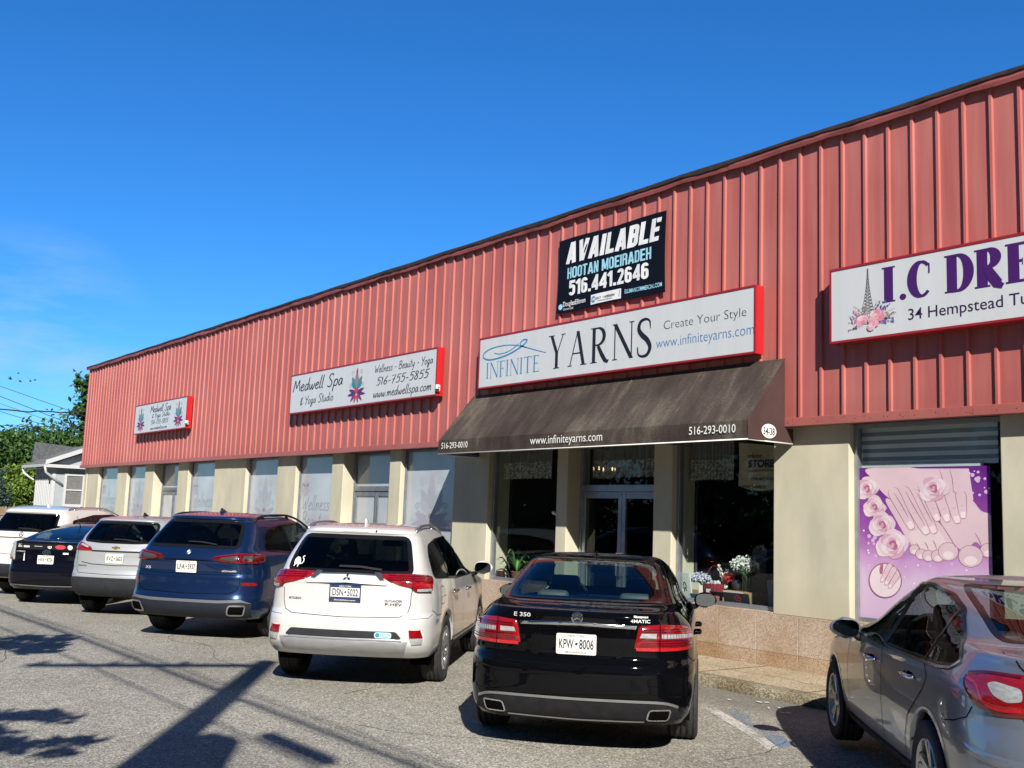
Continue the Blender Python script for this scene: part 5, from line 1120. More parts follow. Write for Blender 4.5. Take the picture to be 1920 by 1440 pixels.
class Body:
    """plan outlines by height: rear xr, front xf, half width w; corner radii; plan crown and taper."""
    def __init__(s, xr, xf, w, rx, ry, fx=((0, .6), (3, .6)), fy=((0, .45), (3, .45)), crown=((0, .10), (3, .10)), taper=((0, .05), (3, .05)), ftaper=((0, .06), (3, .06)), wb=2.8, roof_h=.03, res=1.0, n=2.5):
        s.xr, s.xf, s.w, s.rx, s.ry, s.fx, s.fy = map(pchip, (xr, xf, w, rx, ry, fx, fy)); s.cr, s.tp, s.ft = pchip(crown), pchip(taper), pchip(ftaper)
        s.z0, s.z1 = w[0][0], w[-1][0]; s.wb = wb; s.rh = roof_h; s.n = n
        s.NR, s.NC, s.NS = max(8, int(14*res)), max(8, int(16*res)), max(30, int(110*res)); s.step = .026/res
        s.cache = {}
    def outline(s, z):
        k = round(float(z), 5)
        if k in s.cache: return s.cache[k]
        xr, xf, w = float(s.xr(z)), float(s.xf(z)), float(s.w(z)); rx, ry = float(s.rx(z)), float(s.ry(z)); fx, fy = float(s.fx(z)), float(s.fy(z))
        ln = xf-xr; rx = min(rx, ln*.42); fx = min(fx, ln*.42); ry = min(ry, w*.8); fy = min(fy, w*.9)
        t = np.linspace(0, math.pi/2, s.NC+1)[1:]; e = 2/s.n
        X = [np.full(s.NR+1, xr)]; Y = [np.linspace(0, w-ry, s.NR+1)]
        X.append(xr+rx-rx*np.cos(t)**e); Y.append(w-ry+ry*np.sin(t)**e)
        X.append(np.linspace(xr+rx, xf-fx, s.NS+1)[1:]); Y.append(np.full(s.NS, w))
        t2 = t[::-1]; t2 = np.append(t2[1:], 0.)
        X.append(xf-fx+fx*np.cos(t2)**e); Y.append(w-fy+fy*np.sin(t2)**e)
        X.append(np.full(s.NR, xf)); Y.append(np.linspace(w-fy, 0, s.NR+1)[1:])
        X = np.concatenate(X); Y = np.concatenate(Y)
        xm = s.wb*.5; xm = min(max(xm, xr+.3*ln), xf-.3*ln)
        u = np.clip((xm-X)/(xm-xr), 0, 1); v = np.clip((X-xm)/(xf-xm), 0, 1); yy = Y/w
        Y2 = Y*(1-float(s.tp(z))*u**2.2)*(1-float(s.ft(z))*v**2.2)
        X2 = X+float(s.cr(z))*yy*yy*u-.16*yy*yy*v
        S = np.concatenate([[0], np.cumsum(np.hypot(np.diff(X2), np.diff(Y2)))])
        s.cache[k] = (X2, Y2, S); return s.cache[k]
    def pq(s, q, z):                       # q metres round the outline from the middle of the back; + is the car's left
        X, Y, S = s.outline(z); a = abs(q); return Vector((float(np.interp(a, S, X)), math.copysign(float(np.interp(a, S, Y)), q) if q else 0., z))
    def pf(s, q, z):                       # the same from the middle of the front
        X, Y, S = s.outline(z); a = S[-1]-abs(q); return Vector((float(np.interp(a, S, X)), math.copysign(float(np.interp(a, S, Y)), q), z))
    def ps(s, x, z, sd):                   # side
        X, Y, S = s.outline(z); return Vector((x, sd*float(np.interp(x, X, Y)), z))
    def py(s, y, z):                       # back, by y
        X, Y, S = s.outline(z); i = int(np.argmax(Y)); return Vector((float(np.interp(abs(y), Y[:i+1], X[:i+1])), y, z))
    def zt(s, x, y):                       # roof / deck height
        lo, hi = .6, s.z1
        X, Y, S = s.outline(hi)
        if X[0] < x < X[-1] and abs(y) < np.interp(x, X, Y): 
            c = (X[0]+X[-1])/2; k = max(abs(x-c)/((X[-1]-X[0])/2), abs(y)/max(1e-6, Y.max())); return s.z1+s.rh*(1-k**2.2)
        for _ in range(26):
            m = (lo+hi)/2; X, Y, S = s.outline(m)
            if X[0] < x < X[-1] and abs(y) < np.interp(x, X, Y): lo = m
            else: hi = m
        return lo
    def levels(s, z0=None):
        z = np.linspace(s.z0 if z0 is None else z0, s.z1, 1500); d = np.sqrt(np.gradient(s.xr(z))**2+np.gradient(s.xf(z))**2*.4+np.gradient(s.w(z))**2*2+np.gradient(z)**2)
        c = np.concatenate([[0], np.cumsum(d[1:])]); n = int(c[-1]/s.step)+2; return np.interp(np.linspace(0, c[-1], n), c, z)
    def shell(s, side=(), rear=(), front=(), arches=(), inset=0., z0=None, roof=True, margin=.018):
        """quads of the whole skin, left open at the windows and wheel arches."""
        zs = s.levels(z0); O = [s.outline(z) for z in zs]; n = len(O[0][0]); nl = len(zs)
        ring = 2*n-2; V = np.zeros((nl, ring, 3))
        for i, z in enumerate(zs):
            X, Y, S = O[i]
            if inset:
                dx = np.gradient(X); dy = np.gradient(Y); L_ = np.hypot(dx, dy)+1e-9; X = X+dy/L_*inset; Y = np.maximum(Y-dx/L_*inset, 0) if False else Y-dx/L_*inset
                Y = np.maximum(Y, 0); Y[0] = 0; Y[-1] = 0; z = z-(inset*.5 if z > s.z1-.1 else 0)
            V[i, :n, 0] = X; V[i, :n, 1] = Y; V[i, n:, 0] = X[1:-1][::-1]; V[i, n:, 1] = -Y[1:-1][::-1]; V[i, :, 2] = z
        Sq = np.array([o[2] for o in O])
        ii, jj = np.meshgrid(np.arange(nl-1), np.arange(ring), indexing='ij'); j2 = (jj+1) % ring
        cen = (V[ii, jj]+V[ii, j2]+V[ii+1, jj]+V[ii+1, j2])/4
        mid = np.where(jj < n-1, jj+.5, ring-jj-.5)             # outline index of the face, mirrored
        i0 = np.clip(mid.astype(int), 0, n-2); q = (Sq[ii, i0]+Sq[ii, i0+1]+Sq[ii+1, i0]+Sq[ii+1, i0+1])/4
        qe = (Sq[ii, -1]+Sq[ii+1, -1])/2
        keep = np.ones(ii.shape, bool); sgn = np.where(cen[..., 1] >= 0, 1, -1)
        sidey = (i0 > s.NR+s.NC*.35) & (i0 < n-s.NR-s.NC*.35)
        for P in side: keep &= ~(inpoly(cen[..., 0], cen[..., 2], P, margin) & sidey)
        for P in rear: keep &= ~(inpoly(q*sgn, cen[..., 2], P, margin) & (q < qe*.5))
        for P in front: keep &= ~(inpoly((qe-q)*sgn, cen[..., 2], P, margin) & (q > qe*.5))
        for (xc, zc, ra) in arches:
            if not inset:
                D = np.hypot(V[:, :, 0]-xc, V[:, :, 2]-zc); yo = np.abs(V[:, :, 1]) > .45
                near = (np.abs(D-ra) < s.step*.75) & yo & (V[:, :, 2] < 1.1)
                k = ra/np.maximum(D, 1e-6)
                nx = xc+(V[:, :, 0]-xc)*k; nz = zc+(V[:, :, 2]-zc)*k
                V[:, :, 0] = np.where(near, nx, V[:, :, 0]); V[:, :, 2] = np.where(near, nz, V[:, :, 2])
            keep &= ~((np.hypot(cen[..., 0]-xc, cen[..., 2]-zc) < ra-.003) & (np.abs(cen[..., 1]) > .45) & (cen[..., 2] < 1.1))
        F = np.stack([ii*ring+jj, (ii+1)*ring+jj, (ii+1)*ring+j2, ii*ring+j2], -1)[keep].tolist()
        verts = V.reshape(-1, 3).tolist()
        if roof:
            c = (V[-1, 0, 0]+V[-1, n-1, 0])/2; b = (nl-1)*ring; prev = b
            for k in (.88, .72, .5, .25, .06):
                o = len(verts)
                for j in range(ring): verts.append([c+(V[-1, j, 0]-c)*k, V[-1, j, 1]*k, V[-1, j, 2]+s.rh*(1-k**2.2)])
                F += [[prev+j, o+j, o+(j+1) % ring, prev+(j+1) % ring] for j in range(ring)]; prev = o
            F.append([prev+j for j in range(ring)][::-1])
        F = [f[::-1] for f in F] if True else F
        return verts, F
def inpoly(x, y, P, margin=0.):
    P = np.array(P, float); n = len(P); ins = np.zeros(x.shape, bool); dist = np.full(x.shape, 1e9)
    for i in range(n):
        a, b = P[i], P[(i+1) % n]
        c = (a[1] > y) != (b[1] > y)
        with np.errstate(divide='ignore', invalid='ignore'): xx = (b[0]-a[0])*(y-a[1])/(b[1]-a[1]+1e-12)+a[0]
        ins ^= c & (x < xx)
        d = b-a; t = np.clip(((x-a[0])*d[0]+(y-a[1])*d[1])/(d@d+1e-12), 0, 1); dist = np.minimum(dist, np.hypot(x-a[0]-t*d[0], y-a[1]-t*d[1]))
    return ins & (dist > margin)
def roundpoly(P, r, k=4):
    """round the corners of a polygon."""
    P = [Vector((p[0], p[1])) for p in P]; out = []; n = len(P)
    for i in range(n):
        a, b, c = P[i-1], P[i], P[(i+1) % n]; u = (a-b); v = (c-b); rr = min(r, u.length*.45, v.length*.45); u.normalize(); v.normalize()
        p, q = b+u*rr, b+v*rr
        for j in range(k+1):
            t = j/k; out.append(tuple((p*(1-t)*(1-t)+b*2*t*(1-t)+q*t*t)))
    return out
def panel(mb, fn, P, off=.004, mi=0, step=.035, stepz=None, skirt=.012, rnd=0., dome=0.):
    """a sheet cut to polygon P laid on the surface fn(a, z) at height off, with a turned-in edge."""
    if rnd: P = roundpoly(P, rnd)
    P = [(p[0], p[1]) for p in P]
    bm = bmesh.new(); vs = [bm.verts.new((p[0], p[1], 0)) for p in P]; f = bm.faces.new(vs); f.normal_update()
    if f.normal.z < 0: f.normal_flip()
    bmesh.ops.triangulate(bm, faces=bm.faces[:])
    xs = [p[0] for p in P]; ys = [p[1] for p in P]
    for lo, hi, ax, stp in ((min(xs), max(xs), 0, step), (min(ys), max(ys), 1, stepz or step)):
        for k in range(1, max(1, int((hi-lo)/stp))+1):
            c = lo+k*stp
            if c >= hi-1e-4: break
            co = (c, 0, 0) if ax == 0 else (0, c, 0); no = (1, 0, 0) if ax == 0 else (0, 1, 0)
            bmesh.ops.bisect_plane(bm, geom=bm.verts[:]+bm.edges[:]+bm.faces[:], plane_co=co, plane_no=no, dist=1e-5)
    bmesh.ops.remove_doubles(bm, verts=bm.verts[:], dist=2e-4)
    bm.verts.index_update(); e = .004
    def pn(a, z):
        p = fn(a, z); ta = fn(a+e, z)-fn(a-e, z); tz = fn(a, z+e)-fn(a, z-e); nn = ta.cross(tz)
        if nn.length < 1e-12: nn = Vector((p.x-1.3, p.y, 0))
        nn.normalize()
        if nn.dot(Vector((p.x-1.4, p.y*1.5, .35))) < 0: nn = -nn
        return p, nn
    cache = [pn(v.co.x, v.co.y) for v in bm.verts]
    if dome:
        A = np.array(P); 
        def inn(x, y):
            d = 1e9
            for i in range(len(A)):
                a, b = A[i], A[(i+1) % len(A)]; dd = b-a; t = np.clip(((x-a[0])*dd[0]+(y-a[1])*dd[1])/(dd@dd+1e-12), 0, 1); d = min(d, math.hypot(x-a[0]-t*dd[0], y-a[1]-t*dd[1]))
            return d
        ex = [dome*min(1, inn(v.co.x, v.co.y)/.03)**.6 for v in bm.verts]
    else: ex = [0]*len(cache)
    top = [p+n*(off+ex[i]) for i, (p, n) in enumerate(cache)]
    flip = None; F = []
    for f in bm.faces: F.append([v.index for v in f.verts])
    # face the panel outwards
    f0 = F[0]; nn = (top[f0[1]]-top[f0[0]]).cross(top[f0[2]]-top[f0[0]])
    if nn.dot(cache[f0[0]][1]) < 0: F = [f[::-1] for f in F]
    mb.add(top, F, mi, True)
    if skirt:
        for ed in bm.edges:
            if len(ed.link_faces) == 1:
                a, b = ed.verts[0].index, ed.verts[1].index
                mb.add([top[a], top[b], cache[b][0]+cache[b][1]*(off-skirt), cache[a][0]+cache[a][1]*(off-skirt)], [[0, 1, 2, 3]], mi, False)
    bm.free()
def seam(mb, fn, pts, w=.006, off=.0025, mi=0, step=.03, closed=False, ends=None):
    """a strip of width w along pts on the surface."""
    P = [Vector((p[0], p[1])) for p in pts]
    if closed: P.append(P[0])
    Q = []
    for a, b in zip(P[:-1], P[1:]):
        n = max(1, int((b-a).length/step)); Q += [a+(b-a)*i/n for i in range(n)]
    Q.append(P[-1]); e = .004; L_ = []; m = len(Q)
    for i, p in enumerate(Q):
        c = fn(p.x, p.y); t = (fn(Q[(i+1) % m if closed and i == m-1 else min(i+1, m-1)].x, Q[min(i+1, m-1)].y)-fn(Q[max(i-1, 0)].x, Q[max(i-1, 0)].y))
        if closed and i in (0, m-1): t = fn(Q[1].x, Q[1].y)-fn(Q[m-2].x, Q[m-2].y)
        nn = (fn(p.x+e, p.y)-fn(p.x-e, p.y)).cross(fn(p.x, p.y+e)-fn(p.x, p.y-e))
        if nn.length < 1e-12: nn = Vector((c.x-1.3, c.y, .2))
        nn.normalize()
        if nn.dot(Vector((c.x-1.4, c.y*1.5, .35))) < 0: nn = -nn
        s = t.cross(nn)
        s = s.normalized() if s.length > 1e-9 else Vector((0, 0, 1))
        ww = w if not callable(w) else w(i/(m-1))
        L_ += [c+nn*off-s*ww/2, c+nn*off+s*ww/2]
    mb.add(L_, [[2*i, 2*i+1, 2*i+3, 2*i+2] for i in range(m-1)], mi, True)
# ---- car materials
def paint(name, col, metal=0., rough=.35, flake=False, coat=1.0, dust=.22, cior=1.5):
    if name in MATS: return MATS[name]
    m = mat(name, col, rough, metal, coat, .5 if max(col) > .03 else 0., var=(1.1, .05))
    nt = m.node_tree; N = nt.nodes; L = nt.links; b = N['Principled BSDF']
    b.inputs['Coat IOR'].default_value = cior
    # gentle orange peel and road dust low down keep the panels from looking perfect
    tc = N.new('ShaderNodeTexCoord'); nz = N.new('ShaderNodeTexNoise'); nz.inputs['Scale'].default_value = 2.6; nz.inputs['Detail'].default_value = 2; L.new(tc.outputs['Object'], nz.inputs['Vector'])
    bp = N.new('ShaderNodeBump'); bp.inputs['Strength'].default_value = .035; bp.inputs['Distance'].default_value = .02; L.new(nz.outputs[0], bp.inputs['Height'])
    L.new(bp.outputs[0], b.inputs['Coat Normal'])
    dn = N.new('ShaderNodeTexNoise'); dn.inputs['Scale'].default_value = 5; dn.inputs['Detail'].default_value = 7; L.new(tc.outputs['Object'], dn.inputs['Vector'])
    sx = N.new('ShaderNodeSeparateXYZ'); L.new(tc.outputs['Object'], sx.inputs[0])
    mr = N.new('ShaderNodeMapRange'); mr.inputs[1].default_value = .75; mr.inputs[2].default_value = .2; mr.inputs[3].default_value = .0; mr.inputs[4].default_value = dust; L.new(sx.outputs['Z'], mr.inputs[0])
    mu = N.new('ShaderNodeMath'); mu.operation = 'MULTIPLY'; L.new(mr.outputs[0], mu.inputs[0]); L.new(dn.outputs[0], mu.inputs[1])
    old = b.inputs['Base Color'].links[0].from_socket
    mx = N.new('ShaderNodeMix'); mx.data_type = 'RGBA'; L.new(mu.outputs[0], mx.inputs[0]); L.new(old, mx.inputs[6]); mx.inputs[7].default_value = (.19, .17, .145, 1); L.new(mx.outputs[2], b.inputs['Base Color'])
    cm = N.new('ShaderNodeMath'); cm.operation = 'MULTIPLY_ADD'; L.new(mu.outputs[0], cm.inputs[0]); cm.inputs[1].default_value = 1.2; cm.inputs[2].default_value = .02; L.new(cm.outputs[0], b.inputs['Coat Roughness'])
    return m
CHROME = mat('chrome', (.70, .71, .73), .12, metal=1, var=(9, .04))
SILV = mat('satin_silver', (.50, .51, .53), .3, metal=.9, var=(9, .06))
RUBBER = mat('tyre_rubber', (.022, .022, .023), .85, var=(30, .3), bump=(60, .2, .003))
BLACKP = mat('black_plastic', (.016, .016, .018), .6, var=(14, .2), bump=(180, .15, .002), spec=.12)
GREYP = mat('grey_plastic', (.024, .026, .031), .6, var=(14, .15), bump=(180, .15, .002), spec=.15)
BADGE = mat('badge_silver', (.58, .59, .61), .4, metal=.25, clean=True)
GAP = mat('panel_gap', (.004, .004, .004), .9, clean=True, spec=0)
FRIT = mat('window_surround', (.008, .008, .009), .12, var=(5, .1))
INT = mat('cabin_black', (.016, .016, .018), .75, var=(20, .15))
SEAT = mat('seat_leather', (.030, .031, .034), .5, var=(20, .15))
GL_CAR = glass('car_glass', (.52, .62, .60), 1.0, 1.5, dbl=1.0, rip=0)
GL_SIDE = glass('side_car_glass', (.42, .50, .48), 1.0, 1.42, dbl=.55, rip=0)
GL_PRIV = glass('privacy_glass', (.045, .05, .05), 1.0, 1.5, dbl=1.0, rip=0)
GL_SEMI = glass('tinted_car_glass', (.22, .27, .27), 1.0, 1.5, dbl=1.0, rip=0)
def lens(name, col, rough=.12):
    return mat(name, col, rough, coat=1, var=(26, .22), stretch=(1, 1, 3))
RED_L = lens('tail_red', (.21, .004, .007)); RED_D = lens('tail_dark_red', (.075, .003, .005)); RED_B = lens('tail_bright_red', (.38, .010, .014)); CLR_L = lens('tail_clear', (.30, .31, .32)); SMK = lens('tail_smoked', (.05, .035, .035))
PLATE_W = mat('plate_white', (.62, .61, .56), .35, var=(14, .06)); PLATE_N = mat('plate_navy', (.018, .035, .10), .35); 
INK = mat('plate_navy_ink', (.015, .022, .05), .45, clean=True); GOLD = mat('badge_gold', (.55, .36, .10), .25, metal=.8)
def add_plate(car, fn, z, text, mid='dash', top='NEW YORK', bottom=None, frame=None, blue=False, yoff=0.):
    """licence plate screwed on where fn(y, z) puts it."""
    c = fn(yoff, z); ta = (fn(yoff+.05, z)-fn(yoff-.05, z)).normalized(); tz = Vector((0, 0, 1)); tz = (fn(yoff, z+.05)-fn(yoff, z-.05)).normalized()
    tz = (tz*.5+Vector((0, 0, 1))*.5).normalized()
    nn = ta.cross(tz); 
    if nn.x > 0: nn = -nn
    u = tz.cross(nn)*1; u = Vector((0, -1, 0)) if u.length < .1 else u
    if u.y > 0: u = -u                    # reading direction: from the car's left to its right
    o = c+nn*.018
    mb = MB(); W, H = .1525, .0765
    P = roundpoly([(-W, -H), (W, -H), (W, H), (-W, H)], .014)
    M3 = lambda a, b, k=0: o+u*a+tz*b+nn*(.0005+.00006*k)
    mb.prism([o+u*p[0]+tz*p[1]-nn*.004 for p in P], nn*.004, 0)
    pl = mb.build('licence_plate', [PLATE_W, PLATE_N], car)
    tx = MB()
    if not text: return pl
    a, b = text.split(' ')
    def grp(s, u0, u1, v, h, mi=0, bold=.018): put2d(tx, fit2d(text2d(s, bold), u0, u1, v, h), M3, mi)
    grp(a, -.132, -.020, -.034, .072); grp(b, .022, .132, -.034, .072)
    tx.add([M3(-.012, -.004, 3), (M3(.004, -.010, 3)), M3(.014, .004, 3), M3(.006, .014, 3), M3(-.006, .008, 3)], [[0, 1, 2, 3, 4]], 0)
    grp(top, -.062, .062, .053, .015, 1 if blue else 0, .01)
    if bottom: grp(bottom, -.08, .08, -.068, .014, 1 if blue else 0, .01)
    if blue:
        tx.add([M3(-.150, .046, -3), M3(.150, .046, -3), M3(.150, .073, -3), M3(-.150, .073, -3)], [[0, 1, 2, 3]], 0); tx.add([M3(-.150, -.073, -3), M3(.150, -.073, -3), M3(.150, -.046, -3), M3(-.150, -.046, -3)], [[0, 1, 2, 3]], 0)
    tx.build('plate_lettering', [INK if not blue else PLATE_N, PLATE_W], pl)
    if frame:
        fm, word = frame; fb = MB(); w2, h2 = W+.010, H+.009
        for (x0, x1, y0, y1) in ((-w2, w2, h2-.012, h2), (-w2, w2, -h2, -h2+.020), (-w2, -w2+.012, -h2, h2), (w2-.012, w2, -h2, h2)):
            fb.prism([o+u*x0+tz*y0+nn*.0015, o+u*x1+tz*y0+nn*.0015, o+u*x1+tz*y1+nn*.0015, o+u*x0+tz*y1+nn*.0015], nn*.005, 0)
        if word: put2d(fb, fit2d(text2d(word, .02), -.11, .11, -h2+.004, .012), lambda a, b, k=0: o+u*a+tz*b+nn*.0075, 1)
        fb.build('plate_frame', [fm, PLATE_W if fm in (BLACKP, PLATE_N) else INK], pl)
    return pl
def badge(car, name, fn, segs, m, off=.006):
    """lettering raised a little off the bodywork: segs of (text or 2D mesh, u0, u1, v, h); u grows to the viewer's right."""
    mb = MB()
    def M3(a, b, k=0):
        e = .004; p = fn(-a, b); nn = (fn(-a+e, b)-fn(-a-e, b)).cross(fn(-a, b+e)-fn(-a, b-e)).normalized()
        if nn.x > 0: nn = -nn
        return p+nn*(off+.00008*k)
    for s, u0, u1, v, h in segs: put2d(mb, fit2d(text2d(s, .012) if isinstance(s, str) else s, u0, u1, v, h), M3)
    return mb.build(name, m, car)
def make_wheel(car, x, y, r, w, rim_r, spokes, style, rim_m, sd):
    """tyre with tread grooves, rim with spokes; sd=+1 is the car's left."""
    mb = MB(); h = w/2
    prof = [(rim_r*.97, h*.82), (rim_r+.012, h*.90), (r*.88, h*1.0), (r*.955, h*.93), (r*.985, h*.80)]
    gro = [.62, .20, -.20, -.62]; side = list(prof); tr = []
    for g in gro: tr += [(r, h*(g+.10)), (r-.007, h*(g+.085)), (r-.007, h*(g-.085)), (r, h*(g-.10))]
    full = side+tr+[(a, -b) for a, b in side[::-1]]
    mb.lathe(full, 56, 'Y', None, 0)
    t = mb.build('wheel', RUBBER, car); t.location = (x, y, r)
    rb = MB(); o = sd*h
    rb.lathe([(rim_r, o*.80), (rim_r*.985, o*.93), (rim_r*.93, o*.90), (rim_r*.90, o*.55), (rim_r*.88, -o*.6)], 48, 'Y', None, 0)
    for k in range(spokes):
        for dx in ((-.09, .09) if style == 'double' else (0,)):
            a = 2*math.pi*k/spokes+.3; ca, sa = math.cos(a+dx*.5), math.sin(a+dx*.5); cb, sb = math.cos(a+dx*1.9), math.sin(a+dx*1.9)
            r0, r1 = .045, rim_r*.93; w0, w1 = (.020, .016) if style == 'double' else (.034, .026)
            p0, p1 = Vector((ca*r0, 0, sa*r0)), Vector((cb*r1, 0, sb*r1)); tt = (p1-p0).normalized(); nn = Vector((-tt.z, 0, tt.x))
            y0, y1 = o*.66, o*.84
            A = [p0-nn*w0+Vector((0, y0, 0)), p0+nn*w0+Vector((0, y0, 0)), p1+nn*w1+Vector((0, y1, 0)), p1-nn*w1+Vector((0, y1, 0))]
            rb.prism(A, (0, -o*.28, 0), 1 if style == 'twotone' and k % 2 else 0)
    rb.lathe([(.001, o*.78), (.05, o*.77), (.07, o*.66), (.075, o*.3)], 20, 'Y', None, 0)
    for k in range(5): a = 2*math.pi*k/5; rb.lathe([(.0005, o*.70), (.009, o*.70), (.009, o*.6)], 8, 'Y', Matrix.Translation((.052*math.cos(a), 0, .052*math.sin(a))), 2)
    ri = rb.build('rim', [rim_m, BLACKP, GAP], t)
    db = MB(); db.lathe([(.05, o*.22), (rim_r*.72, o*.22), (rim_r*.72, o*.16), (.05, o*.16)], 32, 'Y', None, 0); db.lathe([(.02, -o*.3), (rim_r*.95, -o*.3)], 24, 'Y', None, 1)
    db.build('brake_disc', [mat('brake_steel', (.22, .21, .20), .4, metal=.8), GAP], t)
    return t
def seat(car, x, y, m, h=1.0, head=True, back=.0):
    sb = MB(); T = Matrix.Translation((x, y, .38)) @ Matrix.Rotation(R(-12), 4, 'Y')
    sb.box(-.07, .07, -.25, .25, 0, .60*h, 0, .06, T); sb.box(-.02, .5, -.25, .25, -.02, .12, 0, .05, Matrix.Translation((x, y, .36)))
    o = sb.build('seat', m, car)
    if head:
        hb = MB(); hb.box(-.05, .05, -.145, .145, .67*h, .67*h+.20, 0, .045, T)
        for s in (-1, 1): hb.tube([T @ Vector((0, s*.06, .55*h)), T @ Vector((0, s*.06, .70*h))], .008, 6, 1)
        hb.build('headrest', [m, CHROME], o)
    return o
def mirror(car, x, y, z, sd, m, sc=1.0, foot=None):
    """door mirror: shell, glass facing back, stalk."""
    mb = MB(); bm = bmesh.new(); bmesh.ops.create_uvsphere(bm, u_segments=20, v_segments=12, radius=1)
    for v in bm.verts:
        c = v.co; fx = c.x
        v.co = Vector((x+(.10 if fx > 0 else .035)*fx*sc, y+c.y*.115*sc*(1 if c.y*sd < 0 else 1.0), z+c.z*(.078 if c.y*sd < .2 else .068)*sc))
    bm.verts.index_update(); mb.add([v.co.copy() for v in bm.verts], [[v.index for v in f.verts] for f in bm.faces], 0, True); bm.free()
    yi = y-sd*.20 if foot is None else foot
    mb.tube([(x+.02, y-sd*.06, z-.03*sc), (x+.03, (y+yi)/2, z-.07*sc), (x+.05, yi, z-.09*sc)], [.03, .026, .032], 8, 1)
    o = mb.build('door_mirror', [m, BLACKP], car)
    g = MB(); n = 20
    g.add([(x-.037*sc, y+.095*sc*math.copysign(abs(math.cos(a))**.7, math.cos(a)), z+.062*sc*math.copysign(abs(math.sin(a))**.7, math.sin(a))) for a in np.linspace(0, 2*math.pi, n+1)[:-1]], [list(range(n))], 0)
    g.build('mirror_glass', mat('mirror_silver', (.25, .27, .29), .03, metal=1, clean=True), o)
    return o
def shark_fin(car, x, z, m, sc=1.0):
    mb = MB(); pr = [(-.085, 0, .0), (.075, 0, .0)]
    vs = []; 
    for t in np.linspace(0, 1, 9):
        h = .062*sc*(1-t)**.0 if False else 0
    n = 10
    for i in range(n+1):
        t = i/n; xx = x+(.085-.17*t)*sc; hh = .062*sc*(t**.9)*(1 if t < .86 else (1-t)/.14*.9+.1); ww = .024*sc*math.sin(math.pi*min(.97, t*.9+.08))
        vs += [(xx, -ww, z-.01), (xx-.012*t, -.004, z+hh), (xx-.012*t, .004, z+hh), (xx, ww, z-.01)]
    fs = [[4*i+j, 4*i+j+1, 4*i+5+j, 4*i+4+j] for i in range(n) for j in range(3)]
    fs += [[0, 3, 2, 1], [4*n, 4*n+1, 4*n+2, 4*n+3]]
    mb.add(vs, fs, 0, True); return mb.build('roof_antenna', m, car)
def base_car(name, B, paintm, label, cat, pose, wheels, wins, arches_r, wheel_spec, dark=.30, interior=True, zfloor=.24):
    """common parts: skin, cabin lining, underbody with wheel wells, wheels."""
    car = empty(name, (pose[0], pose[1], gz(pose[0])), pose[2], label, cat, 'cars parked nose-in along the shopfronts')
    (x0, x1, r, tw, ty) = wheels
    arches = [(x0, r+.005, arches_r), (x1, r+.005, arches_r)]
    v, f = B.shell(wins['side'], wins['rear'], wins['front'], arches)
    mb = MB(); mb.add(v, f, 0, True)
    # turned-in arch lips
    for (xc, zc, ra) in arches:
        for sd in (-1, 1):
            a0 = math.asin(max(-1, min(1, (B.z0-zc)/ra))); th = np.linspace(a0, math.pi-a0, 40); L_ = []
            for t in th:
                xx, zz = xc+ra*math.cos(t), zc+ra*math.sin(t); p = B.ps(xx, max(B.z0, zz), sd); p.z = zz
                xo, zo = xc+(ra+.028)*math.cos(t), max(B.z0, zc+(ra+.028)*math.sin(t)); q = B.ps(xo, zo, sd)
                L_ += [q+Vector((0, sd*.001, 0)), p+Vector((0, sd*.006, 0)), p+Vector((0, -sd*.05, 0))]
            mb.add(L_, [[3*i+j, 3*i+j+1, 3*i+4+j, 3*i+3+j] for i in range(39) for j in range(2)], 0, True)
    body = mb.build('body', paintm, car)
    # cabin lining
    v, f = B.shell(wins['side'], wins['rear'], wins['front'], (), .035, z0=max(.75, B.z0+.1), margin=-.0)
    mb = MB(); mb.add(v, [q[::-1] for q in f], 0, True)
    X, Y, S = B.outline(.8); w = B.w(.8)*.9
    mb.box(x0-.25, x1-.35, -w*.85, w*.85, .30, .34)
    mb.build('cabin_lining', INT, car)
    # underbody and wheel wells
    mb = MB(); X, Y, S = B.outline(B.z0+.02); n = len(X)
    ring = [(X[i]*.985+.02, Y[i]*.96) for i in range(n)]+[(X[i]*.985+.02, -Y[i]*.96) for i in range(n-2, 0, -1)]
    def ok(p): return True
    zf = B.z0+.015
    wi = ty-tw/2-.05
    for (xa, xb, ya, yb) in ((X[0]+.30, x0-arches_r, -.8, .8), (x0+arches_r, x1-arches_r, -1, 1), (x1+arches_r, X[-1]-.3, -1, 1), (x0-arches_r, x0+arches_r, -wi, wi), (x1-arches_r, x1+arches_r, -wi, wi)):
        wy = float(B.w(B.z0+.05))*.93 if abs(ya) == 1 else (float(B.w(B.z0))*.72 if abs(ya) == .8 else wi)
        mb.box(xa, xb, -wy, wy, zf-.02, zf+.22, 0)
    for xc in (x0, x1):
        for sd in (-1, 1):
            th = np.linspace(-.35, math.pi+.35, 26); ra = arches_r+.012; L_ = []
            yo, yi = sd*(float(B.w(.5))-.06), sd*(wi-.04)
            for t in th: L_ += [(xc+ra*math.cos(t), yo, r+ra*math.sin(t)), (xc+ra*math.cos(t), yi, r+ra*math.sin(t))]
            mb.add(L_, [[2*i, 2*i+2, 2*i+3, 2*i+1] for i in range(25)], 0, True)
            mb.add([(xc+ra*math.cos(t), yi, r+ra*math.sin(t)) for t in th], [list(range(26))], 0)
    mb.build('underbody', GAP, car)
    rr, sp, style, rm = wheel_spec
    for xc in (x0, x1):
        for sd in (1, -1): make_wheel(car, xc, sd*ty, r, tw, rr, sp, style, rm, sd)
    return car, body
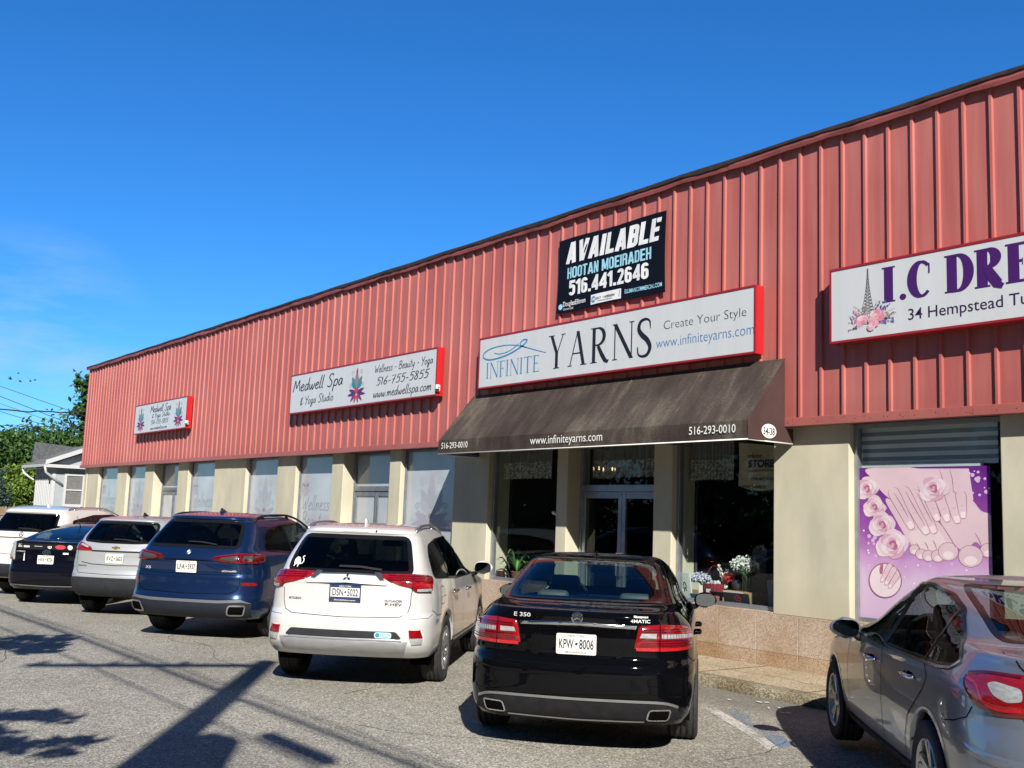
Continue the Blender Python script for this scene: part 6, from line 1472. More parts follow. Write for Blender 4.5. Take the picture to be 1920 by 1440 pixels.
def glazing(car, B, wins, gm_side, gm_rear, gm_front, frit=.035, sides=(1, -1)):
    for P in wins['rear']:
        mb = MB(); panel(mb, B.pq, P, .003, 0, .05, .025, 0); g = mb.build('rear_window', gm_rear, car)
        fb = MB(); seam(fb, B.pq, P, frit, .0045, 0, .03, True); fb.build('window_surround', FRIT, g)
    for P in wins['front']:
        mb = MB(); panel(mb, B.pf, P, .003, 0, .06, .03, 0); g = mb.build('windscreen', gm_front, car)
        fb = MB(); seam(fb, B.pf, P, frit, .0045, 0, .03, True); fb.build('window_surround', FRIT, g)
    for i, P in enumerate(wins['glass']):
        for sd in sides:
            mb = MB(); panel(mb, lambda a, z: B.ps(a, z, sd), P, .003, 0, .06, .04, 0)
            g = mb.build('side_window', gm_side[min(i, len(gm_side)-1)], car)
    for sd in sides:
        fb = MB()
        for P in wins['side']: seam(fb, lambda a, z: B.ps(a, z, sd), P, .022, .006, 0, .03, True)
        for (xa, za, xb, zb, w) in wins.get('pillars', ()): seam(fb, lambda a, z: B.ps(a, z, sd), [(xa, za), (xb, zb)], w, .0055, 0, .03)
        fb.build('window_trim', FRIT, car)
def side_fn(B, sd): return lambda a, z: B.ps(a, z, sd)
def mirrorq(P): return [(-p[0], p[1]) for p in P]
def both(car, name, fn, P, m, **k):
    for PP in (P, mirrorq(P)):
        mb = MB(); panel(mb, fn, PP, **k); mb.build(name, m, car)
def handle(car, B, x, z, sd, m):
    mb = MB(); p0, p1 = B.ps(x-.11, z, sd), B.ps(x+.11, z+.006, sd); o = Vector((0, sd, 0))
    mb.tube([p0+o*.004, p0+o*.032+Vector((.025, 0, 0)), (p0+p1)/2+o*.040, p1+o*.032-Vector((.025, 0, 0)), p1+o*.004], [.012, .014, .013, .014, .012], 8)
    panel(mb, side_fn(B, sd), roundpoly([(x-.06, z-.022), (x+.06, z-.022), (x+.06, z+.022), (x-.06, z+.022)], .02), .002, 1, .03, skirt=0)
    return mb.build('door_handle', [m, GAP], car)
def rails(car, B, x0, x1, y, m, zz=None):
    for sd in (1, -1):
        n = 22; P = []
        for i in range(n+1):
            t = i/n; x = x0+(x1-x0)*t; z = B.zt(x, y)+.040*min(1, min(t, 1-t)*9)**.6; P.append((x, sd*y, z))
        mb = MB(); mb.tube(P, .016, 8); 
        for t in (.12, .5, .88): x = x0+(x1-x0)*t; mb.tube([(x-.05, sd*y, B.zt(x, y)-.01), (x, sd*y, B.zt(x, y)+.035), (x+.05, sd*y, B.zt(x, y)-.01)], .014, 6)
        mb.build('roof_rail', m, car)
def pipe_tip(car, B, q, z, w, h, m, skew=0., th=.012, d=.02):
    fn = B.pq; P = roundpoly([(q-w/2-skew, z-h/2), (q+w/2-skew, z-h/2), (q+w/2+skew, z+h/2), (q-w/2+skew, z+h/2)], min(w, h)*.32)
    mb = MB(); panel(mb, fn, P, .0145, 1, .05, skirt=0); seam(mb, fn, P, th, d, 0, .02, True); seam(mb, fn, P, th*.5, d*.6, 0, .02, True)
    return mb.build('exhaust_tip', [m, GAP], car)
def wiper(car, B, q0, q1, z0, z1, m):
    mb = MB(); seam(mb, B.pq, [(q0, z0), ((q0+q1)/2, (z0+z1)/2+.012), (q1, z1)], .018, .018, 0, .03); seam(mb, B.pq, [(q0, z0-.01), ((q0+q1)/2, (z0+z1)/2), (q1, z1-.01)], .012, .030, 0, .03)
    return mb.build('rear_wiper', m, car)
def ringbadge(mb, fn, q, z, r, w, off, mi=0, n=26):
    seam(mb, fn, [(q+r*math.cos(2*math.pi*i/n), z+r*math.sin(2*math.pi*i/n)) for i in range(n)], w, off, mi, .02, True)
def disc(mb, fn, q, z, r, off, mi=0, n=20, a0=0, a1=360):
    P = [(q+r*math.cos(R(a0+(a1-a0)*i/n)), z+r*math.sin(R(a0+(a1-a0)*i/n))) for i in range(n if a1-a0 == 360 else n+1)]
    if a1-a0 != 360: P.append((q, z))
    panel(mb, fn, P, off, mi, .05, skirt=0)
# ------------------------------------------------------------------ black saloon
def black_saloon():
    B = Body(xr=[(.25, -1.0), (.34, -1.075), (.48, -1.115), (.62, -1.115), (.69, -1.10), (.74, -1.065), (.86, -1.065), (.98, -1.06), (1.035, -1.06), (1.066, -1.045), (1.080, -.99), (1.092, -.80), (1.100, -.56), (1.118, -.475), (1.25, -.165), (1.34, .045), (1.405, .225), (1.436, .42), (1.452, .66)],
             xf=[(.25, 3.6), (.45, 3.72), (.62, 3.73), (.76, 3.66), (.86, 3.4), (.94, 2.8), (1.0, 2.25), (1.05, 2.03), (1.2, 1.72), (1.35, 1.38), (1.41, 1.18), (1.44, 1.02), (1.452, .90)],
             w=[(.25, .84), (.32, .885), (.48, .915), (.64, .922), (.78, .918), (.90, .905), (.97, .885), (1.03, .845), (1.09, .79), (1.14, .765), (1.25, .715), (1.36, .65), (1.42, .60), (1.445, .55), (1.452, .52)],
             rx=[(.25, .30), (.5, .46), (.85, .55), (1.04, .48), (1.12, .35), (1.3, .35), (1.45, .3)], ry=[(.25, .32), (.5, .36), (.85, .34), (1.04, .34), (1.12, .30), (1.3, .26), (1.45, .3)],
             crown=[(.25, .10), (.6, .14), (1.05, .13), (1.1, .08), (1.2, .045), (1.45, .04)], taper=[(.25, .05), (.9, .055), (1.1, .09), (1.4, .09)], wb=2.874, roof_h=.022)
    wins = dict(side=[roundpoly([(-.30, 1.0), (-.02, 1.165), (.25, 1.30), (.6, 1.36), (1.0, 1.375), (1.3, 1.325), (1.98, 1.0), (1.8, .975)], .05)], rear=[roundpoly([(-.67, 1.12), (.67, 1.12), (.59, 1.42), (-.59, 1.42)], .06)],
                front=[roundpoly([(-.66, 1.08), (.66, 1.08), (.54, 1.41), (-.54, 1.41)], .06)])
    wins['glass'] = [[(-.28, 1.003), (1.95, .99), (1.3, 1.32), (1.0, 1.37), (.6, 1.355), (.25, 1.295), (-.02, 1.16)]]
    wins['pillars'] = [(1.02, .98, .86, 1.37, .07), (.08, .99, .16, 1.27, .03)]
    m = paint('black_car_paint', (.002, .002, .0028), 0, .4, dust=.012, coat=1, cior=1.33)
    car, body = base_car('sedan', B, m, 'black four-door sedan with wide red tail lights parked nearest the camera, its tail towards us', 'car', CARS['sedan'], (0, 2.874, .335, .245, .80), wins, .375, (.235, 10, 'single', SILV))
    glazing(car, B, wins, [GL_SEMI], GL_CAR, GL_CAR)
    q = B.pq
    L = [(.435, .815), (.47, .985), (.64, .997), (.86, .985), (1.04, .962), (1.13, .915), (1.08, .845), (.88, .808), (.64, .800)]
    for P in (L, mirrorq(L)):
        s = 1 if P is L else -1; mb = MB(); panel(mb, q, P, .006, 0, .035, dome=.014, rnd=.02, skirt=.02)
        for i, z in enumerate((.958, .942, .88, .862, .845)): seam(mb, q, [(s*(.50-.006*i), z), (s*.63, z), (s*.66, z), (s*1.02, z-.003)], .009, .0225, 1, .03)
        panel(mb, q, [(s*.475, .898), (s*.49, .930), (s*.60, .930), (s*.60, .896)], .0222, 2, .04, skirt=0)
        panel(mb, q, [(s*.64, .896), (s*.64, .926), (s*1.03, .916), (s*1.05, .892)], .0222, 2, .04, skirt=0)
        for k in range(13): qq = s*(.655+.029*k); seam(mb, q, [(qq, .896), (qq, .925)], .004, .0228, 3, .05)
        seam(mb, q, [(s*.626, .802), (s*.626, .995)], .007, .023, 3, .04)
        panel(mb, q, [(s*.45, .803), (s*.45, .828), (s*1.06, .828), (s*.9, .806)], .0218, 4, .04, skirt=0)
        mb.build('tail_light', [RED_L, RED_D, CLR_L, GAP, RED_B], car)
    mb = MB(); panel(mb, q, [(-.455, .985), (0, 1.0), (.455, .985), (.445, .958), (0, .970), (-.445, .958)], .006, 0, .03, dome=.010, skirt=.015); mb.build('chrome_strip', CHROME, car)
    mb = MB(); seam(mb, q, [(.625, .80), (.61, .715), (.56, .685), (0, .672), (-.56, .685), (-.61, .715), (-.625, .80)], .007)
    seam(mb, q, [(.62, .997), (.66, 1.04), (.68, 1.065), (.70, 1.08)], .006); seam(mb, q, [(-.62, .997), (-.66, 1.04), (-.68, 1.065), (-.70, 1.08)], .006)
    for sd in (1, -1):
        f = side_fn(B, sd); seam(mb, f, [(.98, .35), (1.0, .7), (1.04, .97)], .006); seam(mb, f, [(2.12, .40), (2.1, .7), (1.98, .97)], .006); seam(mb, f, [(.40, .45), (.34, .62), (.12, .75), (-.02, .86), (.02, .98)], .006); seam(mb, f, [(.45, .30), (2.4, .30)], .005)
        seam(mb, f, [(-.40, .70), (-.62, .70), (-.80, .78)], .005)
    seam(mb, q, [(.86, .48), (.84, .40), (.80, .30)], .004); seam(mb, q, [(-.86, .48), (-.84, .40), (-.80, .30)], .004)
    seam(mb, q, roundpoly([(-.70, .485), (-.56, .487), (-.56, .55), (-.70, .548)], .01), .003, closed=True)
    mb.build('panel_gap', GAP, car)
    mb = MB()
    seam(mb, q, [(.44, .955), (.40, .84), (.34, .755), (.28, .738), (0, .732), (-.28, .738), (-.34, .755), (-.40, .84), (-.44, .955)], .016, .006); mb.build('plate_recess_edge', m, car)
    mb = MB(); panel(mb, q, [(-.86, .30), (-.78, .405), (-.62, .445), (.62, .445), (.78, .405), (.86, .30), (.6, .262), (-.6, .262)], .006, 0, .05); mb.build('rear_diffuser', BLACKP, car)
    mb = MB(); seam(mb, q, crom([(.80, .395), (.66, .432), (.4, .438), (0, .438), (-.4, .438), (-.66, .432), (-.80, .395)], 4), .020, .012); seam(mb, q, [(.52, .287), (0, .280), (-.52, .287)], .015, .012); mb.build('silver_trim', SILV, car)
    pipe_tip(car, B, .63, .345, .165, .075, CHROME, .012); pipe_tip(car, B, -.63, .345, .165, .075, CHROME, -.012)
    mb = MB(); disc(mb, q, 0, 1.025, .042, .005, 1); ringbadge(mb, q, 0, 1.025, .040, .008, .010)
    for a in (90, 210, 330): seam(mb, q, [(0, 1.025), (.038*math.cos(R(a)), 1.025+.038*math.sin(R(a)))], lambda t: .011-.008*t, .0105, 0, .01)
    mb.build('star_badge', [CHROME, BLACKP], car)
    badge(car, 'badge_lettering', q, [('E 350', -.50, -.365, 1.015, .028)], BADGE); badge(car, 'badge_lettering', q, [('4MATIC', .405, .555, 1.008, .024)], BADGE); badge(car, 'dealer_lettering', q, [('Massapequa', .43, .54, 1.043, .016)], WHT)
    add_plate(car, lambda y, z: B.pq(y, z), .832, 'KPW 8006', bottom='MASSAPEQUA', frame=None)
    mb = MB(); tx = MB(); mb.build
    mirror(car, 1.74, -1.0, 1.02, -1, m, 1.0); mirror(car, 1.74, 1.0, 1.02, 1, m, 1.0)
    shark_fin(car, .52, B.zt(.52, 0), m, 1.0)
    handle(car, B, .30, .84, -1, m); handle(car, B, 1.25, .82, -1, m); handle(car, B, .30, .84, 1, m); handle(car, B, 1.25, .82, 1, m)
    for y in (.37, -.37): seat(car, 1.42, y, SEAT); seat(car, .48, y, mat('grey_seat_leather', (.10, .11, .115), .5, var=(20, .1)), .86)
    seat(car, .48, 0, mat('grey_seat_leather', (.10, .11, .115), .5), .76)
    mb = MB(); mb.box(1.75, 2.2, -.72, .72, .78, 1.0, 0, .06); mb.box(-.55, .2, -.60, .60, 1.02, 1.07, 0, .02); mb.build('dashboard_and_shelf', INT, car)
    mb = MB(); T = Matrix.Translation((1.72, .37, .98)) @ Matrix.Rotation(R(-65), 4, 'Y'); mb.lathe([(.18+.015*math.cos(a), .015*math.sin(a)) for a in np.linspace(0, 6.28, 9)[:-1]], 24, 'Z', T, closed=True); mb.build('steering_wheel', INT, car)
    mb = MB(); mb.box(1.08, 1.12, -.11, .11, 1.27, 1.33, 0, .02); mb.build('inside_mirror', INT, car)
    return car, B
# ------------------------------------------------------------------ white sport utility
def white_suv():
    B = Body(xr=[(.33, -.90), (.40, -.99), (.48, -1.05), (.56, -1.06), (.66, -1.055), (.73, -1.03), (.77, -.995), (.90, -.985), (1.02, -.985), (1.06, -.99), (1.10, -.955), (1.16, -.915), (1.25, -.865), (1.40, -.775), (1.50, -.715), (1.54, -.70), (1.565, -.725), (1.59, -.715), (1.615, -.62), (1.632, -.45)],
             xf=[(.33, 3.4), (.5, 3.6), (.7, 3.62), (.85, 3.55), (.95, 3.4), (1.02, 2.95), (1.08, 2.45), (1.12, 2.2), (1.3, 1.8), (1.5, 1.32), (1.58, 1.1), (1.632, .85)],
             w=[(.33, .84), (.42, .885), (.6, .90), (.75, .90), (.9, .895), (1.0, .885), (1.08, .87), (1.14, .84), (1.3, .78), (1.45, .715), (1.55, .66), (1.60, .61), (1.632, .54)],
             rx=[(.33, .25), (.6, .38), (.9, .40), (1.1, .34), (1.3, .24), (1.6, .28)], ry=[(.33, .25), (.6, .28), (.9, .26), (1.1, .24), (1.3, .17), (1.6, .26)],
             crown=[(.33, .10), (.6, .13), (1.0, .11), (1.3, .08), (1.6, .09)], taper=[(.33, .04), (.9, .05), (1.2, .08), (1.6, .10)], wb=2.67, roof_h=.028)
    wins = dict(side=[roundpoly([(-.50, 1.12), (-.44, 1.33), (-.30, 1.44), (.1, 1.50), (.7, 1.525), (1.05, 1.505), (1.3, 1.43), (1.95, 1.10), (1.7, 1.075), (.5, 1.08)], .06)], rear=[roundpoly([(-.645, 1.165), (.645, 1.165), (.56, 1.515), (-.56, 1.515)], .06)],
                front=[roundpoly([(-.68, 1.15), (.68, 1.15), (.56, 1.55), (-.56, 1.55)], .06)])
    wins['glass'] = [roundpoly([(-.48, 1.125), (-.42, 1.325), (-.28, 1.43), (.16, 1.50), (.20, 1.085)], .04), [(.20, 1.085), (.16, 1.50), (.7, 1.52), (.96, 1.51), (1.05, 1.078)], [(1.05, 1.078), (.96, 1.51), (1.05, 1.50), (1.3, 1.425), (1.93, 1.10), (1.7, 1.08)]]
    wins['pillars'] = [(.23, 1.09, .15, 1.50, .05), (1.09, 1.08, .98, 1.51, .09)]
    m = paint('pearl_white_paint', (.53, .53, .525), .0, .35)
    car, body = base_car('sport_utility_vehicle', B, m, 'white sport utility vehicle with red tail lights between the blue one and the black sedan', 'car', CARS['outl'], (0, 2.67, .352, .225, .775), wins, .40, (.235, 7, 'double', SILV))
    glazing(car, B, wins, [GL_PRIV, GL_PRIV, GL_SEMI], GL_PRIV, GL_SEMI, .05)
    q = B.pq
    L = [(.335, 1.128), (.345, 1.155), (.62, 1.165), (.88, 1.150), (.99, 1.125), (.985, 1.06), (.93, .985), (.70, .985), (.655, 1.03), (.45, 1.075)]
    for P in (L, mirrorq(L)):
        s = 1 if P is L else -1; mb = MB(); panel(mb, q, P, .008, 0, .035, dome=.018, rnd=.02, skirt=.03)
        for z in (1.135, 1.112, 1.088): seam(mb, q, [(s*.42, z), (s*.66, z-.004), (s*.93, z-.012)], .010, .0275, 1, .03)
        panel(mb, q, [(s*.70, 1.035), (s*.70, 1.065), (s*.92, 1.06), (s*.94, 1.025)], .0268, 2, .04, skirt=0); panel(mb, q, [(s*.715, .992), (s*.715, 1.02), (s*.90, 1.02), (s*.91, .992)], .0266, 3, .04, skirt=0)
        seam(mb, q, [(s*.668, 1.0), (s*.668, 1.155)], .008, .0285, 4, .04)
        mb.build('tail_light', [RED_L, RED_D, RED_B, CLR_L, GAP], car)
        c = MB(); panel(c, q, [(s*.27, 1.166), (s*.335, 1.168), (s*.38, 1.09), (s*.34, 1.085), (s*.285, 1.135)], .012, 0, .03, dome=.006); c.build('chrome_trim', mat('dim_chrome', (.34, .35, .37), .16, metal=.9), car)
    mb = MB(); panel(mb, q, [(-.30, 1.150), (0, 1.156), (.30, 1.150), (.30, 1.134), (0, 1.140), (-.30, 1.134)], .007, 0, .03, dome=.006); mb.build('chrome_strip', mat('dim_chrome', (.34, .35, .37), .16, metal=.9), car)
    mb = MB(); seam(mb, q, [(.665, .985), (.66, .86), (.635, .775), (.56, .74), (0, .725), (-.56, .74), (-.635, .775), (-.66, .86), (-.665, .985)], .007)
    for sd in (1, -1):
        f = side_fn(B, sd); seam(mb, f, [(1.06, .45), (1.07, .8), (1.09, 1.08)], .006); seam(mb, f, [(2.15, .50), (2.12, .8), (2.0, 1.08)], .006); seam(mb, f, [(.46, .45), (.42, .60), (.26, .78), (.20, .95), (.25, 1.08)], .006); seam(mb, f, [(-.36, .74), (-.55, .74), (-.70, .80)], .005)
    seam(mb, side_fn(B, -1), roundpoly([(-.36, .84), (-.16, .84), (-.16, 1.02), (-.36, 1.02)], .04), .005, closed=True)
    seam(mb, q, [(.97, .76), (.9, .73), (.66, .725)], .004); seam(mb, q, [(-.97, .76), (-.9, .73), (-.66, .725)], .004)
    mb.build('panel_gap', GAP, car)
    mb = MB(); panel(mb, q, [(-.40, 1.045), (-.2, 1.062), (.2, 1.062), (.40, 1.045), (.2, 1.043), (-.2, 1.043)], .004, 0, .04, skirt=0); mb.build('ledge_shadow', GAP, car)  # flat black panel paints the crease shadow under the tailgate ledge
    mb = MB(); panel(mb, q, [(-.43, 1.066), (0, 1.078), (.43, 1.066), (.40, 1.050), (0, 1.062), (-.40, 1.050)], .014, 0, .04); mb.build('tailgate_ledge', m, car)
    L = [(.70, .47), (.665, .615), (.755, .625), (.83, .60), (.85, .53), (.80, .475)]
    for P in (L, mirrorq(L)):
        s = 1 if P is L else -1; mb = MB(); panel(mb, q, [(p[0]+(.0 if abs(p[0]) < .7 else 0), p[1]) for p in P], .004, 2, .04, rnd=.03); panel(mb, q, [(s*.675, .542), (s*.665, .618), (s*.79, .618), (s*.825, .542)], .012, 0, .04, dome=.006); panel(mb, q, [(s*.70, .475), (s*.678, .536), (s*.828, .536), (s*.81, .48)], .011, 1, .04, dome=.008)
        mb.build('bumper_lamp', [RED_L, CLR_L, WHT], car)
    mb = MB(); panel(mb, q, roundpoly([(-.60, .535), (-.54, .60), (.54, .60), (.60, .535), (.54, .525), (-.54, .525)], .02), .006, 0, .04); mb.build('bumper_grille', GREYP, car)
    mb = MB(); panel(mb, q, [(-.66, .512), (-.52, .528), (.52, .528), (.66, .512), (.62, .40), (.45, .385), (-.45, .385), (-.62, .40)], .012, 0, .04, dome=.01); seam(mb, q, [(.60, .515), (.5, .52), (-.5, .52), (-.60, .515)], .014, .026, 0); mb.build('skid_plate', mat('satin_skid', (.42, .43, .45), .4, metal=.6, var=(9, .06)), car)
    # oval sticker on the bumper grille
    mb = MB(); panel(mb, q, roundpoly([(-.50, .535), (-.33, .535), (-.33, .592), (-.50, .592)], .028), .0085, 0, .05, skirt=0); disc(mb, q, -.362, .564, .022, .0092, 1)
    nb = lambda a, b, k=0: q(-a, b)+Vector((-.0125-.0001*k, 0, 0))
    put2d(mb, fit2d(text2d('Clean Pass', .01), .393, .49, .566, .014), nb, 1); mb.add([nb(.41, .548), nb(.47, .548), nb(.47, .553), nb(.41, .553)], [[0, 1, 2, 3]], 1)
    mb.build('oval_sticker', [mat('sticker_pale_blue', (.42, .62, .66), .4), mat('sticker_blue', (.03, .22, .34), .4)], car)
    mb = MB(); f = side_fn(B, -1); put2d(mb, fit2d(text2d('OPT', .03), .0, .14, 0, .045), lambda a, b, k=0: f(-.62+a, .66+b)+Vector((0, -.004, 0))); mb.build('blue_sticker', mat('sticker_blue', (.03, .22, .34), .4), car)
    # small white sticker in the rear window: a curled animal shape, kept plain
    mb = MB(); panel(mb, q, [(.60, 1.215), (.60, 1.26), (.575, 1.29), (.545, 1.285), (.53, 1.25), (.535, 1.215)], .0065, 0, .05, skirt=0, rnd=.01); seam(mb, q, crom([(.54, 1.22), (.51, 1.23), (.50, 1.26), (.515, 1.29), (.495, 1.30)], 4), .009, .0067); seam(mb, q, [(.585, 1.22), (.60, 1.195)], .010, .0067); seam(mb, q, [(.55, 1.22), (.56, 1.19)], .010, .0067)
    mb.build('window_sticker', WHT, car)
    mb = MB()
    for a in (90, 210, 330):
        c, s = math.cos(R(a)), math.sin(R(a)); ang = R(a); r = .026
        pts = [(0, 0), (r*math.cos(ang+.52), r*math.sin(ang+.52)), (r*1.75*c, r*1.75*s), (r*math.cos(ang-.52), r*math.sin(ang-.52))]
        panel(mb, q, [(p[0], 1.105+p[1]) for p in pts], .012, 0, .05)
    mb.build('diamond_badge', CHROME, car)
    badge(car, 'badge_lettering', q, [('MITSUBISHI', -.60, -.465, .875, .022)], BLACKP); badge(car, 'badge_lettering', q, [('OUTLANDER', .40, .575, .885, .022)], GREYP); badge(car, 'badge_lettering', q, [('P-HEV', .405, .575, .848, .027)], mat('badge_dark', (.05, .05, .055), .2, metal=.8))
    add_plate(car, lambda y, z: B.pq(y, z), .965, 'DSN 5022', blue=True, frame=(PLATE_N, 'Smithtown'), top='NEW YORK')
    mb = MB(); panel(mb, q, roundpoly([(-.14, 1.567), (.14, 1.567), (.14, 1.59), (-.14, 1.59)], .008), .004, 0, .04); mb.build('high_brake_light', mat('clear_lens', (.45, .45, .46), .2, coat=1), car)
    mb = MB(); disc(mb, q, -.22, 1.578, .010, .006); mb.build('washer_jet', GAP, car)
    wiper(car, B, .10, -.34, 1.215, 1.19, BLACKP)
    rails(car, B, -.45, 1.35, .585, SILV)
    shark_fin(car, -.22, B.zt(-.22, 0), m, 1.25)
    mirror(car, 1.80, -1.02, 1.14, -1, m, 1.08); mirror(car, 1.80, 1.02, 1.14, 1, m, 1.08)
    for sd in (1, -1): handle(car, B, .42, .93, sd, CHROME); handle(car, B, 1.32, .91, sd, CHROME)
    mb = MB()
    for sd in (1, -1): seam(mb, side_fn(B, sd), [(.50, .40), (2.2, .40)], .035, .012, 0); 
    mb.build('sill_trim', SILV, car)
    mb = MB()
    for sd in (1, -1): panel(mb, side_fn(B, sd), [(.47, .335), (2.22, .335), (2.22, .37), (.47, .37)], .02, 0, .1)
    mb.build('sill', BLACKP, car)
    for y in (.38, -.38): seat(car, 1.30, y, SEAT, 1.06); seat(car, .42, y, SEAT, 1.0)
    mb = MB(); mb.box(1.75, 2.15, -.72, .72, .85, 1.1, 0, .06); mb.box(1.06, 1.10, -.12, .12, 1.38, 1.45, 0, .02); mb.build('dashboard', INT, car)
    return car, B
# ------------------------------------------------------------------ blue sport utility
def blue_suv():
    B = Body(xr=[(.30, -.92), (.36, -1.02), (.46, -1.085), (.56, -1.09), (.62, -1.07), (.74, -1.055), (.86, -1.05), (.90, -1.035), (1.02, -1.04), (1.07, -1.045), (1.16, -1.01), (1.24, -.955), (1.35, -.87), (1.50, -.76), (1.60, -.70), (1.625, -.73), (1.645, -.72), (1.67, -.60), (1.69, -.40)],
             xf=[(.30, 3.5), (.5, 3.78), (.75, 3.83), (.95, 3.72), (1.03, 3.4), (1.1, 2.7), (1.15, 2.35), (1.3, 2.0), (1.5, 1.55), (1.62, 1.22), (1.69, .9)],
             w=[(.30, .91), (.42, .97), (.6, .995), (.8, 1.0), (.95, .99), (1.05, .975), (1.13, .95), (1.2, .90), (1.35, .83), (1.5, .76), (1.6, .705), (1.66, .64), (1.69, .56)],
             rx=[(.30, .28), (.6, .42), (.9, .46), (1.1, .46), (1.3, .28), (1.6, .3)], ry=[(.30, .3), (.6, .34), (.9, .32), (1.1, .30), (1.3, .2), (1.6, .28)],
             crown=[(.3, .10), (.6, .13), (1.0, .12), (1.3, .08), (1.6, .09)], taper=[(.3, .04), (.9, .05), (1.2, .09), (1.6, .11)], wb=2.975, roof_h=.03)
    wins = dict(side=[roundpoly([(-.46, 1.21), (-.36, 1.40), (-.2, 1.49), (.2, 1.56), (.8, 1.59), (1.15, 1.575), (1.45, 1.50), (2.1, 1.17), (1.8, 1.14), (.6, 1.16)], .06)], rear=[roundpoly([(-.67, 1.245), (.67, 1.245), (.59, 1.575), (-.59, 1.575)], .07)],
                front=[roundpoly([(-.72, 1.2), (.72, 1.2), (.6, 1.6), (-.6, 1.6)], .06)])
    wins['glass'] = [roundpoly([(-.44, 1.215), (-.34, 1.395), (-.18, 1.485), (.26, 1.56), (.30, 1.175)], .04), [(.30, 1.17), (.26, 1.56), (.8, 1.585), (1.1, 1.57), (1.2, 1.148)], [(1.2, 1.148), (1.1, 1.575), (1.45, 1.495), (2.07, 1.175), (1.8, 1.143)]]
    wins['pillars'] = [(.33, 1.17, .26, 1.56, .06), (1.24, 1.15, 1.12, 1.57, .09)]
    m = paint('metallic_blue_paint', (.007, .027, .098), .6, .28, dust=.025)
    car, body = base_car('sport_utility_vehicle', B, m, 'metallic blue sport utility vehicle with slim dark red tail lights beside the white one', 'car', CARS['x5'], (0, 2.975, .375, .275, .84), wins, .43, (.26, 5, 'double', SILV))
    glazing(car, B, wins, [GL_PRIV, GL_SEMI, GL_SEMI], GL_PRIV, GL_SEMI, .05)
    q = B.pq
    L = [(.345, 1.082), (.40, 1.125), (.72, 1.17), (1.02, 1.165), (1.16, 1.14), (1.16, 1.07), (1.0, 1.035), (.74, 1.04), (.45, 1.065)]
    for P in (L, mirrorq(L)):
        s = 1 if P is L else -1; mb = MB(); panel(mb, q, P, .008, 0, .04, dome=.014, rnd=.015, skirt=.03)
        seam(mb, q, [(s*.40, 1.112), (s*.72, 1.157), (s*1.10, 1.145)], .014, .0235, 1, .03); seam(mb, q, [(s*.46, 1.074), (s*.75, 1.052), (s*1.0, 1.046)], .010, .0235, 1, .03); seam(mb, q, [(s*.735, 1.05), (s*.735, 1.158)], .008, .024, 1, .03)
        panel(mb, q, [(s*.46, 1.085), (s*.50, 1.108), (s*.70, 1.135), (s*.70, 1.065)], .0225, 2, .04, skirt=0); panel(mb, q, [(s*.77, 1.065), (s*.77, 1.135), (s*.90, 1.14), (s*.90, 1.065)], .0225, 2, .04, skirt=0)
        mb.build('tail_light', [RED_D, RED_L, mat('tail_grey_lens', (.05, .042, .042), .15, coat=1)], car)
    mb = MB(); panel(mb, q, [(-.36, 1.068), (0, 1.075), (.36, 1.068), (.36, 1.056), (0, 1.058), (-.36, 1.056)], .003, 0, .04, skirt=0)  # black strip paints the shade of the crease between the lamps
    seam(mb, q, [(.74, 1.04), (.755, .9), (.76, .76), (.72, .68), (.62, .64), (0, .625), (-.62, .64), (-.72, .68), (-.76, .76), (-.755, .9), (-.74, 1.04)], .008); seam(mb, q, [(.755, .885), (0, .878), (-.755, .885)], .007)
    for sd in (1, -1):
        f = side_fn(B, sd); seam(mb, f, [(1.16, .5), (1.18, .85), (1.24, 1.14)], .006); seam(mb, f, [(2.3, .55), (2.28, .85), (2.12, 1.15)], .006); seam(mb, f, [(.50, .5), (.46, .68), (.30, .86), (.26, 1.0), (.33, 1.16)], .006)
    mb.build('panel_gap', GAP, car)
    L = [(.79, .75), (.79, .79), (.97, .79), (1.02, .76), (.97, .748)]
    both(car, 'reflector', q, L, RED_L, off=.006, step=.05)
    mb = MB(); panel(mb, q, [(-.93, .33), (-.96, .50), (-.80, .56), (-.5, .545), (.5, .545), (.80, .56), (.96, .50), (.93, .33), (.6, .305), (-.6, .305)], .008, 0, .05); mb.build('rear_diffuser', mat('dark_blue_grey_plastic', (.016, .019, .028), .55, var=(9, .1), spec=.2), car)
    mb = MB(); panel(mb, q, [(-.97, .51), (-.80, .568), (-.5, .552), (.5, .552), (.80, .568), (.97, .51), (.80, .535), (.5, .515), (-.5, .515), (-.80, .535)], .012, 0, .04); mb.build('silver_trim', mat('satin_grey_trim', (.16, .17, .20), .45, metal=.4), car)
    pipe_tip(car, B, .74, .43, .21, .115, SILV, .02, .02, .024); pipe_tip(car, B, -.74, .43, .21, .115, SILV, -.02, .02, .024)
    mb = MB()
    for x in (-.36, -.12, .12, .36): disc(mb, q, x, .42, .014, .011)
    mb.build('parking_sensor', GREYP, car)
    mb = MB(); disc(mb, q, 0, 1.165, .043, .006, 0); disc(mb, q, 0, 1.165, .028, .0075, 1, 8, 0, 90); disc(mb, q, 0, 1.165, .028, .0075, 1, 8, 180, 270); disc(mb, q, 0, 1.165, .028, .0075, 2, 8, 90, 180); disc(mb, q, 0, 1.165, .028, .0075, 2, 8, 270, 360); ringbadge(mb, q, 0, 1.165, .041, .006, .009, 3); ringbadge(mb, q, 0, 1.165, .029, .003, .009, 3)
    mb.build('round_badge', [BLACKP, WHT, mat('badge_blue', (.03, .18, .5), .3), CHROME], car)
    badge(car, 'badge_lettering', q, [('X5', -.66, -.565, .925, .036)], BADGE); badge(car, 'badge_lettering', q, [('xDrive40i', .50, .70, .925, .026)], BADGE)
    add_plate(car, lambda y, z: B.pq(y, z), .975, 'LFA 5937')
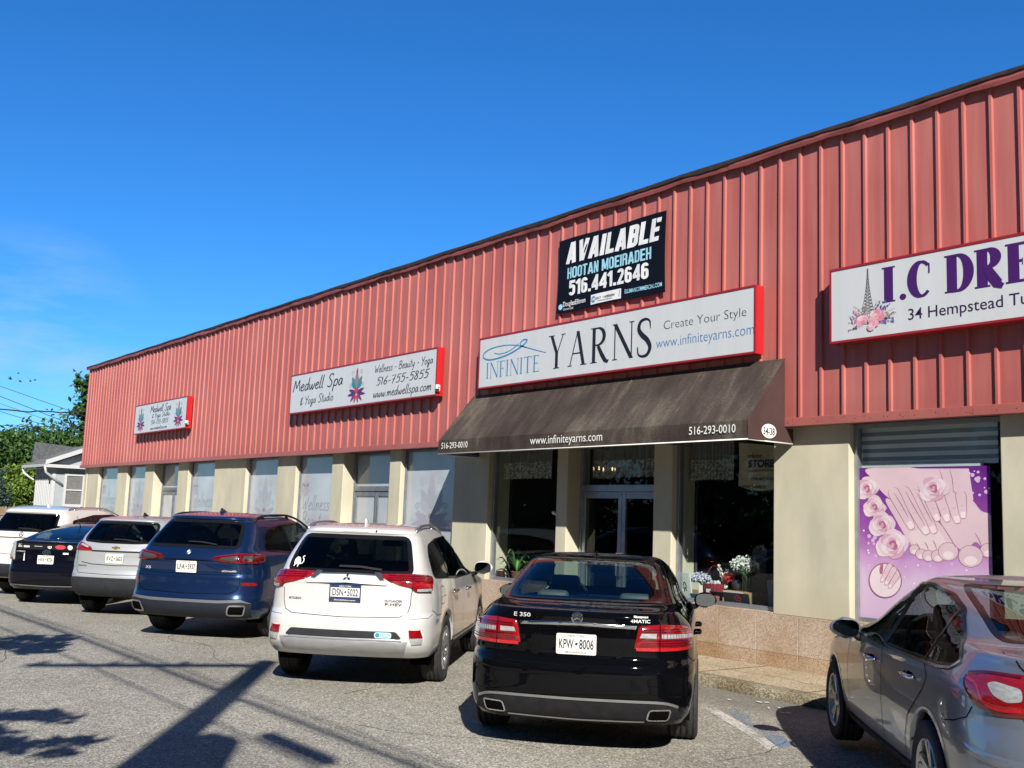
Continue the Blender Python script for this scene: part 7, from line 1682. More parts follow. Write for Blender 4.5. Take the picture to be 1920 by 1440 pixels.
    wiper(car, B, .06, -.36, 1.30, 1.27, BLACKP)
    rails(car, B, -.45, 1.6, .64, BLACKP); shark_fin(car, -.12, B.zt(-.12, 0), m, 1.3)
    mirror(car, 1.95, -1.1, 1.2, -1, m, 1.1); mirror(car, 1.95, 1.1, 1.2, 1, m, 1.1)
    for sd in (1, -1): handle(car, B, .52, 1.0, sd, m); handle(car, B, 1.45, .98, sd, m)
    for y in (.42, -.42): seat(car, 1.45, y, SEAT, 1.1); seat(car, .5, y, SEAT, 1.08)
    mb = MB(); mb.box(1.9, 2.3, -.75, .75, .9, 1.15, 0, .06); mb.build('dashboard', INT, car)
    return car, B
# ------------------------------------------------------------------ silver sport utility
def silver_suv():
    B = Body(xr=[(.32, -.82), (.40, -.93), (.52, -.99), (.63, -.995), (.68, -.985), (.76, -.96), (.85, -.955), (.95, -.945), (1.03, -.95), (1.08, -.945), (1.16, -.905), (1.24, -.86), (1.36, -.77), (1.5, -.66), (1.545, -.64), (1.56, -.67), (1.585, -.65), (1.605, -.5), (1.62, -.3)],
             xf=[(.32, 3.4), (.5, 3.6), (.75, 3.65), (.95, 3.5), (1.02, 3.1), (1.1, 2.4), (1.3, 1.95), (1.5, 1.4), (1.58, 1.1), (1.62, .8)],
             w=[(.32, .84), (.45, .89), (.6, .915), (.8, .918), (.95, .91), (1.05, .895), (1.14, .865), (1.22, .82), (1.35, .77), (1.5, .695), (1.56, .65), (1.6, .59), (1.62, .53)],
             rx=[(.32, .28), (.6, .40), (.9, .44), (1.1, .40), (1.3, .26), (1.6, .28)], ry=[(.32, .3), (.6, .32), (.9, .30), (1.1, .28), (1.3, .2), (1.6, .26)],
             crown=[(.3, .10), (.6, .14), (1.0, .12), (1.3, .08), (1.6, .09)], taper=[(.3, .04), (.9, .05), (1.2, .09), (1.6, .11)], wb=2.725, roof_h=.028, res=.8)
    wins = dict(side=[roundpoly([(-.40, 1.22), (-.2, 1.40), (.2, 1.47), (.8, 1.50), (1.1, 1.48), (1.95, 1.1), (1.7, 1.07)], .05)], rear=[roundpoly([(-.60, 1.225), (-.3, 1.205), (.3, 1.205), (.60, 1.225), (.55, 1.525), (-.55, 1.525)], .05)],
                front=[roundpoly([(-.68, 1.15), (.68, 1.15), (.56, 1.54), (-.56, 1.54)], .06)])
    wins['glass'] = [[(-.38, 1.215), (1.9, 1.1), (1.1, 1.475), (.8, 1.495), (.2, 1.465), (-.2, 1.395)]]
    wins['pillars'] = [(.12, 1.2, .1, 1.46, .08), (1.05, 1.1, .98, 1.49, .09)]
    m = paint('metallic_silver_paint', (.47, .49, .52), .45, .33, dust=.08)
    car, body = base_car('sport_utility_vehicle', B, m, 'silver sport utility vehicle with black lower bumper, between the blue one and dark hatchback', 'car', CARS['eq'], (0, 2.725, .35, .225, .79), wins, .40, (.235, 10, 'single', SILV))
    glazing(car, B, wins, [GL_SEMI], GL_SEMI, GL_CAR, .045)
    q = B.pq
    L = [(.40, 1.06), (.44, 1.115), (.62, 1.18), (.86, 1.215), (.98, 1.17), (.97, 1.07), (.7, 1.055)]
    for P in (L, mirrorq(L)):
        s = 1 if P is L else -1; mb = MB(); panel(mb, q, P, .008, 0, .04, dome=.016, rnd=.02, skirt=.03); panel(mb, q, [(s*.47, 1.115), (s*.62, 1.165), (s*.66, 1.145), (s*.50, 1.10)], .0255, 1, .04, skirt=0); panel(mb, q, [(s*.78, 1.10), (s*.80, 1.16), (s*.88, 1.165), (s*.88, 1.10)], .0255, 1, .04, skirt=0); seam(mb, q, [(s*.69, 1.06), (s*.69, 1.19)], .007, .026, 2)
        mb.build('tail_light', [RED_L, CLR_L, GAP], car)
    mb = MB(); panel(mb, q, [(-.42, 1.072), (.42, 1.072), (.42, 1.050), (-.42, 1.050)], .008, 0, .04); mb.build('dark_trim_bar', mat('dark_chrome', (.10, .10, .11), .2, metal=.8), car)
    mb = MB(); panel(mb, q, [(-1.06, .34), (-1.05, .60), (-.68, .635), (.68, .635), (1.05, .60), (1.06, .34), (.6, .325), (-.6, .325)], .006, 0, .06)
    mb.build('lower_bumper', GREYP, car)
    both(car, 'reflector', q, [(.76, .648), (.76, .678), (1.0, .675), (1.03, .66), (.95, .648)], RED_L, off=.006, step=.05)
    mb = MB(); seam(mb, q, [(.70, 1.05), (.71, .9), (.69, .75), (.64, .70), (0, .685), (-.64, .70), (-.69, .75), (-.71, .9), (-.70, 1.05)], .007); seam(mb, q, [(.60, .875), (.4, .845), (0, .835), (-.4, .845), (-.60, .875)], .010, .004); mb.build('panel_gap', GAP, car)  # the wider strip is the tailgate crease, its shade drawn in black
    mb = MB(); panel(mb, q, [(-.075, 1.108), (-.065, 1.128), (-.025, 1.128), (-.025, 1.14), (.025, 1.14), (.025, 1.128), (.075, 1.128), (.065, 1.108), (.025, 1.108), (.025, 1.096), (-.025, 1.096), (-.025, 1.108)], .014, 0, .1); mb.build('cross_badge', GOLD, car)
    badge(car, 'badge_lettering', q, [('EQUINOX', -.655, -.49, .805, .024)], mat('badge_dark', (.05, .05, .055), .2, metal=.8))
    add_plate(car, lambda y, z: B.pq(y, z), .945, 'KVZ 3603', bottom=None, frame=(PLATE_N, None) and None)
    wiper(car, B, .08, -.34, 1.25, 1.225, BLACKP)
    shark_fin(car, .05, B.zt(.05, 0), BLACKP, 1.2)
    mirror(car, 1.85, -1.02, 1.16, -1, m, 1.05); mirror(car, 1.85, 1.02, 1.16, 1, m, 1.05)
    for y in (.38, -.38): seat(car, 1.35, y, SEAT, 1.06); seat(car, .45, y, SEAT, 1.02)
    mb = MB(); mb.box(1.8, 2.2, -.72, .72, .85, 1.1, 0, .06); mb.build('dashboard', INT, car)
    return car, B
# ------------------------------------------------------------------ dark hatchback with stickers
def dark_hatchback():
    B = Body(xr=[(.28, -.72), (.36, -.82), (.5, -.875), (.62, -.88), (.68, -.855), (.78, -.83), (.9, -.825), (1.0, -.82), (1.08, -.83), (1.115, -.85), (1.135, -.82), (1.15, -.70), (1.22, -.46), (1.32, -.08), (1.40, .30), (1.44, .58), (1.462, .85)],
             xf=[(.28, 3.3), (.5, 3.55), (.7, 3.57), (.85, 3.3), (.95, 2.9), (1.03, 2.4), (1.2, 1.95), (1.38, 1.42), (1.44, 1.2), (1.462, 1.02)],
             w=[(.28, .80), (.4, .85), (.6, .868), (.8, .87), (.92, .86), (1.0, .845), (1.1, .80), (1.2, .75), (1.32, .68), (1.4, .62), (1.44, .56), (1.462, .48)],
             rx=[(.28, .26), (.6, .38), (1.0, .36), (1.15, .28), (1.45, .3)], ry=[(.28, .28), (.6, .30), (1.0, .24), (1.15, .2), (1.45, .25)],
             crown=[(.28, .10), (.7, .13), (1.1, .09), (1.4, .06)], taper=[(.28, .05), (.9, .06), (1.15, .11), (1.4, .13)], wb=2.7, roof_h=.022, res=.75)
    wins = dict(side=[roundpoly([(-.15, 1.12), (.1, 1.25), (.5, 1.35), (.95, 1.375), (1.3, 1.33), (2.0, 1.03), (1.8, .98)], .05)], rear=[roundpoly([(-.58, 1.165), (.58, 1.165), (.52, 1.40), (-.52, 1.40)], .06)], front=[roundpoly([(-.66, 1.06), (.66, 1.06), (.54, 1.4), (-.54, 1.4)], .06)])
    wins['glass'] = [[(-.12, 1.115), (1.95, 1.03), (1.3, 1.325), (.95, 1.37), (.5, 1.345), (.1, 1.245)]]; wins['pillars'] = [(1.02, 1.0, .9, 1.37, .08)]
    m = paint('dark_navy_paint', (.003, .0035, .008), .0, .4, dust=.02, cior=1.36)
    car, body = base_car('hatchback', B, m, 'near-black hatchback with a row of stickers under its rear spoiler, beside the silver one', 'car', CARS['prius'], (0, 2.7, .315, .195, .755), wins, .36, (.21, 5, 'single', SILV))
    glazing(car, B, wins, [GL_SEMI], GL_CAR, GL_CAR, .045)
    q = B.pq
    mb = MB(); panel(mb, q, roundpoly([(-.60, 1.0), (.60, 1.0), (.60, 1.10), (-.60, 1.10)], .02), .004, 0, .05); mb.build('lower_rear_window', FRIT, car)
    L = [(.635, .80), (.645, 1.12), (.72, 1.13), (.84, 1.05), (.90, .86), (.86, .80)]
    for P in (L, mirrorq(L)):
        s = 1 if P is L else -1; mb = MB(); panel(mb, q, P, .008, 0, .03, dome=.02, rnd=.02, skirt=.03); panel(mb, q, [(s*.66, .805), (s*.66, .85), (s*.87, .85), (s*.86, .81)], .0295, 1, .04, skirt=0)
        for k in range(5): seam(mb, q, [(s*.66, .88+.05*k), (s*(.86-.02*k), .885+.05*k)], .007, .0298, 2)
        mb.build('tail_light', [CLR_L, RED_L, mat('lens_shade', (.25, .26, .27), .2, coat=1)], car)
    mb = MB(); seam(mb, q, [(.62, .80), (.60, .70), (0, .685), (-.60, .70), (-.62, .80)], .006); seam(mb, q, [(.6, .985), (-.6, .985)], .006)
    mb.build('panel_gap', GAP, car)
    mb = MB(); panel(mb, q, [(.42, .79), (.445, .79), (.44, .93), (.43, .93)], .006, 0, .1); mb.build('bright_flash', WHT, car)
    mb = MB(); seam(mb, q, [(.74, .33), (.68, .365), (0, .355), (-.68, .365), (-.74, .33)], .02, .012); mb.build('silver_trim', SILV, car)
    mb = MB(); n = 24
    seam(mb, q, [(.075*math.cos(2*math.pi*i/n), .945+.038*math.sin(2*math.pi*i/n)) for i in range(n)], .010, .012, 0, .02, True); seam(mb, q, [(.030*math.cos(2*math.pi*i/n), .945+.034*math.sin(2*math.pi*i/n)) for i in range(n)], .009, .013, 0, .02, True); seam(mb, q, [(.062*math.cos(2*math.pi*i/n), .962+.016*math.sin(2*math.pi*i/n)) for i in range(n)], .008, .014, 0, .02, True)
    mb.build('oval_badge', mat('badge_blue_chrome', (.35, .55, .75), .12, metal=.9), car)
    badge(car, 'badge_lettering', q, [('HYBRID', -.60, -.42, .945, .022)], BADGE)
    ST = [('sticker', [(-.46, 1.03), (-.34, 1.03), (-.34, 1.07), (-.46, 1.07)], (.55, .55, .55)), ('sticker', [(-.24, 1.05), (-.09, 1.05), (-.09, 1.085), (-.24, 1.085)], (.35, .36, .42))]
    o = MB(); P = lambda a, b, k=0: q(-a, b)+Vector((-.0085-.0001*k, 0, 0))
    put2d(o, fit2d(text2d('SJC', .02), -.575, -.495, 1.05, .045), P); o.add([P(-.58, 1.035), P(-.49, 1.035), P(-.49, 1.042), P(-.58, 1.042)], [[0, 1, 2, 3]]); o.build('sticker', WHT, car)
    for nm, pl, c in ST:
        o = MB(); panel(o, q, [(-p[0], p[1]) for p in pl], .0065, 0, .1, skirt=0); o.build(nm, mat('sticker_%d' % int(c[0]*100), c, .5), car)
    o = MB(); disc(o, q, -.05, 1.055, .038, .0065, 0); disc(o, q, -.05, 1.055, .024, .0075, 1); disc(o, q, -.05, 1.055, .014, .0085, 0); o.build('sticker', [WHT, GREYP], car)
    o = MB(); n = 24; panel(o, q, [(-.245+.095*math.cos(2*math.pi*i/n), 1.055+.042*math.sin(2*math.pi*i/n)) for i in range(n)], .0065, 0, .1, skirt=0); panel(o, q, [(-.30, 1.05), (-.19, 1.05), (-.19, 1.06), (-.30, 1.06)], .0075, 1, .1, skirt=0); o.build('sticker', [mat('sticker_red', (.50, .05, .07), .5), WHT], car)
    o = MB(); disc(o, q, -.42, 1.055, .045, .0065, 0); o.build('sticker', WHT, car); 
    o = MB(); panel(o, q, [(-.30, .925), (-.40, .925), (-.40, .955), (-.30, .955)], .0065, 0, .1, skirt=0); o.build('sticker', WHT, car)
    add_plate(car, lambda y, z: B.pq(y, z), .82, 'HWA 4724', bottom=None)
    mb = MB(); z = B.zt(.35, 0); mb.tube([(.35, 0, z-.01), (.33, 0, z+.03), (.18, 0, z+.20)], [.014, .008, .003], 8); mb.build('whip_antenna', BLACKP, car)
    mirror(car, 1.8, -.96, 1.08, -1, m); mirror(car, 1.8, .96, 1.08, 1, m)
    for y in (.36, -.36): seat(car, 1.35, y, SEAT, 1.0); seat(car, .45, y, SEAT, .84)
    mb = MB(); mb.box(1.8, 2.2, -.68, .68, .8, 1.02, 0, .06); mb.build('dashboard', INT, car)
    return car, B
# ------------------------------------------------------------------ white large sport utility, farthest
def far_suv():
    B = Body(xr=[(.36, -.95), (.46, -1.08), (.6, -1.12), (.72, -1.11), (.80, -1.075), (.95, -1.07), (1.1, -1.065), (1.22, -1.045), (1.3, -1.0), (1.45, -.93), (1.62, -.85), (1.66, -.88), (1.70, -.86), (1.735, -.72), (1.755, -.5)],
             xf=[(.36, 3.6), (.55, 3.9), (.9, 3.95), (1.05, 3.75), (1.13, 3.0), (1.2, 2.5), (1.5, 1.75), (1.66, 1.35), (1.755, 1.0)],
             w=[(.36, .88), (.5, .94), (.7, .96), (1.0, .955), (1.13, .94), (1.22, .905), (1.35, .85), (1.55, .77), (1.66, .70), (1.72, .64), (1.755, .55)],
             rx=[(.36, .25), (.7, .35), (1.1, .35), (1.3, .22), (1.7, .26)], ry=[(.36, .25), (.7, .28), (1.1, .25), (1.3, .16), (1.7, .25)], crown=[(.3, .09), (1.1, .10), (1.7, .08)], taper=[(.3, .03), (1.1, .04), (1.7, .08)], wb=3.075, roof_h=.03, res=.7)
    wins = dict(side=[roundpoly([(-.62, 1.28), (-.55, 1.50), (.2, 1.62), (1.0, 1.64), (1.4, 1.56), (2.2, 1.24), (1.9, 1.19)], .05)], rear=[roundpoly([(-.66, 1.285), (.66, 1.285), (.60, 1.62), (-.60, 1.62)], .05)], front=[roundpoly([(-.72, 1.26), (.72, 1.26), (.6, 1.66), (-.6, 1.66)], .05)])
    wins['glass'] = [[(-.60, 1.285), (2.15, 1.235), (1.4, 1.555), (1.0, 1.635), (.2, 1.615), (-.53, 1.495)]]; wins['pillars'] = [(.1, 1.2, .05, 1.6, .10), (1.2, 1.2, 1.1, 1.63, .1)]
    m = paint('plain_white_paint', (.57, .565, .55), 0, .35)
    car, body = base_car('sport_utility_vehicle', B, m, 'large white sport utility vehicle, last in the row beyond the dark hatchback', 'car', CARS['gl'], (0, 3.075, .39, .27, .82), wins, .445, (.26, 10, 'single', SILV))
    glazing(car, B, wins, [GL_PRIV], GL_PRIV, GL_SEMI, .04)
    q = B.pq
    both(car, 'tail_light', q, [(.70, .95), (.72, 1.20), (.95, 1.22), (1.02, 1.0), (.9, .94)], RED_L, off=.008, step=.04, dome=.015)
    mb = MB(); seam(mb, q, [(.74, 1.2), (.76, .85), (0, .82), (-.76, .85), (-.74, 1.2)], .008); seam(mb, q, [(.5, 1.15), (-.5, 1.15)], .018, .003); mb.build('panel_gap', GAP, car)
    mb = MB(); panel(mb, q, [(-1.0, .38), (-1.0, .64), (1.0, .64), (1.0, .38)], .006, 0, .06); mb.build('lower_bumper', GREYP, car)
    mb = MB(); ringbadge(mb, q, 0, 1.215, .042, .009, .012)
    for a in (90, 210, 330): seam(mb, q, [(0, 1.215), (.04*math.cos(R(a)), 1.215+.04*math.sin(R(a)))], .008, .012, 0, .02)
    mb.build('star_badge', CHROME, car)
    add_plate(car, lambda y, z: B.pq(y, z), 1.035, 'FWS 4512')
    wiper(car, B, .1, -.38, 1.33, 1.30, BLACKP); rails(car, B, -.55, 1.7, .62, SILV); shark_fin(car, -.2, B.zt(-.2, 0), m, 1.1)
    mirror(car, 2.0, -1.08, 1.28, -1, m, 1.1); mirror(car, 2.0, 1.08, 1.28, 1, m, 1.1)
    for y in (.42, -.42): seat(car, 1.5, y, SEAT, 1.1); seat(car, .55, y, SEAT, 1.1)
    return car, B
# ------------------------------------------------------------------ grey saloon at the right
def grey_saloon():
    B = Body(xr=[(.24, -.88), (.32, -.98), (.46, -1.04), (.60, -1.05), (.68, -1.03), (.76, -1.0), (.9, -.985), (1.0, -.985), (1.06, -.995), (1.085, -.975), (1.10, -.88), (1.12, -.66), (1.14, -.56), (1.24, -.24), (1.34, .10), (1.40, .34), (1.425, .55), (1.437, .75)],
             xf=[(.24, 3.4), (.45, 3.56), (.65, 3.58), (.8, 3.42), (.9, 3.0), (.98, 2.5), (1.04, 2.2), (1.2, 1.82), (1.34, 1.46), (1.4, 1.25), (1.437, 1.0)],
             w=[(.24, .82), (.32, .86), (.46, .885), (.64, .895), (.78, .893), (.88, .885), (.93, .872), (1.0, .835), (1.08, .79), (1.15, .755), (1.25, .71), (1.35, .65), (1.40, .605), (1.425, .56), (1.437, .51)],
             rx=[(.24, .30), (.5, .46), (.85, .58), (1.04, .55), (1.12, .40), (1.3, .36), (1.45, .3)], ry=[(.24, .32), (.5, .38), (.85, .38), (1.04, .38), (1.12, .30), (1.3, .26), (1.45, .3)],
             crown=[(.24, .12), (.6, .16), (1.05, .15), (1.1, .12), (1.3, .08), (1.45, .05)], taper=[(.24, .05), (.9, .06), (1.1, .10), (1.4, .11)], wb=2.7, roof_h=.022, res=1.1)
    D = [(-.30, .985), (-.34, 1.03), (-.18, 1.14), (.08, 1.27), (.36, 1.345), (.75, 1.385), (1.05, 1.375), (1.4, 1.29), (2.02, .985), (1.95, .955), (.9, .955), (-.1, .965)]
    wins = dict(side=[roundpoly(D, .05)], rear=[roundpoly([(-.62, 1.145), (.62, 1.145), (.55, 1.405), (-.55, 1.405)], .06)], front=[roundpoly([(-.66, 1.07), (.66, 1.07), (.54, 1.4), (-.54, 1.4)], .06)])
    wins['glass'] = [[(-.28, .99), (-.32, 1.03), (-.16, 1.14), (.10, 1.27), (.14, .965)], [(.14, .965), (.10, 1.27), (.36, 1.34), (.75, 1.38), (.88, 1.378), (1.02, .955)], [(1.02, .955), (.88, 1.378), (1.05, 1.37), (1.4, 1.285), (1.99, .985), (1.93, .958)]]
    wins['pillars'] = [(.15, .965, .11, 1.28, .03), (1.05, .955, .90, 1.38, .10)]
    m = paint('metallic_grey_paint', (.235, .262, .31), .62, .31, dust=.05)
    car, body = base_car('sedan', B, m, 'metallic grey sedan seen from its left rear corner at the right edge', 'car', CARS['cruze'], (0, 2.7, .318, .215, .785), wins, .365, (.215, 5, 'double', SILV))
    glazing(car, B, wins, [GL_SIDE, GL_SIDE, GL_SIDE], GL_CAR, GL_CAR)
    q = B.pq
    L = [(.40, .90), (.42, 1.0), (.62, 1.02), (.84, 1.012), (1.01, .985), (1.07, .955), (1.03, .89), (.95, .825), (.80, .80), (.60, .815), (.44, .84)]
    for P in (L, mirrorq(L)):
        s = 1 if P is L else -1; mb = MB(); panel(mb, q, P, .007, 0, .03, dome=.018, rnd=.025, skirt=.03)
        panel(mb, q, roundpoly([(s*.655, .89), (s*.66, .945), (s*.80, .96), (s*.85, .945), (s*.80, .895), (s*.73, .875)], .02), .0262, 1, .03, skirt=0)
        for k in range(6): seam(mb, q, [(s*(.67+.024*k), .893), (s*(.67+.025*k), .945)], .004, .0268, 4)
        seam(mb, q, crom([(s*1.0, .95), (s*.92, .93), (s*.87, .86), (s*.78, .835), (s*.66, .845)], 4), .016, .0265, 2); seam(mb, q, crom([(s*1.0, .975), (s*.84, .998), (s*.66, 1.0)], 4), .014, .0265, 3)
        seam(mb, q, [(s*.635, .815), (s*.635, 1.02)], .009, .027, 5); panel(mb, q, [(s*.42, .90), (s*.435, .95), (s*.60, .955), (s*.60, .90)], .0262, 1, .03, skirt=0)
        mb.build('tail_light', [RED_L, CLR_L, RED_B, RED_D, mat('lens_shade', (.25, .26, .27), .2, coat=1), GAP], car)
    mb = MB(); seam(mb, q, [(.635, .81), (.62, .72), (.56, .70), (0, .69), (-.56, .70), (-.62, .72), (-.635, .81)], .007)
    for s in (1, -1): seam(mb, q, [(s*.64, 1.02), (s*.68, 1.05), (s*.70, 1.08), (s*.72, 1.105)], .007); seam(mb, q, [(s*.97, .82), (s*1.02, .76), (s*1.16, .72), (s*1.30, .70)], .006)
    for sd in (1, -1):
        f = side_fn(B, sd); seam(mb, f, [(1.03, .34), (1.02, .6), (1.02, .85), (1.06, .955)], .007); seam(mb, f, [(2.10, .42), (2.12, .65), (2.06, .86), (1.98, .955)], .007); seam(mb, f, [(.50, .34), (.46, .46), (.38, .60), (.20, .72), (.08, .80), (.02, .88), (.14, .965)], .007); seam(mb, f, [(.42, .31), (2.3, .31)], .006)
        seam(mb, f, roundpoly([(-.26, .73), (-.10, .73), (-.10, .90), (-.26, .90)], .05), .004, closed=True) if sd == -1 else None
    mb.build('panel_gap', GAP, car)
    mb = MB()
    for sd in (1, -1): seam(mb, side_fn(B, sd), [(1.98, .962), (.9, .945), (-.1, .955), (-.28, .972), (-.36, 1.02)], .018, .009, 0)
    mb.build('chrome_waistline', CHROME, car)
    mb = MB()
    for sd in (1, -1): panel(mb, side_fn(B, sd), [(.40, .25), (2.3, .25), (2.3, .30), (.40, .30)], .012, 0, .1)
    mb.build('sill', GREYP, car)
    both(car, 'bumper_crease', q, [(.60, .60), (.85, .615), (1.08, .63), (1.10, .60), (.85, .56), (.62, .55)], m, off=.004, step=.04, dome=.01)
    mb = MB(); panel(mb, q, [(-.70, .27), (-.68, .40), (.68, .40), (.70, .27)], .006, 0, .05); mb.build('lower_bumper', BLACKP, car)
    for sd in (1, -1): handle(car, B, .34, .845, sd, CHROME); handle(car, B, 1.28, .835, sd, CHROME)
    mirror(car, 1.72, .985, .995, 1, m, 1.0); mirror(car, 1.72, -.985, .995, -1, m, 1.0)
    add_plate(car, lambda y, z: B.pq(y, z), .86, '')
    mb = MB(); panel(mb, q, [(-.075, .99), (-.065, 1.01), (-.025, 1.01), (-.025, 1.022), (.025, 1.022), (.025, 1.01), (.075, 1.01), (.065, .99), (.025, .99), (.025, .978), (-.025, .978), (-.025, .99)], .014, 0, .1); mb.build('cross_badge', GOLD, car)
    shark_fin(car, .60, B.zt(.60, 0), m, .9)
    for y in (.36, -.36): seat(car, 1.32, y, SEAT); seat(car, .44, y, SEAT, .86)
    mb = MB(); mb.box(1.75, 2.15, -.70, .70, .75, .97, 0, .06); mb.box(-.5, .2, -.58, .58, 1.0, 1.05, 0, .02); mb.build('dashboard_and_shelf', INT, car)
    mb = MB(); T = Matrix.Translation((1.66, .36, .95)) @ Matrix.Rotation(R(-65), 4, 'Y'); mb.lathe([(.18+.015*math.cos(a), .015*math.sin(a)) for a in np.linspace(0, 6.28, 9)[:-1]], 24, 'Z', T, closed=True); mb.build('steering_wheel', INT, car)
    # round cushion-like ornament on the rear shelf
    o = empty('round_plush_cushion', car.location, car.rotation_euler.z, 'small pale round cushion on the rear shelf inside the grey sedan', 'cushion'); c, s = math.cos(car.rotation_euler.z), math.sin(car.rotation_euler.z)
    lx, ly = -.12, .20; o.location = (car.location.x+c*lx-s*ly, car.location.y+s*lx+c*ly, car.location.z+1.05)
    cm = MB(); cm.sphere((0, 0, .07), .085, 10, 0, (.6, 1, 1)); cm.build('cushion_cover', mat('pale_teal_plush', (.42, .55, .50), .9, var=(14, .4), bump=(60, .4)), o); cm = MB(); cm.sphere((-.055, 0, .07), .03, 8, 0, (.4, 1, 1)); cm.build('dark_patch', mat('black_plush', (.02, .02, .02), .9), o)
    return car, B
CARS = {'sedan': (-6.845, 6.147, R(132.8)), 'outl': (-10.20, 5.89, R(136.4)), 'x5': (-14.62, 6.04, R(129.3)), 'eq': (-18.31, 6.06, R(135.8)), 'prius': (-20.9, 5.55, R(138)), 'gl': (-22.9, 5.75, R(132)), 'cruze': (-2.88, 6.41, R(136.4))}
for fn in (black_saloon, white_suv, blue_suv, silver_suv, dark_hatchback, far_suv, grey_saloon): fn()
# ------------------------------------------------------------------ trees
def leaf_mat(name, c1, c2, c3):
    m = bpy.data.materials.new(name); m.use_nodes = True; MATS[name] = m; nt = m.node_tree; N = nt.nodes; L = nt.links; b = N['Principled BSDF']
    ge = N.new('ShaderNodeNewGeometry'); cr = N.new('ShaderNodeValToRGB'); e = cr.color_ramp.elements; e[0].color = (*c1, 1); e[1].color = (*c3, 1); q = e.new(.5); q.color = (*c2, 1)
    L.new(ge.outputs['Random Per Island'], cr.inputs[0]); L.new(cr.outputs[0], b.inputs['Base Color']); b.inputs['Roughness'].default_value = .45; b.inputs['Specular IOR Level'].default_value = .35
    tr = N.new('ShaderNodeBsdfTranslucent'); L.new(cr.outputs[0], tr.inputs[0]); mx = N.new('ShaderNodeMixShader'); mx.inputs[0].default_value = .25
    out = N['Material Output']; L.new(b.outputs[0], mx.inputs[1]); L.new(tr.outputs[0], mx.inputs[2]); L.new(mx.outputs[0], out.inputs[0]); return m
BARK = mat('tree_bark', (.07, .05, .035), .9, var=(6, .4), bump=(14, .6, .03), stretch=(1, 1, .3))
def crown_mesh(blobs, n, size, seed, clump=.16):
    """leaf faces in clumps through several ellipsoids; blobs: (x, y, z, rx, ry, rz, weight)."""
    rg = np.random.default_rng(seed); W = np.array([b[6] for b in blobs], float); W /= W.sum()
    nc = max(20, n//26); bi = rg.choice(len(blobs), nc, p=W); B = np.array(blobs)[bi]
    d = rg.normal(size=(nc, 3)); d /= np.linalg.norm(d, axis=1)[:, None]; r = rg.random(nc)**.38
    cc = B[:, :3]+d*B[:, 3:6]*r[:, None]
    k = rg.integers(0, nc, n); cs = np.mean(B[:, 3:6], 1)[k]*clump
    p = cc[k]+rg.normal(size=(n, 3))*cs[:, None]*np.array([1, 1, .75])
    nn = rg.normal(size=(n, 3))+d[k]*.8+np.array([.3, -.2, .7]); nn /= np.linalg.norm(nn, axis=1)[:, None]
    t = np.cross(nn, rg.normal(size=(n, 3))); t /= np.linalg.norm(t, axis=1)[:, None]; u = np.cross(nn, t)
    s = size*rg.uniform(.55, 1.25, n)[:, None]
    V = np.stack([p-t*s, p+u*s*.5+nn*s*.12, p+t*s, p-u*s*.5+nn*s*.12], 1).reshape(-1, 3)
    return V.tolist(), [[4*i, 4*i+1, 4*i+2, 4*i+3] for i in range(n)], cc
def tree(label, loc, blobs, n, size, leafm, seed, trunk_r=.18, cat='tree', name='tree', limbs=9, clump=.16, group='trees beyond the shops'):
    o = empty(name, loc, 0, label, cat, group); V, F, cc = crown_mesh(blobs, n, size, seed, clump)
    mb = MB(); mb.add(V, F); mb.build('crown', leafm, o)
    rn = random.Random(seed); top = max(b[2] for b in blobs); mb = MB(); mb.tube([(0, 0, -.1), (.05, .03, top*.25), (-.05, .05, top*.55), (.02, 0, top)], [trunk_r*1.25, trunk_r, trunk_r*.75, trunk_r*.25], 9)
    for i in range(limbs):
        c = cc[rn.randrange(len(cc))]; z0 = top*rn.uniform(.25, .7); mb.tube([(0, 0, z0), (c[0]*.4, c[1]*.4, z0+(c[2]-z0)*.45), (c[0], c[1], c[2])], [trunk_r*.45, trunk_r*.28, trunk_r*.08], 6)
    mb.build('trunk', BARK, o); return o
DKLEAF = leaf_mat('dark_leaf', (.016, .046, .012), (.038, .092, .019), (.080, .155, .030)); MDLEAF = leaf_mat('sunny_leaf', (.045, .11, .015), (.12, .21, .028), (.24, .34, .05)); BLLEAF = leaf_mat('blue_needle', (.025, .055, .045), (.045, .085, .070), (.075, .12, .10)); 
tree('tall broad dark green tree rising behind the far end of the shops', (-64.5, 17.2, -.2), [(0, 0, 5.0, 3.4, 3.6, 2.2, 5), (-2.0, -2.6, 4.7, 2.4, 2.2, 1.6, 3), (1.4, -.1, 7.2, 1.0, .9, 1.4, .55), (1.1, -.6, 8.9, .8, .6, .9, .3), (2.5, 2.8, 5.8, 2.5, 2.5, 2.4, 2), (-1, -.5, 2.6, 3, 3.2, 1.6, 2)], 15000, .17, DKLEAF, 1, .28)
tree('dark leafy tree in the gap left of the white house roof', (-70.0, 14.2, -.2), [(0, 0, 5.0, 2.4, 2.2, 1.5, 3), (-1.5, -1.5, 4.2, 2.4, 2.2, 1.6, 2), (0, 0, 2.6, 2.4, 2.2, 1.6, 2)], 7000, .17, DKLEAF, 2, .22)
tree('sunlit yellow-green bushy tree just left of the white house', (-56.0, 12.15, -.2), [(0, 0, 2.9, 1.3, 1.3, 1.0, 3), (-.5, -.4, 1.6, 1.5, 1.5, 1.2, 3), (.5, .5, 3.3, .9, .9, .7, 1.2), (.6, .6, 1.6, 1.0, 1.0, 1.2, 1)], 9000, .085, MDLEAF, 3, .10)
tree('small blue-green drooping conifer at the left edge', (-50.3, 10.25, -.2), [(0, 0, 2.5, .42, .42, .9, 1), (.05, -.05, 1.4, .85, .85, 1.1, 2), (-.5, -.5, 1.2, .9, .9, 1.1, 2)], 6500, .075, BLLEAF, 4, .08, 'conifer', 'conifer', clump=.11)
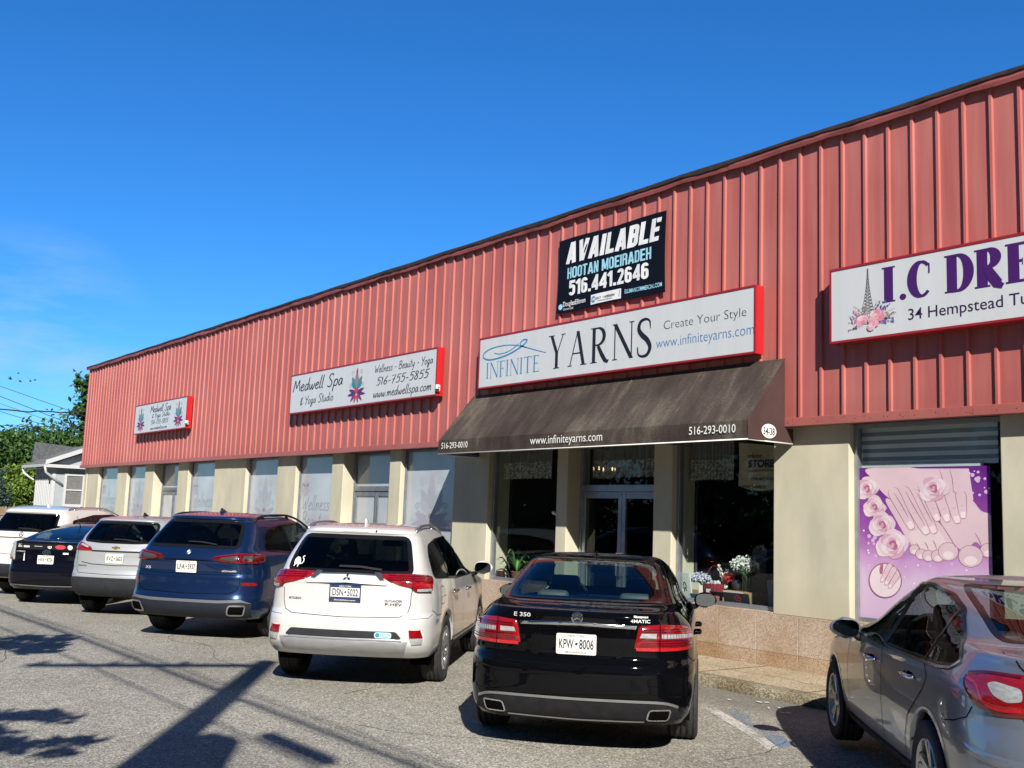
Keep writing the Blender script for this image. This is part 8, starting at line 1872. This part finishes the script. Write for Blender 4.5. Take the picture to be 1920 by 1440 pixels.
tree('distant dark tree at the left edge behind the wires', (-82, 15.4, -.2), [(0, 0, 4.2, 3.0, 2.4, 2.4, 3), (-1, -1.5, 2.4, 3, 2.6, 2, 2)], 6000, .21, DKLEAF, 5, .25)
tree('tall dark green tree behind the blue-green conifer', (-60, 10.6, -.2), [(0, 0, 2.9, 2.0, 1.6, 2.2, 3), (0, .6, 4.4, 1.4, 1.3, 1.0, 1)], 7000, .13, DKLEAF, 6, .2)
# trees beside the photographer whose branches throw the shadows on the lot
for i, (lab, loc, bl, n, sz) in enumerate([('street tree on the near kerb whose leafy tips shade the lower left of the lot', (-3.85, -2.55, 0), [(-.5, -.8, 5.0, 1.2, 1.2, .9, 3), (.75, .95, 4.25, .6, .5, .22, .4), (.2, .5, 4.5, .7, .6, .3, .45), (1.05, 1.5, 4.1, .42, .36, .12, .18), (.3, 1.4, 4.3, .5, .4, .14, .2)], 3000, .10),
                                           ('street tree farther along the kerb that shades the left edge of the lot', (-9.4, -1.85, 0), [(-.2, -.5, 5.0, 1.1, 1.2, .9, 3), (1.0, 1.2, 4.5, .6, .5, .26, .7), (1.45, 1.8, 4.4, .45, .36, .14, .4), (.6, 2.0, 4.5, .5, .4, .16, .35)], 3400, .11)]):
    tree(lab, loc, bl, n, sz, DKLEAF, 30+i, .16, group='street trees behind the photographer', clump=.2)
# row of trees across the street, only ever seen mirrored in glass and paint
V, F = [], []
for k in range(16):
    x = -70+k*8.5; v, f, c = crown_mesh([(x, -34+3*math.sin(k*1.7), 5.0, 5.0, 2.6, 4.6, 3), (x+2, -33, 9.2, 3.6, 2.4, 3.0, 1.6), (x-2, -33, 1.8, 4.6, 2.4, 2.2, 2)], 4200, .40, 50+k, .2); F += [[i+len(V) for i in q] for q in f]; V += v
mb = MB(); mb.add(V, F); tag(mb.build('far_woods', DKLEAF), kind='stuff')
# ------------------------------------------------------------------ white house beyond the shops
K = 1.1
def hp(x, y, z): return Vector((x*K, y*K, CH+(z-CH)*K))
H0 = hp(-44.8, 11.0, 0); H0.z = -.2
HS = empty('white_house', H0, 0, 'small white board-and-batten house with grey shingle roof beyond the shops', 'house')
def hpart(mb, name, mats, par=None):
    o = mb.build(name, mats, par or HS)
    for v in o.data.vertices: v.co = v.co-H0
    return o
WPAINT = mat('white_wall_paint', (.31, .34, .37), .7, var=(2.5, .06)); WTRIM = mat('white_trim_paint', (.48, .49, .50), .5, var=(3, .04))
xg, yg = H0.x, H0.y; zE = 3.5; yE = hp(0, 17.5, 0).y; xb = hp(-47.5, 0, 0).x; yr = (yg+yE)/2; zr = zE+.41*(yr-yg)
mb = MB(); mb.prism([(xg, yg, -.2), (xg, yE, -.2), (xg, yE, zE), (xg, yr, zr), (xg, yg, zE)], (xb-xg, 0, 0)); mb.box(xg-9, xb+.05, yg+1.3, yE+3, -.2, 3.6, 0)
wall = hpart(mb, 'wall', WPAINT)
mb = MB(); x = xg-.08
while x > xb: mb.box(x-.045, x+.045, yg-.05, yg+.01, .2, zE-.05); x -= .30
mb.box(xg-.02, xg+.022, yg-.025, yg+.12, -.2, zE-.02)
for yy in (yg+.62, yg+.66): mb.box(xg, xg+.006, yy, yy+.012, .3, 3.2)
hpart(mb, 'batten', WTRIM)
def shingle():
    m = bpy.data.materials.new('grey_shingle'); m.use_nodes = True; nt = m.node_tree; N = nt.nodes; L = nt.links; b = N['Principled BSDF']; tc = N.new('ShaderNodeTexCoord'); br = N.new('ShaderNodeTexBrick'); br.inputs['Scale'].default_value = 3.2; br.inputs['Color1'].default_value = (.10, .105, .10, 1); br.inputs['Color2'].default_value = (.17, .18, .165, 1); br.inputs['Mortar'].default_value = (.05, .05, .05, 1); br.inputs['Mortar Size'].default_value = .03
    mp = N.new('ShaderNodeMapping'); mp.inputs['Rotation'].default_value = (0, R(90), R(90)); L.new(tc.outputs['Object'], mp.inputs[0]); nz = N.new('ShaderNodeTexNoise'); nz.inputs['Scale'].default_value = 5; L.new(tc.outputs['Object'], nz.inputs['Vector'])
    mx = N.new('ShaderNodeMix'); mx.data_type = 'RGBA'; mx.blend_type = 'MULTIPLY'; mx.inputs[0].default_value = .7; L.new(mp.outputs[0], br.inputs['Vector']); L.new(br.outputs[0], mx.inputs[6]); L.new(nz.outputs[1], mx.inputs[7]); 
    v = N.new('ShaderNodeVectorMath'); v.operation = 'SCALE'; v.inputs['Scale'].default_value = 1.7; L.new(mx.outputs[2], v.inputs[0]); L.new(v.outputs[0], b.inputs['Base Color']); b.inputs['Roughness'].default_value = .9; return m
SHI = shingle()
mb = MB(); ov = .42; sl = .41
# front gable roof: two slopes with overhangs
for s in (0, 1):
    y0, yy = (yg-ov, yr) if s == 0 else (yE+ov, yr); z0 = zE-.41*ov
    mb.prism([(xg+.35, y0, z0+.10), (xg+.35, yy, zr+.10), (xb-.9, yy, zr+.10), (xb-.9, y0, z0+.10)], (0, 0, .07))
# main roof slope rising behind it
E0, R0, R1 = hp(-47.9, 10.85, 3.42), hp(-50.6, 11.55, 4.38), hp(-55.2, 15.6, 4.42); E1 = R1+(E0-R0)
mb.prism([E0, E1, R1, R0], (0, 0, .09)); R2, R3 = R0+(R0-E0)*1.0, R1+(R0-E0)*1.0; R2.z = E0.z; R3.z = E0.z; mb.prism([R0, R1, R3, R2], (0, 0, .09))
hpart(mb, 'roof', SHI)
mb = MB()
for (a, b) in (((xg+.36, yg-ov-.02, zE-.41*ov+.08), (xg+.36, yr, zr+.08)), ((xg+.36, yE+ov, zE-.41*ov+.08), (xg+.36, yr, zr+.08))):
    a, b = Vector(a), Vector(b); mb.prism([a, b, b+Vector((0, 0, .20)), a+Vector((0, 0, .20))], (.04, 0, 0)); mb.prism([a+Vector((0, 0, -.02)), b+Vector((0, 0, -.02)), b+Vector((-.34, 0, -.02)), a+Vector((-.34, 0, -.02))], (0, 0, .02))
mb.prism([E0+Vector((.02, -.05, -.10)), R0+Vector((.0, -.05, -.10)), R0+Vector((.0, -.05, .12)), E0+Vector((.02, -.05, .12))], (.10, -.03, 0))
mb.box(xg+.02, xg+.38, yg-ov, yg+1.35, zE-.20, zE-.06, 0); mb.box(xb-.9, xg+.35, yg-ov-.05, yg-ov+.08, zE-.41*ov+.0, zE-.41*ov+.12, 0); mb.box(xb-.9, xg+.3, yg-ov+.05, yg, zE-.24, zE-.21, 0)
hpart(mb, 'white_trim', WTRIM)
mb = MB(); mb.tube([(xg+.30, yg-ov-.02, zE-.12), (xg+.26, yg-ov+.05, zE-.42), (xg+.10, yg-.05, zE-.62), (xg+.05, yg+.42, zE-.95)], .055, 8); mb.tube([(xb-.85, yg-ov, zE-.12), (xb-.85, yg-ov+.06, zE-.40), (xb-.5, yg-.15, zE-.6), (xb-.1, yg-.06, zE-.72)], .055, 8); hpart(mb, 'downpipe', WTRIM)
w0, w1, z0, z1 = yg+.60, yg+1.28, 1.72, 2.98
mb = MB()
for (a, b, c, d) in ((w0-.10, w0, z0-.1, z1+.1), (w1, w1+.10, z0-.1, z1+.1), (w0, w1, z1, z1+.1), (w0, w1, z0-.14, z0), (w0, w1, (z0+z1)/2-.03, (z0+z1)/2+.03)): mb.box(xg-.02, xg+.05, a, b, c, d)
win = hpart(mb, 'window', WTRIM); mb = MB(); mb.box(xg+.004, xg+.012, w0, w1, z0, z1); hpart(mb, 'pane', mat('dim_screened_pane', (.16, .16, .155), .2, var=(8, .15)), win)
mb = MB(); mb.box(xg-.0, xg+.04, yg+.1, yE, 1.42, 1.50); mb.box(xg-.0, xg+.03, yg+.1, yE, .95, 1.30); hpart(mb, 'wall_trim_board', WTRIM)
# ------------------------------------------------------------------ fences
def picket(label, a, b, h, m, cat='fence', w=.085, gap=.05):
    a, b = Vector(a), Vector(b); o = empty('picket_fence', a, math.atan2(b.y-a.y, b.x-a.x), label, cat); ln = (b-a).length; mb = MB(); x = 0; rn = random.Random(9)
    while x < ln: hh = h+rn.uniform(-.01, .01); mb.prism([(x, 0, 0), (x+w, 0, 0), (x+w, 0, hh-.06), (x+w/2, 0, hh), (x, 0, hh-.06)], (0, .02, 0)); x += w+gap
    mb.build('pickets', m, o); mb = MB(); mb.box(0, ln, .02, .06, .25, .33); mb.box(0, ln, .02, .06, h-.35, h-.27)
    mb.build('rails', m, o); mb = MB(); x = 0
    while x < ln: mb.box(x, x+.09, .06, .15, 0, h+.02); x += 2.4
    mb.build('posts', m, o)
picket('white picket fence running in front of the white house', (-41.8, 12.3, -.1), (-43.4, 9.6, -.1), 1.62, WTRIM)
picket('weathered brown wooden fence at the left edge below the conifer', (-43.5, 9.5, -.1), (-46.5, 6.6, -.1), 1.66, mat('weathered_wood', (.20, .14, .09), .9, var=(9, .3)), w=.12, gap=.015)
# ------------------------------------------------------------------ wires, pole with its shadow, birds
WIRE = mat('wire_black', (.012, .012, .013), .6, clean=True)
def sagline(a, b, sag, n=24): a, b = Vector(a), Vector(b); return [a+(b-a)*(i/n)+Vector((0, 0, -sag*4*(i/n)*(1-i/n))) for i in range(n+1)]
def wire(label, a, b, r, sag, wob=0):
    P = sagline(a, b, sag)
    if wob: P = [p+Vector((0, 0, wob*math.sin(i*1.3)+wob*.6*math.sin(i*2.7))) for i, p in enumerate(P)]
    o = MB().tube([p-P[0] for p in P], r, 6).build('overhead_wire', WIRE); o.location = P[0]; tag(o, label, 'wire', 'overhead wires crossing the sky at the left'); return o
def ext(a, b, k0, k1): a, b = Vector(a), Vector(b); return a+(b-a)*k0, a+(b-a)*k1
for lab, a, b, r, sg, wb in [('highest thin wire sloping down to the tree behind the shops', (-43.52, 8.48, 6.11), (-42.04, 10.6, 5.31), .012, .0, 0), ('thin wire leaving the upper insulator at the left edge', (-43.5, 8.6, 5.69), (-42.14, 10.57, 4.86), .014, .0, 0), ('thin wire leaving the lower insulator at the left edge', (-43.45, 8.62, 5.12), (-42.6, 9.9, 4.72), .012, .0, 0), ('faint wire below the thick cable sloping down to the right', (-43.5, 8.5, 5.45), (-42.2, 10.3, 4.78), .009, 0, 0), ('lowest level wire just above the tree tops', (-43.4, 8.6, 4.60), (-42.3, 10.4, 4.62), .012, 0, 0)]:
    p, q = ext(a, b, -.6, 1.9 if 'lowest' not in lab else 1.5); wire(lab, p, q, r, sg, wb)
wire('thick twisted service cable crossing level to the corner of the shops', (-42.2, 7.0, 5.12), (-38.2, 12.3, 5.27), .028, .17, .022)
def pole(label, base, top, r0, r1, arm=None, can=None, ins=True):
    o = empty('utility_pole', base, 0, label, 'utility pole'); b, t = Vector((0, 0, 0)), Vector(top)-Vector(base); mb = MB(); n = 10
    mb.tube([t*(i/n) for i in range(n+1)], [r0+(r1-r0)*i/n for i in range(n+1)], 14); mb.build('pole', mat('tarred_wood', (.09, .065, .045), .85, var=(4, .4), stretch=(1, 1, .1)), o)
    if arm:
        for (h, dx, dy, ln) in arm:
            c = t*h; d = Vector((dx, dy, 0)).normalized(); p, q = c-d*(.12 if ln > 2 else ln/2), c+d*(ln if ln > 2 else ln/2); u = Vector((-d.y, d.x, 0))*.05; mb = MB(); mb.prism([p-u, q-u, q+u, p+u], (0, 0, .11)); ao = mb.build('crossarm', mat('grey_timber', (.16, .13, .10), .9), o)
            mb = MB()
            for k in ((.35, .65, .95) if ln > 2 else (-.46, -.25, .25, .46)): mb.lathe([(.02, .11), (.02, .15), (.055, .16), (.045, .20), (.06, .21), (.03, .27), (.001, .28)], 10, 'Z', Matrix.Translation(c+d*ln*k))
            mb.build('insulators', mat('brown_glaze', (.10, .04, .02), .2), ao)
    if can:
        for (h, dx, dy) in can:
            c = t*h; mb = MB(); M = Matrix.Translation(c+Vector((dx, dy, 0))); mb.lathe([(.001, 0), (.24, 0), (.25, .04), (.25, .85), (.22, .92), (.08, .95), (.05, 1.08), (.001, 1.1)], 20, 'Z', M); mb.build('transformer', mat('transformer_grey', (.25, .27, .28), .5), o)
            mb = MB(); mb.tube([c, c+Vector((dx, dy, .1))], .04, 6); mb.tube([c+Vector((0, 0, .7)), c+Vector((dx, dy, .7))], .04, 6); mb.build('bracket', ALUD, o)
    return o
pole('tall wooden utility pole behind the photographer, its shadow lying across the lot', (0.0, -2.35, 0), (.28, -1.55, 9.0), .23, .13, [(.97, -.39, -.92, 2.5)], [(.60, .30, .22)])
pole('distant utility pole at the left edge with insulators showing', (-44.2, 7.45, -.1), (-44.2, 7.45, 6.9), .15, .11, [(.80, .60, .8, 1.5), (.70, .60, .8, 1.5)])
for i, (y, z, r) in enumerate([(-1.1, 7.1, .030), (-1.25, 7.55, .012), (-2.0, 8.4, .012), (-1.35, 6.62, .018), (-2.35, 8.6, .012)]):
    P = sagline((-60, y-.4, z+.1), (45, y+.3, z), .35, 40); o = MB().tube([p-P[0] for p in P], r, 6).build('street_cable', WIRE); o.location = P[0]
    tag(o, 'street cable overhead beside the pole, seen only as a thin shadow on the lot', 'cable', 'street cables over the near kerb')
o = empty('cable_splice_case', (1.25, -1.33, 6.50), R(1), 'black splice case hung on the street cable, casting the short bar of shadow', 'splice case'); mb = MB(); mb.lathe([(.001, -.55), (.05, -.54), (.085, -.47), (.085, .47), (.05, .54), (.001, .55)], 14, 'X'); mb.build('case_shell', WIRE, o); mb = MB(); mb.tube([(-.4, 0, .05), (-.4, 0, .16)], .012, 6); mb.tube([(.4, 0, .05), (.4, 0, .16)], .012, 6); mb.build('hanger', ALUD, o)
BIRD = mat('bird_dark', (.02, .02, .025), .8)
for i, (x, y, z, s, a) in enumerate([(-97.4, 19.7, 12.2, .62, .5), (-96.9, 20.2, 12.7, .35, .4), (-96.8, 20.4, 12.0, .5, -.2), (-96.3, 21.1, 12.06, .42, .3), (-96.1, 21.4, 12.17, .4, .9), (-93.9, 24.0, 13.07, .55, .0)]):
    o = empty('bird', (x, y, z), 1.1+a, ['largest bird of the small flock, wings raised, lowest on the left', 'highest bird of the small flock on the left', 'bird gliding below the middle of the small flock', 'bird second from the right of the small flock', 'bird at the right end of the small flock, tilted', 'lone bird gliding near the roof corner'][i], 'bird', 'birds over the trees')
    mb = MB(); w = s; 
    vs = [(-.12*w, 0, 0), (.30*w, 0, .02), (.05*w, .16*w, .20*w), (-.10*w, .10*w, .16*w), (-.12*w, .62*w, .34*w), (-.16*w, .44*w, .30*w), (.05*w, -.16*w, .20*w), (-.10*w, -.10*w, .16*w), (-.12*w, -.62*w, .34*w), (-.16*w, -.44*w, .30*w)]
    mb.add(vs, [[0, 1, 2, 3], [3, 2, 4, 5], [0, 7, 6, 1], [7, 9, 8, 6]], 0); prof = [(.001, -.30), (.045, -.2), (.07, 0), (.055, .16), (.03, .24), (.001, .30)]; mb.lathe([(r*w, h*w) for r, h in prof], 8, 'X'); mb.build('bird_body', BIRD, o)
# scraps of litter along the gutter
rn = random.Random(17)
for i in range(7):
    x = rn.uniform(-7.7, -6.5); y = 8.62+rn.uniform(-.18, .2)+(.0 if i > 4 else -.05); mb = MB(); n = 7; r = rn.uniform(.010, .032)
    mb.add([(r*rn.uniform(.6, 1.4)*math.cos(2*math.pi*k/n)*1.5, r*rn.uniform(.6, 1.2)*math.sin(2*math.pi*k/n), rn.uniform(.004, .012)) for k in range(n)], [list(range(n))]); o = mb.build('paper_scrap', mat('scrap_white', (.62, .61, .58), .9)); o.location = (x, y, .002); tag(o, 'torn white paper scrap lying in the gutter by the kerb', 'scrap', 'paper scraps in the gutter')
